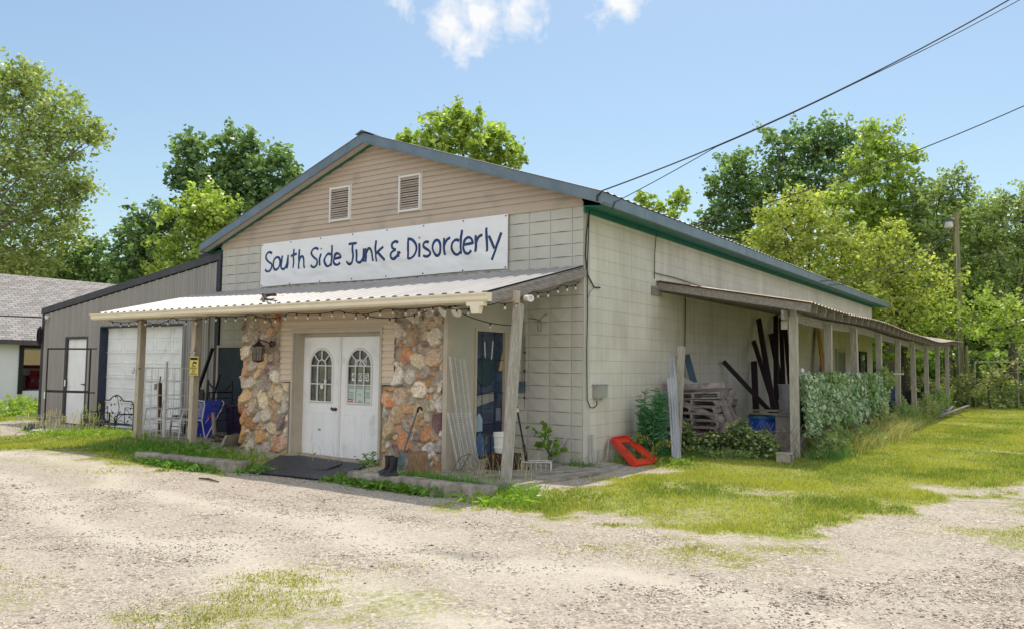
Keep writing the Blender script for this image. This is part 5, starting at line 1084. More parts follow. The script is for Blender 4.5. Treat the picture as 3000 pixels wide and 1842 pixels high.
bt([(x0,-.12),(x0,.50),(x0+.04,.585),(x0+.12,.61),(cxb-.30,.61),(cxb-.17,.70),(cxb,.745),(cxb+.17,.70),(cxb+.30,.61),(x1-.12,.61),(x1-.04,.585),(x1,.50),(x1,-.12)],.014)
bt([(x0,.06),(x1,.06)],.012); bt([(cxb,.08),(cxb+.08,.25),(cxb+.13,.45),(cxb+.05,.66),(cxb,.73)],.008); 
for s in (-1,1):
    bt([(cxb,.08),(cxb+s*.12,.2),(cxb+s*.35,.32),(cxb+s*.62,.30)],.008); bt([(cxb,.08),(cxb+s*.2,.16),(cxb+s*.32,.12),(cxb+s*.5,.1)],.007); bt([(cxb+s*.38,.06),(cxb+s*.38,.46),(x1 if s>0 else x0,.46)],.009); bt([(cxb+s*.4,.44),(cxb+s*.55,.36),(cxb+s*.68,.18)],.007)
    bt([(cxb+s*.66+.03*math.cos(t),.53+.03*math.sin(t)) for t in [k*PI/5 for k in range(9)]],.006); bt([(cxb,.08),(cxb+s*.05,.3),(cxb+s*.2,.36)],.007)
w.build('back_frame',BLACK,bn)
w=MB()
for (x,z,a) in [(cxb-.02,.68,2.5),(cxb+.15,.6,.7),(cxb-.05,.5,2.6),(cxb-.22,.47,1.8),(cxb+.16,.30,1.4),(cxb-.16,.28,1.6),(cxb+.6,.42,.8),(cxb+.55,.22,.9),(cxb+.68,.28,1.9),(cxb-.6,.4,2.3),(cxb-.52,.2,2.4),(cxb-.66,.3,1.2),(cxb+.5,.12,1),(cxb-.45,.12,2)]:
    c,s=math.cos(a),math.sin(a); q=[(0,0),(.03,.022),(.07,.0),(.03,-.022)]; w.prism([(x+u*c-v_*s,BY-.006,z+u*s+v_*c) for u,v_ in q],(0,.01,0))
w.build('iron_leaves',BLACK,bn)
w=MB()
for k in range(7): w.bar((x0,-1.05+k*.065,.09),(x1,-1.05+k*.065,.09),.03,.012)
w.build('seat',BLACK,bn)
for x in (x0,x1):
    w=MB(); w.tube([(x,-1.06,-.12),(x,-1.04,.09),(x,-1.06,.28),(x,-.95,.33),(x,-.62,.32)],.014,6); w.build('arm_and_leg',BLACK,bn)
nc_=thing('grey_chair','low black metal chair with a white cushion edge between the rack frame and bench','chair',(-13.0,-.5,-.12))
w=MB()
for x in (-13.45,-13.0):
    for y in (-.75,-.4): w.bar((x,y,-.12),(x,y,.28),.025,.025,(1,0,0))
w.bar((-13.45,-.4,.28),(-13.0,-.4,.28),.02); w.bar((-13.45,-.75,.1),(-13.0,-.75,.1),.02); w.bar((-13.45,-.75,.04),(-13.45,-.4,.04),.02); w.build('frame',BLACK,nc_)
w=MB(); w.box(-13.44,-13.01,-.76,-.4,.06,.10); w.build('seat',mat('grey_fabric',(.2,.2,.21),(.12,.12,.13),scale=8,rough=.9),nc_)
wire_rack((-15.9,-1.25,-.18),1.25,.5,.3,'long green-white wire crate at the left corner of the garage',(0,0,.15),mat('pale_green_wire',(.42,.46,.40),(.3,.34,.29),scale=12,rough=.7,bump=0))
wire_rack((-15.2,-1.75,-.18),.75,.4,.22,'small white wire basket in front of the long wire crate',(0,0,.2),WIREW)
w=MB(); v,f=[],[]
w.lathe([(.0,.18),(.12,.17),(.2,.09),(.22,0)],(-14.55,-1.45,-.18),12); wrap(w,'dark_bundle',mat('dark_bag',(.02,.03,.05),(.01,.012,.02),scale=9,rough=.6,bump=.4,bscale=14,dist=.03),'dark crumpled bag beside the white wire basket','bag')
# ------------------------------------------------------------------ under and around the lean-to
ALU=mat('aluminium_track',(.58,.60,.64),(.45,.47,.52),scale=3,rough=.32,metal=.55,bump=.05,stretch=(3,3,.3))
at=thing('aluminium_tracks','pair of long silver channel tracks standing up against the grey post','metal track',(.9,1.54,0))
def track(p,q,wd):
    w=MB(); p=Vector(p);q=Vector(q); w.bar(p,q,wd,.012,(0,1,0))
    d=(q-p).normalized(); a=d.cross(Vector((0,1,0))).normalized()
    for s in (-1,-.33,.33,1): o=a*s*(wd/2-.006)+Vector((0,-.012,0)); w.bar(p+o,q+o,.010,.03,(0,1,0))
    return w
track((.905,1.50,.0),(.64,1.90,1.36),.155).build('wide_track',ALU,at); track((.90,1.56,.0),(.60,2.0,1.70),.085).build('narrow_track',ALU,at)
w=MB(); w.bar((.83,1.50,-.005),(.97,1.50,-.005),.03,.02); w.build('end_cap',BLACK,at)
w=MB(); w.bar((.62,2.15,-.05),(.60,2.42,1.9),.10,.10,(1,0,0)); wrap(w,'fence_post',WOODG,'grey weathered post standing right behind the silver tracks','post')
w=MB(); w.prism([(.16,3.55,1.77),(.16,3.82,1.80),(.30,4.25,.7),(.30,3.9,.7)],(.012,0,.0)); wrap(w,'metal_sheet',mat('dark_blue_sheet',(.02,.075,.14),(.015,.05,.1),scale=3,rough=.4,metal=.3,bump=0),'narrow dark blue metal sheet leaning on the wall above the pallets','metal sheet')
PW=mat('old_pallet_wood',(.33,.285,.275),(.15,.125,.13),scale=6,rough=.95,bump=.5,bscale=20,stretch=(1,1,1))
def pallet(i):
    t=thing('pallet','grey wooden pallet in the tall stack against the side wall','pallet',(0,0,0),'pallets stacked under the lean-to')
    w=MB(); x0,x1,y0,y1=-.49,.49,-.5,.5
    for x in (-.46,0,.46): w.box(x-.02,x+.02,y0,y1,.02,.095)
    w.build('stringers',PW,t)
    w=MB()
    for k in range(7): y=y0+k*.152; w.box(x0+.03*(k%3-1)*(.5),x1,y,y+.085,.097,.116)
    w.build('top_boards',PW,t)
    w=MB()
    for y in (y0,-.05,y1-.09): w.box(x0,x1,y,y+.09,.0,.018)
    w.build('bottom_boards',PW,t); return t
P0=pallet(0); PL=['bottom pallet of the tall stack beneath the lean-to','second pallet from the bottom of the stack','third pallet from the bottom of the stack','fourth pallet from the bottom of the stack','fifth pallet from the bottom of the stack','sixth pallet from the bottom of the stack','seventh pallet from the bottom of the stack','topmost flat pallet of the stack','tilted broken pallet on the very top of the stack']
for i in range(9):
    o=P0 if i==0 else copy_tree(P0)
    o['label']=PL[i]; o.location=(.62+R.uniform(-.02,.02),3.26+R.uniform(-.03,.03),.005+i*.121+(.03 if i==8 else 0)); o.rotation_euler=(.05 if i==8 else 0,-.05 if i==8 else 0,R.uniform(-.03,.03)+(.12 if i==8 else 0))
for i,(p,q,lb) in enumerate((((1.2,2.85,.62),(.25,2.75,.98),'grey plank slanting across the upper face of the pallets'),((1.16,2.9,.40),(1.12,3.5,1.13),'grey plank propped on the right end of the pallets'),((1.40,3.1,.15),(1.10,3.0,1.0),'narrow grey board leaning right of the pallets'),((1.55,3.3,.1),(1.16,3.2,.82),'thin dark board leaning low right of the pallets'),((.15,2.6,1.17),(1.2,2.9,1.24),'loose grey plank lying on top of the pallets'))):
    w=MB(); w.bar(p,q,.10,.02,(0,1,0)); wrap(w,'plank',PW,lb,'plank')
w=MB(); w.box(.1,.62,2.9,3.1,1.15,1.27); w.prism([(.1,2.9,1.272),(.62,2.9,1.272),(.4,2.9,1.38),(.2,2.9,1.36)],(0,.03,0)); wrap(w,'white_carton',mat('dull_white_box',(.42,.44,.42),(.3,.32,.32),scale=7,rough=.8),'small dull white carton on top of the pallet stack','carton')
DKW=mat('dark_red_timber',(.055,.028,.032),(.026,.020,.034),scale=8,rough=.8,bump=.2,stretch=(4,4,.6))
w=MB(); w.bar((.08,5.92,1.68),(1.05,6.6,.42),.09,.05,(0,1,0)); wrap(w,'plank',DKW,'single dark board slanting down from the wall between pallets and blue barrel','plank')
bd=[((.08,8.34,2.72),(1.10,6.3,.25),.12,'long dark board crossing in front of the others down to the barrel'),((.08,7.95,2.18),(.9,6.9,.6),.10,'dark red board leaning leftmost in the timber bundle'),((.10,7.9,1.7),(.35,7.3,.05),.14,'short dark board upright at the left of the timber bundle'),((.08,9.73,2.88),(.7,7.6,.3),.12,'tall dark board third from the left in the timber bundle'),((.08,10.17,2.86),(.8,7.9,.3),.10,'tall dark board behind the first lean-to post'),((.08,10.53,2.7),(.95,8.0,.5),.10,'tall dark board rightmost in the timber bundle'),((.08,9.3,2.4),(.75,8.4,.2),.12,'dark board hidden low in the middle of the timber bundle')]
for p,q,wd,lb in bd: w=MB(); w.bar(p,q,wd,.04,(0,1,0)); wrap(w,'plank',DKW,lb,'plank',group='dark timbers leaning under the lean-to')
br=thing('blue_barrel','bright blue plastic barrel with planks across its top under the lean-to','barrel',(1.2,5.0,0))
BLUEB=mat('blue_barrel_plastic',(.015,.14,.68),(.012,.10,.55),scale=4,rough=.35,bump=.05)
w=MB(); w.lathe([(.0,.0),(.23,.0),(.25,.03),(.262,.2),(.262,.42),(.25,.56),(.235,.60),(.0,.60)],(1.2,5.0,0),24,cap=False); w.build('drum',BLUEB,br,smooth=True)
w=MB(); w.lathe([(.252,.555),(.275,.56),(.275,.60),(.262,.63),(.24,.635),(.0,.635)],(1.2,5.0,0),24,cap=False)
for k in range(10): a=2*PI*k/10; w.box(1.2+.27*math.cos(a)-.02,1.2+.27*math.cos(a)+.02,5+.27*math.sin(a)-.02,5+.27*math.sin(a)+.02,.575,.6)
w.build('lid',mat('pale_blue_plastic_lid',(.10,.28,.5),(.06,.2,.42),scale=5,rough=.4),br)
for p,q,lb in (((.92,4.8,.66),(1.75,4.7,.63+.04),'pale plank lying across the blue barrel, the lower of two'),((1.0,5.0,.71),(1.55,5.0,.72),'pale plank lying across the blue barrel, the upper of two')):
    w=MB(); w.bar(p,q,.16,.035); wrap(w,'plank',mat('pale_plank',(.40,.34,.29),(.25,.2,.17),scale=7,rough=.9,bump=.3),lb,'plank')
for i,(z,lb) in enumerate(((.55,'lower dingy white bucket of the pair beside the first lean-to post'),(.88,'upper dingy white bucket of the pair beside the first lean-to post'))):
    w=MB(); w.lathe([(.0,0),(.13,.0),(.155,.33),(.165,.335),(.165,.31)],(1.35,6.1,z),18,cap=False); 
    if i==0: w.box(1.2,1.5,5.95,6.25,-.01,z-.005)
    wrap(w,'bucket',mat('dingy_white_plastic',(.42,.42,.42),(.3,.3,.32),scale=6,rough=.5),lb,'bucket')
w=MB(); w.box(1.75,2.15,4.0,4.5,0,.68); w.box(1.72,2.18,3.97,4.53,.68,.70); wrap(w,'grey_cabinet',mat('dull_grey_panel',(.30,.28,.27),(.2,.19,.18),scale=4,rough=.8,bump=.1),'dull grey cabinet just left of the first lean-to post','cabinet')
w=MB(); 
cb=(2.34,2.5,-.02); 
for (a,b,c,d,e,f_) in ((-.1,.1,-.1,.1,0,.03),(-.1,.1,-.1,.1,.165,.195),(-.1,.1,-.1,-.07,.03,.165),(-.1,.1,.07,.1,.03,.165),(-.02,.02,-.07,.07,.03,.165)): w.box(cb[0]+a*1.1,cb[0]+b*1.1,cb[1]+c,cb[1]+d,cb[2]+e,cb[2]+f_)
w.box(cb[0]-.11,cb[0]-.085,cb[1]-.07,cb[1]+.07,cb[2]+.03,cb[2]+.165)
wrap(w,'cinder_block',mat('cinder_block_face',(.42,.38,.31),(.3,.27,.22),scale=14,rough=.95,bump=.6,bscale=60,dist=.004),'hollow grey cinder block at the foot of the first lean-to post','cinder block',bevel=.006)
OCH=mat('raw_orange_board',(.50,.29,.11),(.36,.2,.08),scale=5,rough=.8,bump=.1,stretch=(4,4,.4))
for p,q,wd,m,lb in (((.10,13.9,2.72),(.42,13.3,1.0),.34,OCH,'orange-brown raw plywood strip leaning under the lean-to'),((.1,15.3,2.12),(.75,13.2,.8),.14,mat('yellow_pine',(.55,.42,.24),(.42,.31,.17),scale=5,rough=.8,stretch=(4,4,.5)),'pale yellow pine board slanting in front of the plywood strip'),((.1,14.9,1.9),(.5,13.9,.7),.45,mat('brown_panel',(.16,.09,.055),(.1,.055,.035),scale=5,rough=.8),'brown panel leaning behind the pale pine board')):
    w=MB(); w.bar(p,q,.03,wd,(0,1,0)); wrap(w,'leaning_board',m,lb,'board')
for i,(x,y,lb) in enumerate(((.9,13.6,'blue plastic bin behind the leaf screen, leftmost of three'),(1.0,15.4,'blue plastic bin behind the leaf screen, middle of three'),(1.15,17.4,'blue plastic bin behind the leaf screen, rightmost of three'))):
    w=MB(); w.hexa([(x-.35,y-.5,.75),(x+.35,y-.5,.75),(x+.35,y+.5,.75),(x-.35,y+.5,.75),(x-.42,y-.6,1.35),(x+.42,y-.6,1.35),(x+.42,y+.6,1.35),(x-.42,y+.6,1.35)]); w.box(x-.45,x+.45,y-.63,y+.63,1.352,1.40); w.box(x-.4,x+.4,y-.6,y+.6,0,.745)
    wrap(w,'storage_bin',mat('deep_blue_bin',(.012,.02,.16),(.008,.012,.08),scale=4,rough=.4,bump=.05),lb,'bin',group='blue bins under the lean-to')
w=MB(); w.tube([(2.28,3.7,1.3),(2.29,3.8,1.46)],.006,5); w.lathe([(.0,.0),(.03,.02),(.035,.05),(.02,.09),(.0,.1)],(2.29,3.8,1.45),10,cap=False); wrap(w,'garden_light',WHITEP,'small white garden light on a thin stalk above the leaf screen','garden light')
# junk at the far end of the lean-to
JK=mat('dark_scrap',(.05,.045,.05),(.02,.02,.024),scale=5,rough=.7,bump=.2)
for i in range(12):
    x=R.uniform(.9,2.0);y=18+i*.65+R.uniform(-.2,.2);s=R.uniform(.25,.5);h=R.uniform(.3,.95); w=MB(); 
    w.hexa([(x-s/2,y-s/2,0),(x+s/2,y-s/2,0),(x+s/2,y+s/2,0),(x-s/2,y+s/2,0)]+[(x+(a*s/2)*R.uniform(.5,1),y+(b*s/2)*R.uniform(.5,1),h*R.uniform(.8,1.1)) for a,b in ((-1,-1),(1,-1),(1,1),(-1,1))]); w.bar((x-.3,y,h),(x+.35,y+.1,h+R.uniform(-.1,.15)),.05,.03); w.bar((x,y-.2,.0),(x+.15,y-.3,h+.15),.04,.04,(1,0,0))
    wrap(w,'scrap_item',JK,'dark scrap piled in the shade at the far end of the lean-to','scrap',group='scrap at the far end of the lean-to')
for i,(p,q) in enumerate((((2.7,17.5,.05),(3.5,19.0,.42)),((2.9,17.2,.12),(3.0,19.4,.36)),((2.5,18.0,.4),(3.4,18.4,.1)))): w=MB(); w.bar(p,q,.10,.025); wrap(w,'plank',PW,'pale broken plank on the grass past the leaf screen','plank',group='broken planks at the grass edge')
w=MB(); w.prism([(2.65,10.6,1.42),(2.42,10.6,1.42),(2.42,12.2,1.42),(2.65,12.2,1.42)],(0,0,.04)); wrap(w,'shelf_board',WOODG,'grey shelf board at the far top corner of the leaf screen','board')
# ------------------------------------------------------------------ utility pole and wires
up_=thing('utility_pole','tall weathered wooden pole with a yard lamp beyond the lean-to','utility pole',(2.43,27.8,-.1))
w=MB(); w.tube([(2.46,27.8,-.3),(2.44,27.8,4),(2.43,27.8,8.3)],[.17,.15,.12],14); w.build('pole',mat('pole_wood',(.27,.26,.13),(.15,.14,.085),scale=4,rough=.95,bump=.5,bscale=14,stretch=(6,6,.4),dist=.01),up_)
w=MB(); w.bar((2.40,27.65,8.0),(2.25,27.5,8.05),.05); w.tube([(2.43,27.66,7.7),(2.43,27.62,4.5),(2.44,27.62,.5)],.015,5); w.build('arm_and_conduit',PIPE,up_)
w=MB(); w.lathe([(.0,.32),(.09,.32),(.10,.27),(.10,.19),(.14,.15),(.14,.12)],(2.2,27.45,7.72),16,cap=False); lh=w.build('lamp_head',mat('dark_lamp_cap',(.07,.09,.12),(.05,.06,.09),scale=6,rough=.5),up_,smooth=True)
w=MB(); w.lathe([(.145,.13),(.17,.0),(.18,-.09),(.15,-.13),(.0,-.14)],(2.2,27.45,7.72),16,cap=False); w.build('diffuser',mat('milky_lens',(.60,.55,.50),(.5,.45,.42),scale=6,rough=.3,bump=0),lh,smooth=True)
w=MB(); w.tube([(2.75,27.6,-.2),(2.72,27.6,2.6)],[.09,.07],9); wrap(w,'wooden_post',MT['pole_wood'],'shorter wooden post standing beside the tall utility pole','post')
def wire(pts,r,lab): 
    w=MB(); w.tube(pts,r,5); return wrap(w,'overhead_wire',CABLE,lab,'wire')
W1=sag((.47,-.27,4.17),(7.276,4.259,8.42),.30,24)
wire(W1,.011,'thick black overhead cable from the gable corner to the top right')
wire([p+Vector((0,.42*max(0,1-i/5.),-.012-.09*max(0,1-i/5.)-.012*max(0,i-11.5))) for i,p in enumerate(W1)],.007,'thinner black overhead cable running below the thick one')
w=MB(); w.tube([(.47,-.27,4.17),(.44,-.30,4.12),(.40,-.31,4.09),(.40,-.30,4.01)],.012,5); w.tube([(.47,.15,4.08),(.50,.05,4.0),(.50,.0,3.94)],.009,5); wrap(w,'service_drop',CABLE,'short cable ends tied to the right corner of the roof','cable')
wire(sag((.49,3.14,4.16),(7.156,6.717,7.08),.22,22),.010,'thin black wire from the mid eave rising to the right edge')
wire(sag((2.43,27.8,8.05),(8.6,33.3,8.33),.12,12),.014,'wire leaving the utility pole top towards the right')
wire(sag((2.43,27.7,7.75),(.47,12.55,4.0),.5,18),.012,'upper of two wires from the utility pole to the roof')
wire(sag((2.43,27.7,7.55),(.47,13.6,4.0),.6,18),.010,'lower of two wires from the utility pole to the roof')
wire(sag((-17.45,-.06,2.74),(-22.7,-7,3.2),.10,10),.02,'pale cable from the garage corner towards the white house')
# ------------------------------------------------------------------ neighbouring house
ho=thing('neighbour_house','pale white house with grey shingle roof left of the metal garage','house',(-27,-1,-.3))
WW=mat('pale_mint_wall',(.83,.84,.90),(.78,.79,.85),scale=1,rough=.8,bump=.08)
w=MB(); w.box(-23.2,-23,-14,1.92,-.6,2.3); w.box(-31,-30.8,-14,2.8,-.6,2.3); w.box(-31,-30.8,2.8,8,2.0,2.3); w.box(-30.8,-23.2,-14,-13.8,-.6,2.3); w.box(-23.2,-23.0,3.6,8,-.6,2.3); w.box(-23.2,-23,1.92,3.6,-.6,.5); w.box(-23.2,-23,1.92,3.6,1.95,2.3); w.build('wall',WW,ho)
def shingle():
    m=bpy.data.materials.new('grey_shingles'); m.use_nodes=True; n=m.node_tree.nodes; l=m.node_tree.links; b=n['Principled BSDF']; b.inputs['Roughness'].default_value=.95
    t=n.new('ShaderNodeTexCoord'); s=n.new('ShaderNodeSeparateXYZ'); l.new(t.outputs['Object'],s.inputs[0]); c=n.new('ShaderNodeCombineXYZ'); l.new(s.outputs[1],c.inputs[0]); l.new(s.outputs[0],c.inputs[1])
    k=n.new('ShaderNodeTexBrick'); l.new(c.outputs[0],k.inputs['Vector']); k.inputs['Scale'].default_value=1; k.inputs['Brick Width'].default_value=.30; k.inputs['Row Height'].default_value=.13; k.inputs['Mortar Size'].default_value=.008; k.inputs['Color1'].default_value=(.39,.365,.345,1); k.inputs['Color2'].default_value=(.26,.24,.225,1); k.inputs['Mortar'].default_value=(.08,.07,.07,1)
    l.new(k.outputs[0],b.inputs['Base Color']); bp=n.new('ShaderNodeBump'); bp.inputs['Distance'].default_value=.03; bp.inputs['Strength'].default_value=.9; iv=n.new('ShaderNodeMath'); iv.operation='SUBTRACT'; iv.inputs[0].default_value=1; l.new(k.outputs['Fac'],iv.inputs[1]); l.new(iv.outputs[0],bp.inputs['Height']); l.new(bp.outputs[0],b.inputs['Normal']); return m
w=MB()
for sx in (1,-1): w.prism([(-27,-14.5,4.66),(-27+sx*4.4,-14.5,2.12),(-27+sx*4.4,-14.5,2.22),(-27,-14.5,4.80)],(0,23.0,0))
w.prism([(-30.9,-14.02,2.15),(-23.1,-14.02,2.15),(-27,-14.02,4.6)],(0,.1,0)); w.prism([(-30.9,7.9,2.15),(-23.1,7.9,2.15),(-27,7.9,4.6)],(0,.1,0))
w.build('roof',shingle(),ho)
w=MB(); w.box(-22.63,-22.58,-14.5,8.5,2.06,2.22); w.build('eave_board',mat('brown_eave',(.12,.10,.10),(.08,.07,.07),scale=5),ho)
w=MB(); w.box(-23.0,-22.95,1.78,1.92,.4,2.05); w.box(-23,-22.95,1.92,3.6,1.95,2.05); w.build('window_frame',BLACK,ho)
tk=thing('red_pickup','dark red pickup truck seen from behind through the opening of the white house','truck',(-27.2,4.2,-.3))
REDT=mat('red_truck_paint',(.36,.012,.045),(.30,.01,.04),scale=2,rough=.25,bump=0,coat=.6)
w=MB(); w.box(-27.2,-27.02,3.92,5.75,.5,.96); w.box(-29.2,-27.21,3.88,5.8,.3,.95); w.build('tailgate_and_bed',REDT,tk,bevel=.02)
w=MB(); w.hexa([(-30.8,3.95,.951),(-29.3,3.95,.951),(-29.3,5.7,.951),(-30.8,5.7,.951),(-30.6,4.1,1.35),(-29.4,4.1,1.35),(-29.4,5.55,1.35),(-30.6,5.55,1.35)]); w.box(-30.79,-29.21,3.9,5.78,.35,.95); w.build('cab',REDT,tk)
w=MB(); w.hexa([(-29.2,3.92,.955),(-27.05,3.92,.965),(-27.05,5.72,.965),(-29.2,5.72,.955),(-29.2,4.0,1.22),(-27.2,4.0,1.16),(-27.2,5.65,1.16),(-29.2,5.65,1.22)]); w.build('bed_cover',mat('pale_red_cover',(.5,.06,.07),(.42,.04,.05),bump=0,rough=.3),tk)
w=MB(); w.box(-27.19,-26.98,3.88,5.8,.25,.42); w.build('bumper',mat('chrome',(.5,.5,.5),(.4,.4,.4),metal=.9,rough=.2,bump=0),tk)
for x in (-30.3,-28):
    for y in (4.0,5.7): w=MB(); w.lathe([(.0,-.1),(.34,-.1),(.36,0),(.34,.1),(0,.1)],(x,y,.06),16,'y',cap=False); w.build('wheel',RUBBER,tk)
for ch,y in zip('FORD',(4.03,4.31,4.59,4.87)): text('lettering',ch,(-27.012,y,.74),.17,BASEM,tk,rot=(PI/2,0,PI/2),ext=.006,sx=1.1)
yh=thing('far_yellow_house','small tan yellow house far behind the red pickup','house',(-44,9,-.3))
w=MB(); w.box(-46,-42,6,18,-.5,3.0); w.build('wall',mat('tan_yellow_wall',(.42,.33,.17),(.38,.3,.15),scale=2),yh)
w=MB(); w.prism([(-46.4,5.6,3.0),(-41.6,5.6,3.0),(-44,5.6,4.2)],(0,12.8,0)); w.build('roof',mat('dark_far_roof',(.08,.08,.085),(.05,.05,.055),scale=2),yh)
w=MB(); w.box(-42,-41.97,8.2,9.0,1.2,2.2); w.build('window',GLASSD,yh)
# far field fence
ff=thing('wire_fence','low wire fence with grey rail behind the brush at the right','fence',(6,27.5,-.1))
for i in range(6):
    w=MB(); x=3.0+i*1.5; w.bar((x,27.8+.5*i,-.1),(x,27.8+.5*i,1.95),.05,.05,(1,0,0)); w.build('post',WOODG,ff)
w=MB(); w.bar((3.0,27.75,1.93),(10.5,30.25,1.93),.03,.05); w.build('rail',WOODG,ff)
w=MB()
for z in (.3,.7,1.1,1.5): w.tube([(3.0,27.74,z),(10.5,30.24,z)],.006,4)
w.build('wires',PIPE,ff)
BL={'T1':[(-43.6,9.6,16.7,1.89),(-42.3,10.6,15.7,1.79),(-41.0,11.5,15.1,1.49),(-40.2,12.2,14.3,0.95),(-42.4,10.7,13.5,2.18),(-45.0,8.9,13.9,3.37),(-43.4,10.1,11.3,2.98),(-42.0,11.2,10.6,1.59),(-41.5,11.7,8.8,1.19),(-43.5,10.3,8.2,2.38),(-45.7,8.7,9.5,3.37),(-45.2,8.4,17.4,1.79),(-42.8,10.0,17.8,0.89),(-42.9,10.9,6.8,1.19),(-40.6,12.1,11.4,0.79)],'T2':[(-33.1,17.2,13.9,1.19),(-35.3,15.6,13.9,0.89),(-34.3,16.4,12.6,1.79),(-32.5,17.7,12.3,1.79),(-31.0,18.7,12.7,1.19),(-30.6,19.1,11.8,0.83),(-35.6,15.6,12.0,0.89),(-34.6,16.3,10.7,1.79),(-33.0,17.5,10.3,2.18),(-33.7,17.1,8.7,1.98),(-31.7,18.4,10.7,1.39)],'T3':[(-35.4,13.5,9.5,1.04),(-36.0,13.1,8.3,1.14),(-36.4,13.0,7.0,1.14),(-35.3,13.7,7.2,1.71),(-36.6,12.9,6.4,0.95),(-34.8,13.9,8.7,0.95)],'T3b':[(-31.1,14.0,9.7,1.09),(-32.3,13.2,9.1,0.91),(-30.2,14.6,9.2,0.91),(-31.8,13.7,7.7,1.63),(-30.6,14.5,8.1,1.09),(-32.7,13.1,6.4,1.27),(-31.3,14.1,6.4,1.09)],'T4':[(-44.6,14.4,8.4,1.08),(-45.2,14.1,7.3,1.29),(-43.8,15.1,7.5,1.19),(-43.1,15.6,6.7,0.86),(-45.9,13.7,6.4,1.08)],'T4b':[(-50.0,13.2,7.5,1.57),(-48.7,14.1,7.3,1.35),(-51.5,12.2,7.2,1.79)],'T5':[(-17.5,18.3,13.1,0.79),(-18.2,17.9,12.5,0.98),(-16.7,18.9,12.5,0.98),(-19.1,17.3,12.0,0.74),(-15.8,19.6,12.1,0.69),(-15.4,19.9,11.4,0.59),(-17.4,18.5,11.5,1.31),(-16.2,19.4,11.0,0.82)],'T6':[(-13.3,30.0,10.9,0.47),(-12.8,30.4,10.5,0.49),(-11.7,31.1,11.2,0.47),(-11.6,31.2,10.8,0.43),(-12.3,30.8,10.0,0.74)],'T7':[(-10.0,35.8,13.7,0.93),(-10.4,35.6,12.2,1.24),(-9.4,36.3,11.8,1.66),(-7.6,37.4,14.6,1.45),(-6.3,38.3,15.0,1.35),(-4.9,39.2,15.2,1.35),(-7.5,37.6,12.3,2.28),(-10.3,35.8,10.4,1.24),(-8.8,36.9,10.0,1.66),(-5.5,39.0,13.1,2.07),(-3.7,40.1,14.6,1.14),(-11.3,35.1,10.3,0.7),(-11.8,34.9,9.7,0.52)],'T8':[(-1.4,34.4,13.8,0.87),(-2.1,34.1,12.8,1.27),(-0.9,34.9,12.3,1.05),(-2.0,34.3,11.0,1.81),(-0.8,35.1,10.3,1.45),(-3.3,33.4,10.2,1.45),(-2.9,33.8,8.8,1.81),(-1.1,35.0,8.5,1.81)],'T9':[(-4.2,25.6,8.4,1.09),(-3.1,26.3,8.8,0.93),(-4.3,25.6,7.1,1.4),(-2.9,26.6,7.4,1.4),(-1.9,27.3,6.5,1.4),(-3.5,26.3,6.0,1.55),(-4.8,25.2,7.4,0.78),(-4.6,25.5,5.9,1.09)],'T10':[(-0.4,25.9,6.6,0.88),(0.2,26.3,7.1,0.73),(0.4,26.6,5.7,1.17),(-0.5,26.0,4.9,1.32),(-1.3,25.5,4.5,1.17),(0.5,26.8,4.2,1.32),(1.4,27.3,5.0,1.17)],'T11':[(1.0,33.9,10.4,0.86),(1.7,34.4,10.8,0.78),(2.1,34.7,9.7,0.86),(0.4,33.6,9.5,1.04),(1.2,34.2,8.9,1.38),(0.6,33.9,7.5,1.55),(1.7,34.7,6.8,1.73)],'T12':[(3.3,33.2,8.9,0.95),(4.3,33.9,9.3,0.95),(5.2,34.5,9.5,1.15),(2.8,32.9,8.2,1.15),(4.0,33.8,7.5,1.48),(5.3,34.7,7.6,1.8),(3.0,33.2,6.2,1.64),(4.5,34.3,5.4,1.8)],'T13':[(1.7,27.6,3.4,1.32),(2.9,28.5,3.8,1.32),(4.1,29.3,3.5,1.32),(5.3,30.2,3.6,1.47),(0.5,26.8,2.8,1.17),(-0.6,26.1,2.7,1.03)],'BR':[(3.6,26.7,0.9,0.83),(4.5,27.3,1.2,0.97),(5.3,27.9,1.1,0.97),(3.0,26.3,0.7,0.62),(2.0,25.6,0.9,0.69),(1.3,25.2,0.6,0.55)],'FR':[(-12.6,43.0,8.1,2.61),(-9.7,45.1,7.0,3.08),(-6.8,47.2,5.8,3.32),(-3.9,49.2,5.9,3.56),(-0.9,51.1,8.3,3.56),(2.0,53.2,7.1,3.8),(4.9,55.2,7.2,3.8),(-2.0,50.7,3.5,2.37),(1.9,53.4,3.1,2.61),(4.8,55.5,3.2,2.37),(-3.8,48.9,10.6,2.85),(0.1,51.6,10.7,2.85)],'FL':[(-58.7,16.9,6.8,3.11),(-54.7,19.8,6.4,2.33),(-51.5,22.0,6.7,2.59),(-48.3,24.2,7.0,2.59),(-45.1,26.3,8.8,2.85)]}
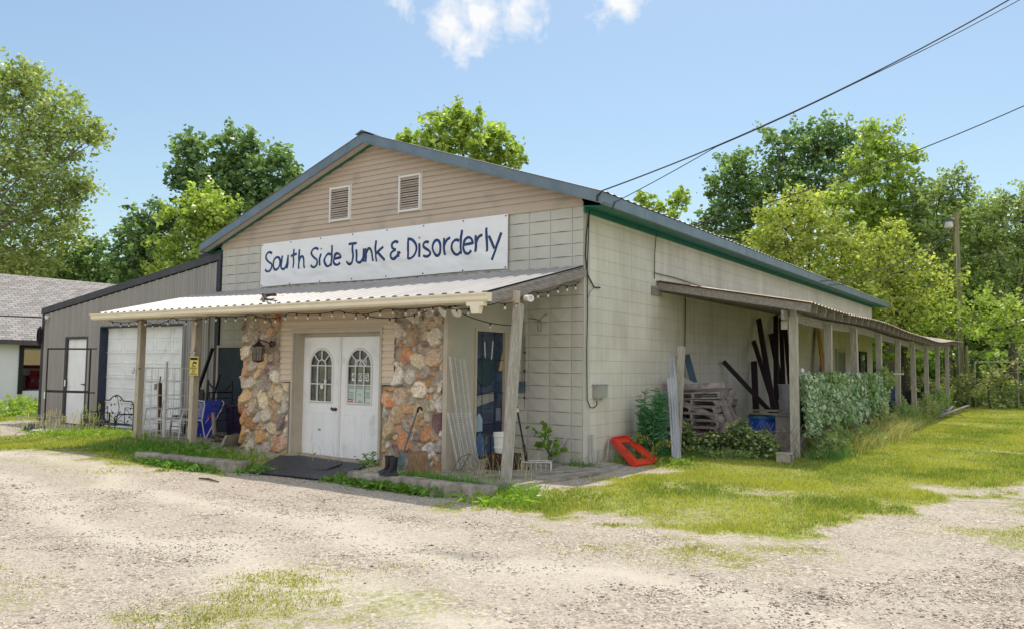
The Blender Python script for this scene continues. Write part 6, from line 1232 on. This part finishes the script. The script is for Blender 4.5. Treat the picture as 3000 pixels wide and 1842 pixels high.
# ------------------------------------------------------------------ vegetation
def leafquads(C,D,L,Wd,roll=None,fold=.25):
    """one folded diamond leaf per row: centres C, directions D (unit), length, width -> V,F"""
    n=len(C); rnd=NR.randn(n,3); S_=np.cross(D,rnd); S_/=np.linalg.norm(S_,axis=1,keepdims=True)+1e-9; N_=np.cross(D,S_)
    L=np.asarray(L)[:,None]; Wd=np.asarray(Wd)[:,None]
    a=C-D*L*.5; b=C+S_*Wd*.5+N_*Wd*fold; c=C+D*L*.5; d=C-S_*Wd*.5+N_*Wd*fold
    V=np.stack([a,b,c,d],1).reshape(-1,3); F=np.arange(4*n).reshape(-1,4); return V,F
BARK=mat('tree_bark',(.16,.13,.10),(.07,.055,.045),scale=8,rough=.95,bump=.6,bscale=20,stretch=(3,3,.6),dist=.01)
SPEC={'dark':((.08,.18,.08),(.30,.43,.19)),'mid':((.19,.29,.11),(.45,.54,.25)),'light':((.24,.37,.07),(.54,.65,.18)),'yellow':((.30,.38,.07),(.60,.64,.19)),'olive':((.25,.30,.12),(.52,.53,.28)),'maple':((.24,.33,.12),(.52,.58,.27))}
def tree(blobs,base,kind,label,dens=260,size=.20,clump=.42,per=16,group='trees behind the buildings',name='tree',trunk=.22,droop=.15,cat='tree',spray=5):
    t=thing(name,label,cat,base,group)
    lo,hi=(np.array(c) for c in SPEC[kind]); CC=[];CT=[]
    B=[(np.array(b[:3]),b[3]) for b in blobs]
    for c,r in B:
        nc=max(6,int(dens*r*r/per*1.9)); d=NR.randn(nc,3); d/=np.linalg.norm(d,axis=1,keepdims=True); rad=r*(.35+.75*NR.rand(nc)**.6)[:,None]
        lob=1+.25*np.sin(d[:,:1]*5+c[0])*np.sin(d[:,1:2]*4+c[1])+.18*np.sin(d[:,2:]*7+c[2])
        cc=c+d*rad*lob*np.array((1,1,.9)); tone=NR.rand(nc); 
        cr=clump*(.6+.8*NR.rand(nc)); off=NR.randn(nc,per,3)*cr[:,None,None]*.48*np.array((1,1,.62)); p=cc[:,None]+off
        CC.append(p.reshape(-1,3)); CT.append(np.repeat(tone,per))
        for q in range(spray):      # sprays of foliage that reach past the rounded mass
            v=NR.randn(3); v[2]=abs(v[2])*.9+.1; v/=np.linalg.norm(v); ks=5; tt=np.linspace(.75,1.25+.25*NR.rand(),ks)
            sp=c+v*r*tt[:,None]+NR.randn(ks,3)*.06*r; p=sp[:,None]+NR.randn(ks,per//2,3)*clump*.30; CC.append(p.reshape(-1,3)); CT.append(np.repeat(.4+.6*NR.rand(ks),per//2))
    C=np.concatenate(CC); tone=np.concatenate(CT); n=len(C)
    D=NR.randn(n,3); D[:,2]=D[:,2]*.5-droop; D/=np.linalg.norm(D,axis=1,keepdims=True)
    L=size*(.6+.8*NR.rand(n)); V,F=leafquads(C,D,L,L*.62)
    k=np.clip(tone*.65+NR.rand(n)*.35,0,1)[:,None]; k=np.clip((k-.5)*1.25+.5,0,1); col=lo*.62*(1-k)+hi*1.05*k
    col*=(.7+.6*NR.rand(n))[:,None]
    fastmesh('crown',V,F,LEAF,np.repeat(col,4,0),parent=t)
    w=MB(); b0=Vector(base); cen=Vector(np.mean([b[0] for b in B],0)); low=min(b[0][2]-b[1] for b in B); 
    fork=Vector((base[0]*.7+cen.x*.3,base[1]*.7+cen.y*.3,max(base[2]+1.2,low+.2)))
    w.tube([b0-Vector((0,0,.3)),b0.lerp(fork,.5)+Vector((R.uniform(-.15,.15),0,0)),fork],[trunk*1.25,trunk,trunk*.8],9)
    for c,r in B:
        q=Vector(c); m=fork.lerp(q,.55)+Vector((R.uniform(-.3,.3),R.uniform(-.3,.3),.1)); w.tube([fork,m,q],[trunk*.4,trunk*.2,trunk*.08],6)
        for j in range(5):
            v=Vector((R.gauss(0,1),R.gauss(0,1),R.gauss(.3,.8))).normalized(); w.tube([m.lerp(q,.6),q+v*r*.4,q+v*r*.9],[trunk*.10,trunk*.06,trunk*.025],4)
    w.build('trunk',BARK,t)
    return t
g='trees behind the buildings'
tree(BL['T1'],(-40.5,2.5,-.4),'maple','tall spreading light green maple at the left edge behind the white house',dens=150,size=.24,clump=.62,trunk=.2,spray=12)
tree(BL['T4b'],(-46,6,-.4),'maple','low light green tree just above the white house roof',dens=209,size=.26,clump=.6)
tree(BL['T2'],(-33,18,-.4),'dark','rounded dark green large-leaved tree left of the gable',dens=228,size=.33,clump=.5,per=12,trunk=.3)
tree(BL['T3'],(-35.5,14,-.4),'dark','dark green tree above the grey garage roof, left of the lime one',dens=209,size=.30,clump=.5,per=12)
tree(BL['T3b'],(-31,14.5,-.4),'light','lime green smaller tree in front of the dark rounded tree',dens=228,size=.26,clump=.42)
tree(BL['T4'],(-43.5,15,-.4),'dark','small dark tree between the white house roof and garage',dens=209,size=.27,clump=.45)
tree(BL['T5'],(-17,18.6,-.1),'light','bright green long-leaved tree rising behind the ridge of the store',dens=285,size=.27,clump=.36,per=18,trunk=.25)
tree(BL['T6'],(-12.3,30.8,-.1),'light','sparse yellow-green treetop showing over the right roof slope',dens=228,size=.22,clump=.26,per=14,trunk=.12)
tree(BL['T7'],(-6.5,38.5,-.1),'dark','largest dark green tree standing behind the right roof slope',dens=228,size=.27,clump=.5,trunk=.4)
tree(BL['T8'],(-1.5,35.5,-.1),'light','tall bright green tree to the right of the large dark one',dens=247,size=.23,clump=.42,trunk=.3)
tree(BL['T9'],(-3.4,26.6,-.1),'yellow','yellow-green bushy tree close behind the rear of the store',dens=285,size=.19,clump=.36,trunk=.2)
tree(BL['T10'],(.4,27.4,-.1),'yellow','yellowish tree above the far end of the lean-to',dens=247,size=.18,clump=.38,trunk=.18)
tree(BL['T11'],(1.3,34.6,-.1),'mid','mid green loose tree left of the pole lamp',dens=228,size=.20,clump=.42)
tree(BL['T12'],(4.2,33.8,-.1),'mid','wide mid green tree at the right edge behind the utility pole',dens=228,size=.20,clump=.45)
tree(BL['T13'],(2.4,29.2,-.1),'light','low leafy light green saplings row around the foot of the utility pole',dens=247,size=.17,clump=.36,trunk=.1)
tree(BL['BR'],(3.6,27.2,-.1),'olive','tangled olive green brush at the far edge of the lawn',190,size=.13,clump=.26,name='bush',trunk=.05,group=None,cat='bush')
for i,(nm,pos) in enumerate((('FR',0),('FL',0))):
    bl=BL[nm]
    C=[];
    for b in bl:
        n=int(34*b[3]**2*5); d=NR.randn(n,3); d/=np.linalg.norm(d,axis=1,keepdims=True); C.append(np.array(b[:3])+d*b[3]*(.4+.65*NR.rand(n))[:,None])
    if i==0:
        n=16000; C.append(np.stack([-16+34*NR.rand(n),47+6*NR.rand(n)+0*C[0][0,0],-.1+5*NR.rand(n)**1.2],-1)); n=5000; C.append(np.stack([-4+14*NR.rand(n),36+3*NR.rand(n),-.1+2.6*NR.rand(n)],-1))
    C=np.concatenate(C); C=C[C[:,2]>-.2]; D=NR.randn(len(C),3); D/=np.linalg.norm(D,axis=1,keepdims=True); L=.5*(.6+.8*NR.rand(len(C))); V,F=leafquads(C,D,L,L*.7)
    k=NR.rand(len(C))[:,None]; col=np.array((.10,.20,.05))*(1-k)+np.array((.28,.40,.11))*k
    o=fastmesh('far_woods',V,F,LEAF,np.repeat(col,4,0)); tag(o,'far mass of woods filling in behind the nearer trees on the '+('right' if i==0 else 'left'),'woods',kind='stuff')
# hedge of low growth all along the back of the lawn
def leafcloud(name,boxf,n,size,cols,label,cat,m=None,kind=None,asp=.6,droop=0,flat=1,loc=None,group=None,parent=None):
    C=boxf(n); D=NR.randn(n,3)*np.array((1,1,flat)); D[:,2]-=droop; D/=np.linalg.norm(D,axis=1,keepdims=True); L=size*(.6+.8*NR.rand(n)); V,F=leafquads(C,D,L,L*asp)
    k=NR.rand(n)[:,None]*.6+vnoise(C[:,0]*2+C[:,1]*1.7,C[:,2]*3)[:,None]*.4; col=np.array(cols[0])*(1-k)+np.array(cols[1])*k
    lc=loc if loc is not None else (float(C[:,0].mean()),float(C[:,1].mean()),0)
    if parent is not None: return fastmesh(name,V,F,m or LEAF,np.repeat(col,4,0),parent=parent)
    o=fastmesh(name,V,F,m or LEAF,np.repeat(col,4,0),loc=lc); return tag(o,label,cat,group,kind)
def bush(c,r,n,size,kind,label,name='bush',cat='bush',stems=7,asp=.55,sq=1,group=None):
    t=thing(name,label,cat,(c[0],c[1],c[2]),group)
    def f(n):
        d=NR.randn(n,3); d/=np.linalg.norm(d,axis=1,keepdims=True); p=d*(NR.rand(n)**.45)[:,None]*np.array(r)*(.8+.35*np.sin(d[:,:1]*6+c[0])*np.sin(d[:,1:2]*5)); p[:,2]=np.abs(p[:,2]+r[2]*.35)*sq; return p+np.array(c)
    leafcloud('foliage',f,n,size,SPEC[kind],'','',parent=t,asp=asp)
    w=MB()
    for k in range(stems):
        a=2*PI*k/stems; q=(c[0]+r[0]*.6*math.cos(a),c[1]+r[1]*.6*math.sin(a),c[2]+r[2]*R.uniform(.6,1.2)); w.tube([c,((c[0]+q[0])/2,(c[1]+q[1])/2,c[2]+r[2]*.5),q],[.012,.009,.004],4)
    w.build('stems',BARK,t); return t
for i in range(11):
    x=-1.5+i*1.05; y=24.5+i*.62+R.uniform(-.4,.4)
    if x<2.2: y+=1.2
    bush((x,y+.8,-.08),(.9,.8,R.uniform(.7,1.25)),2300,.13,('mid','olive','light','olive','mid')[i%5],['mid green','olive','light green','olive','mid green'][i%5]+' brush clump at the back of the lawn, '+['first','second','third','fourth','fifth','sixth','seventh','eighth','ninth','tenth','eleventh'][i]+' from the store',group='brush clumps along the back edge of the lawn')
# tall blue-green weed by the side wall
def stalks(base,n,h,spread,leafL,leafW,cols,label,name='weed',per=26,lean=.12,asp=.16,cat='weed',droop=.2):
    t=thing(name,label,cat,base); w=MB(); C=[];D=[]
    for k in range(n):
        a=R.uniform(0,2*PI); r=spread*math.sqrt(R.random()); x=base[0]+r*math.cos(a); y=base[1]+r*math.sin(a); hh=h*R.uniform(.65,1.05)
        tx=x+R.uniform(-lean,lean); ty=y+R.uniform(-lean,lean); w.tube([(x,y,base[2]-.03),((x+tx)/2,(y+ty)/2,base[2]+hh*.5),(tx,ty,base[2]+hh)],[.006,.005,.002],4)
        for j in range(per):
            s=(j+R.random())/per; s=.08+.92*s; an=R.uniform(0,2*PI); L=leafL*(1.25-.75*s); d=Vector((math.cos(an),math.sin(an),R.uniform(-.2,.9)-droop)).normalized(); p=Vector((x+(tx-x)*s,y+(ty-y)*s,base[2]+hh*s))+d*L*.5; C.append(p);D.append(d)
    C=np.array(C);D=np.array(D);n_=len(C); Ls=leafL*(.6+.5*NR.rand(n_)); V,F=leafquads(C,D,Ls,Ls*asp); k=NR.rand(n_)[:,None]; col=np.array(cols[0])*(1-k)+np.array(cols[1])*k
    w.build('stems',mat('green_stem',(.10,.16,.04),(.06,.10,.03),scale=9,bump=0),t); fastmesh('leaves',V,F,LEAF,np.repeat(col,4,0),parent=t); return t
stalks((.42,1.55,0),34,1.15,.25,.15,.02,((.05,.19,.10),(.12,.34,.17)),'tall feathery blue-green weed clump growing against the side wall',per=50,asp=.2)
stalks((-19.9,-.6,-.25),8,1.7,.5,.16,.03,((.04,.12,.05),(.09,.2,.07)),'tall thin blue-green weed before the white house wall',per=26)
# heart-leaf sapling before the front wall
def sapling(base,pts,leafs,size,cols,label):
    t=thing('sapling',label,'sapling',base); w=MB(); C=[];D=[]
    for br in pts:
        P=[Vector(p)+Vector(base) for p in br]; w.tube(P,[.009,.006,.003][:len(P)] if len(P)<=3 else .005,5)
        for j in range(leafs):
            t_=.35+.65*R.random(); k=min(int(t_*(len(P)-1)),len(P)-2); p=P[k].lerp(P[k+1],t_*(len(P)-1)-k)
            d=Vector((R.uniform(-1,1),R.uniform(-1,1),R.uniform(-.8,.1))).normalized(); C.append(p+d*size*.6); D.append(d)
    C=np.array(C);D=np.array(D);Ls=size*(.6+.6*NR.rand(len(C))); V,F=leafquads(C,D,Ls,Ls*.8,fold=.12); k=NR.rand(len(C))[:,None]; col=np.array(cols[0])*(1-k)+np.array(cols[1])*k
    w.build('stems',MT['green_stem'],t); fastmesh('leaves',V,F,LEAF,np.repeat(col,4,0),parent=t); return t
sapling((-.24,-.55,-.02),[[(0,0,0),(-.03,-.02,.35),(-.12,-.05,.74)],[(0,0,0),(.02,0,.3),(.14,-.05,.5)],[(0,0,.2),(-.15,0,.45),(-.36,-.02,.66)],[(0,0,.2),(.1,0,.3),(.24,-.04,.36)],[(0,0,.25),(-.1,-.1,.4),(-.22,-.12,.42)],[(0,0,.4),(-.02,-.1,.55),(0,-.12,.72)]],15,.095,((.10,.21,.02),(.22,.36,.04)),'bright green broad-leaved sapling in front of the right front wall')
sapling((.28,1.35,-.02),[[(0,0,0),(.0,-.05,.25),(-.02,-.1,.52)],[(0,0,.1),(.03,-.1,.3),(.08,-.15,.38)]],9,.10,((.14,.22,.03),(.26,.36,.05)),'small yellow-green broad-leaved sapling behind the red frame')
# fern-like sumac sprig by the tracks
# overflow of vines above and below the leaf screen
for c,r,n,sz,kd,lb in (((2.5,5.1,1.30),(.16,.5,.16),900,.08,'mid','green vine spilling over the top edge of the leaf screen near its first third'),((2.5,10.4,1.15),(.2,.7,.35),1500,.08,'mid','green vine covering the far top corner of the leaf screen'),((2.62,4.9,.0),(.22,.9,.42),2600,.075,'mid','weeds growing up over the lower edge of the leaf screen, near part'),((2.66,9.3,.0),(.25,1.2,.55),2800,.085,'olive','weeds growing up over the lower edge of the leaf screen, far part'),((2.4,13.6,.0),(.3,1.3,.6),2400,.10,'mid','leafy weeds between the fifth and sixth lean-to posts'),((2.45,17.5,.0),(.35,1.8,.6),2400,.11,'olive','leafy weeds around the seventh lean-to post'),((2.3,21.5,.0),(.5,1.8,.7),2600,.12,'mid','leafy weeds around the last lean-to posts')):
    bush(c,r,n,sz,kd,lb,name='vine',cat='vine')
w=MB(); w.tube([(-3.95,-3.95,-.10),(-3.75,-3.93,-.095),(-3.45,-3.98,-.10)],[.012,.016,.008],6); wrap(w,'twig',STK,'small dark stick lying on the sunlit gravel left of the mat','twig')
t=thing('sumac_sprig','yellow-green fern-like sprig in front of the silver tracks','weed',(.82,1.0,0)); w=MB(); C=[];D=[]
for P in ([(.82,1.0,0),(.74,1.0,.25),(.66,1.02,.36),(.45,1.05,.42)],[(.74,1.0,.25),(.85,1.02,.34),(1.02,1.05,.34)],[(.74,1.0,.25),(.74,.95,.22),(.72,.92,.10)]):
    P=[Vector(p) for p in P]; w.tube(P,.005,4)
    for j in range(11):
        s=(j+1)/11; k=min(int(s*(len(P)-1)),len(P)-2); p=P[k].lerp(P[k+1],s*(len(P)-1)-k); ax=(P[k+1]-P[k]).normalized()
        for sg_ in (-1,1): d=(ax*.35+Vector((0,-.2,sg_*-1 if sg_>0 else .8))).normalized(); C.append(p+d*.035); D.append(d)
C=np.array(C);D=np.array(D); V,F=leafquads(C,D,np.full(len(C),.085),np.full(len(C),.022)); w.build('stems',MT['green_stem'],t); fastmesh('leaves',V,F,LEAF,np.repeat(np.array([(.30,.30,.05)])*np.ones((len(C),3))*(.7+.5*NR.rand(len(C),1)),4,0),parent=t)
# leaf screen on the lean-to (artificial ivy on a frame)
iv=thing('leaf_screen','long screen of pale green ivy leaves hung between the lean-to posts','leaf screen',(2.42,7,0))
n=8500; y=3.22+7.9*NR.rand(n)**1.15; top=1.38+.10*(fbm(y*1.4,y*0+3,3)-.3)+.06*NR.rand(n); bot=.38+.5*(fbm(y*1.1+9,y*0,3)-.55)+.10*NR.rand(n); z=bot+(top-bot)*NR.rand(n)
x=2.41+.10*NR.rand(n)+.16*np.clip(fbm(y*1.6,z*2.4,3)-.38,0,1)*2*NR.rand(n)+.05*np.sin(y*2+z*3); C=np.stack([x,y,z],-1); D=np.stack([.35+NR.randn(n)*.35,NR.randn(n)*.7-.25,-.55+NR.randn(n)*.45],-1); D/=np.linalg.norm(D,axis=1,keepdims=True); L=.125*(.6+.7*NR.rand(n)); V,F=leafquads(C,D,L,L*.52,fold=.35)
k=NR.rand(n)[:,None]; pat=np.clip((vnoise(y*1.3,z*2)-.45)*4,0,1)[:,None]; c1=np.array((.15,.27,.14))*(1-k)+np.array((.62,.72,.52))*k; c2=np.array((.11,.24,.06))*(1-k)+np.array((.28,.44,.12))*k; fastmesh('leaves',V,F,IVYM,np.repeat(c1*(1-pat*.7)+c2*pat*.7,4,0),parent=iv)
w=MB(); w.tube([(2.40,3.15,1.415),(2.40,11.2,1.44)],.010,5); w.tube([(2.40,3.15,.45),(2.40,11.2,.5)],.008,5)
for k in range(28): w.tube([(2.40,3.2+k*.29,.45),(2.40,3.2+k*.29,1.42)],.004,4)
w.build('wire_frame',MT['green_stem'],iv)
w=MB(); w.box(2.385,2.395,3.2,11.2,.50,1.34); w.build('dark_backing',mat('dark_green_mesh',(.015,.035,.02),(.01,.02,.014),scale=20,rough=.9),iv)
# low wire fence with vine under the lean-to front
vf=thing('vine_fence','low slack wire fence overgrown with glossy two-tone vine leaves','fence',(1.3,2.8,0))
w=MB(); 
for k in range(17): x=.40+k*.12; w.tube([(x,2.82,-.02),(x+.35,2.83,.62)],.004,4); w.tube([(x+.35,2.81,-.02),(x,2.81,.5+.12*R.random())],.004,4)
w.tube([(.3,2.8,.52),(1.0,2.78,.36),(2.3,2.8,.50)],.006,4); w.build('wire_mesh',RUSTW,vf)
n=3600; x=.35+1.82*NR.rand(n); top=.47+.12*np.sin(x*5)+.08*np.sin(x*13+1); z=top*NR.rand(n)**.7; y=2.72+.16*NR.randn(n)*.8; C=np.stack([x,y,z],-1); D=NR.randn(n,3)*np.array((1,1,.5)); D[:,1]-=.6; D/=np.linalg.norm(D,axis=1,keepdims=True); L=.085*(.6+.7*NR.rand(n)); V,F=leafquads(C,D,L,L*.6,fold=.1)
k=(NR.rand(n)**1.5)[:,None]; fastmesh('vine_leaves',V,F,IVYM,np.repeat(np.array((.05,.13,.05))*(1-k)+np.array((.50,.55,.22))*k,4,0),parent=vf)
w=MB()
for k in range(9): x=.5+k*.2; w.tube([(x,2.8,.0),(x+R.uniform(-.2,.2),2.7,.3),(x+R.uniform(-.4,.4),2.65,.62)],.006,4)
w.build('stems',BARK,vf)
bush((1.2,2.5,-.02),(.9,.26,.16),5200,.05,'mid','low mass of small dark green weeds under the vine fence',stems=5,asp=.7)
bush((2.75,3.8,-.02),(.3,.6,.36),3600,.07,'mid','leafy green weeds at the foot of the leaf screen behind the cinder block')
bush((2.75,6.4,-.02),(.34,1.5,.35),3800,.07,'mid','green weeds along the middle foot of the leaf screen')
bush((-20.6,1.0,-.3),(1.5,1.3,.55),3400,.15,'light','rounded light green bush below the opening of the white house')
bush((-21.3,-1.8,-.3),(1.5,1.6,.55),3800,.14,'mid','low green plants at the base of the white house wall')
# long arching grasses
def grass_clump(c,n,h,spread,label,w0=.006,cols=((.12,.17,.03),(.40,.36,.16)),lean=.6,name='tall_grass',out=(0,0),seed=.15,group=None):
    V=[];F=[];Cc=[]
    for k in range(n):
        x=c[0]+R.gauss(0,spread[0]);y=c[1]+R.gauss(0,spread[1]); z=float(gz(x,y)); a=R.uniform(0,2*PI); hh=h*R.uniform(.5,1.15); lx=math.cos(a)*lean*hh*R.random()+out[0]*hh; ly=math.sin(a)*lean*hh*R.random()+out[1]*hh; wd=w0*R.uniform(.7,1.4); sx,sy=-math.sin(a+1)*wd,math.cos(a+1)*wd
        q=R.random(); cl=[cols[0][i]*(1-q)+cols[1][i]*q for i in range(3)]; o=len(V)
        for s in (0,.35,.7,1.0):
            zz=z+hh*(s-.38*s*s*min(1,(abs(lx)+abs(ly))/hh*1.6)); wf=(1-s*.93); V+=[(x+lx*s*s-sx*wf,y+ly*s*s-sy*wf,zz),(x+lx*s*s+sx*wf,y+ly*s*s+sy*wf,zz)]; Cc+=[cl,cl]
        for i in range(3): F.append((o+2*i,o+2*i+1,o+2*i+3,o+2*i+2))
        if R.random()<seed:   # seed head
            tx,ty,tz=x+lx,y+ly,V[-1][2]
            for j in range(7):
                o=len(V); u=j*.018; b=.012; V+=[(tx-lx*u*2-b,ty,tz-u),(tx-lx*u*2,ty+b,tz-u+.012),(tx-lx*u*2+b,ty,tz-u+.02),(tx-lx*u*2,ty-b,tz-u+.008)]; Cc+=[(.45,.38,.22)]*4; F.append((o,o+1,o+2,o+3))
    o=fastmesh(name,np.array(V),np.array(F),GRASSM,np.array(Cc)*1.45,loc=(c[0],c[1],float(gz(c[0],c[1])))); return tag(o,label,'grass',group)
grass_clump((2.75,5.6),900,.52,(.20,.8),'dense arching dry-tipped grass in front of the leaf screen',.006,lean=1.0,out=(.35,-.15),seed=.35)
grass_clump((2.75,8.6),900,.62,(.20,1.0),'tall arching straw-coloured grass at the far half of the leaf screen',.007,cols=((.14,.18,.04),(.50,.43,.20)),lean=1.0,out=(.35,-.1),seed=.4)
grass_clump((2.6,12.2),500,.55,(.18,1.2),'tall green grass past the end of the leaf screen',.008,cols=((.10,.17,.03),(.30,.32,.10)),lean=.8,seed=.2)
grass_clump((2.5,15.8),420,.55,(.18,1.4),'rough grass beside the far lean-to posts',.009,cols=((.09,.15,.03),(.25,.28,.08)),lean=.8,seed=.2)
grass_clump((2.75,3.5),420,.34,(.2,.3),'dark green grass around the cinder block',.006,cols=((.05,.12,.03),(.12,.22,.05)),seed=.05)
grass_clump((1.0,2.35),900,.14,(.55,.14),'short dark grass fringe in front of the vine fence',.005,cols=((.05,.12,.03),(.13,.24,.05)),seed=0)
grass_clump((.33,1.0),260,.28,(.12,.25),'tuft of grass growing behind the red frame',.005,cols=((.06,.14,.03),(.20,.25,.08)),seed=.1)
grass_clump((-.55,-2.5),1100,.24,(.5,.11),'lush green grass between the right kerb and the wire shelves',.006,cols=((.05,.15,.02),(.15,.30,.04)),lean=.9,seed=.01)
grass_clump((-1.35,-2.45),600,.17,(.35,.13),'lush green grass around the log and shovel',.006,cols=((.06,.16,.02),(.2,.32,.05)),lean=.9,seed=.01)
grass_clump((.55,-2.75),600,.17,(.2,.25),'bright green grass at the foot of the right porch post',.006,cols=((.10,.19,.02),(.25,.35,.05)),lean=.9,seed=.02)
grass_clump((-.1,-1.9),60,.55,(.22,.3),'thin dry grass stalks with seed heads beside the right post',.003,cols=((.28,.25,.12),(.5,.42,.25)),lean=.5,seed=.9)
grass_clump((.1,-.25),40,.3,(.12,.1),'small green tuft at the corner of the block wall',.006,cols=((.05,.12,.03),(.1,.2,.04)),lean=.9,seed=0)
grass_clump((.0,-.12),220,.12,(.16,.08),'green tuft on the slab at the wall corner',.006,cols=((.05,.12,.03),(.1,.2,.04)),lean=.9,seed=0)
grass_clump((-7.6,-2.5),1700,.20,(1.1,.28),'green grass in the shade along the left porch posts',.007,cols=((.05,.14,.02),(.16,.28,.04)),lean=.9,seed=.01)
grass_clump((-5.6,-2.75),900,.17,(.6,.3),'green grass around the foot of the left stone pier',.007,cols=((.07,.16,.02),(.2,.30,.04)),lean=.9,seed=.0)
grass_clump((-11.6,-1.75),900,.20,(1.3,.25),'bright green grass below the garden bench',.008,cols=((.10,.20,.02),(.28,.38,.05)),lean=.8,seed=.02)
grass_clump((-13.6,-1.6),90,.55,(.9,.18),'thin dry grass with seed heads around the black rack frame',.004,cols=((.14,.19,.07),(.34,.33,.18)),lean=.5,seed=.6)
grass_clump((-12.2,-1.3),70,.62,(.45,.15),'tall dry grass stalks in front of the garden bench',.005,cols=((.16,.22,.07),(.45,.42,.24)),lean=.5,seed=.6)
grass_clump((-3.0,-2.55),10,.5,(.3,.15),'few thin stalks sprouting before the white doors',.003,cols=((.12,.14,.06),(.2,.2,.1)),lean=.5,seed=.8)
def leafweeds(c,n,sp,size,label,cols=((.06,.15,.02),(.17,.30,.04)),h=.1,group=None):
    x=c[0]+NR.randn(n)*sp[0]; y=c[1]+NR.randn(n)*sp[1]; z=gz(x,y)+NR.rand(n)*h; C=np.stack([x,y,z],-1); D=np.stack([NR.randn(n),NR.randn(n),NR.rand(n)*.8],-1); D/=np.linalg.norm(D,axis=1,keepdims=True); L=size*(.6+.8*NR.rand(n)); V,F=leafquads(C,D,L,L*.32,fold=.15); k=NR.rand(n)[:,None]
    o=fastmesh('broadleaf_weeds',V,F,LEAF,np.repeat((np.array(cols[0])*(1-k)+np.array(cols[1])*k)*1.35,4,0),loc=(c[0],c[1],float(gz(c[0],c[1])))); return tag(o,label,'weeds',group)
leafweeds((-1.25,-3.0),700,(.45,.06),.11,'row of broad-leaved weeds along the front of the right kerb')
leafweeds((-2.25,-2.85),170,(.1,.12),.10,'weed clump at the left end of the right kerb')
leafweeds((-5.4,-3.42),620,(.6,.07),.11,'row of broad-leaved weeds in front of the left kerb')
leafweeds((-3.95,-2.98),260,(.2,.12),.09,'weeds spilling past the end of the left kerb')
leafweeds((-7.0,-2.55),500,(.9,.25),.13,'broad-leaved weeds between the left porch posts and kerb')
leafweeds((-11.2,-1.8),700,(.9,.22),.13,'bright weeds before the bench and leftmost porch post',((.12,.22,.02),(.30,.40,.05)))
leafweeds((-2.5,-2.05),80,(.05,.12),.09,'weeds climbing beside the right door jamb',((.07,.16,.03),(.18,.30,.05)),.22)
leafweeds((.5,-2.75),420,(.22,.25),.09,'bright broad-leaved weeds right of the porch post',((.12,.22,.02),(.28,.38,.05)))
leafweeds((1.0,1.15),200,(.2,.18),.10,'weed tuft in the lawn right of the red frame',((.10,.18,.02),(.25,.33,.05)))
stalks((-11.9,-1.5,-.28),4,.85,.12,.08,.03,((.18,.28,.03),(.35,.42,.06)),'upright bright yellow-green weed in front of the bench',per=26,asp=.3)
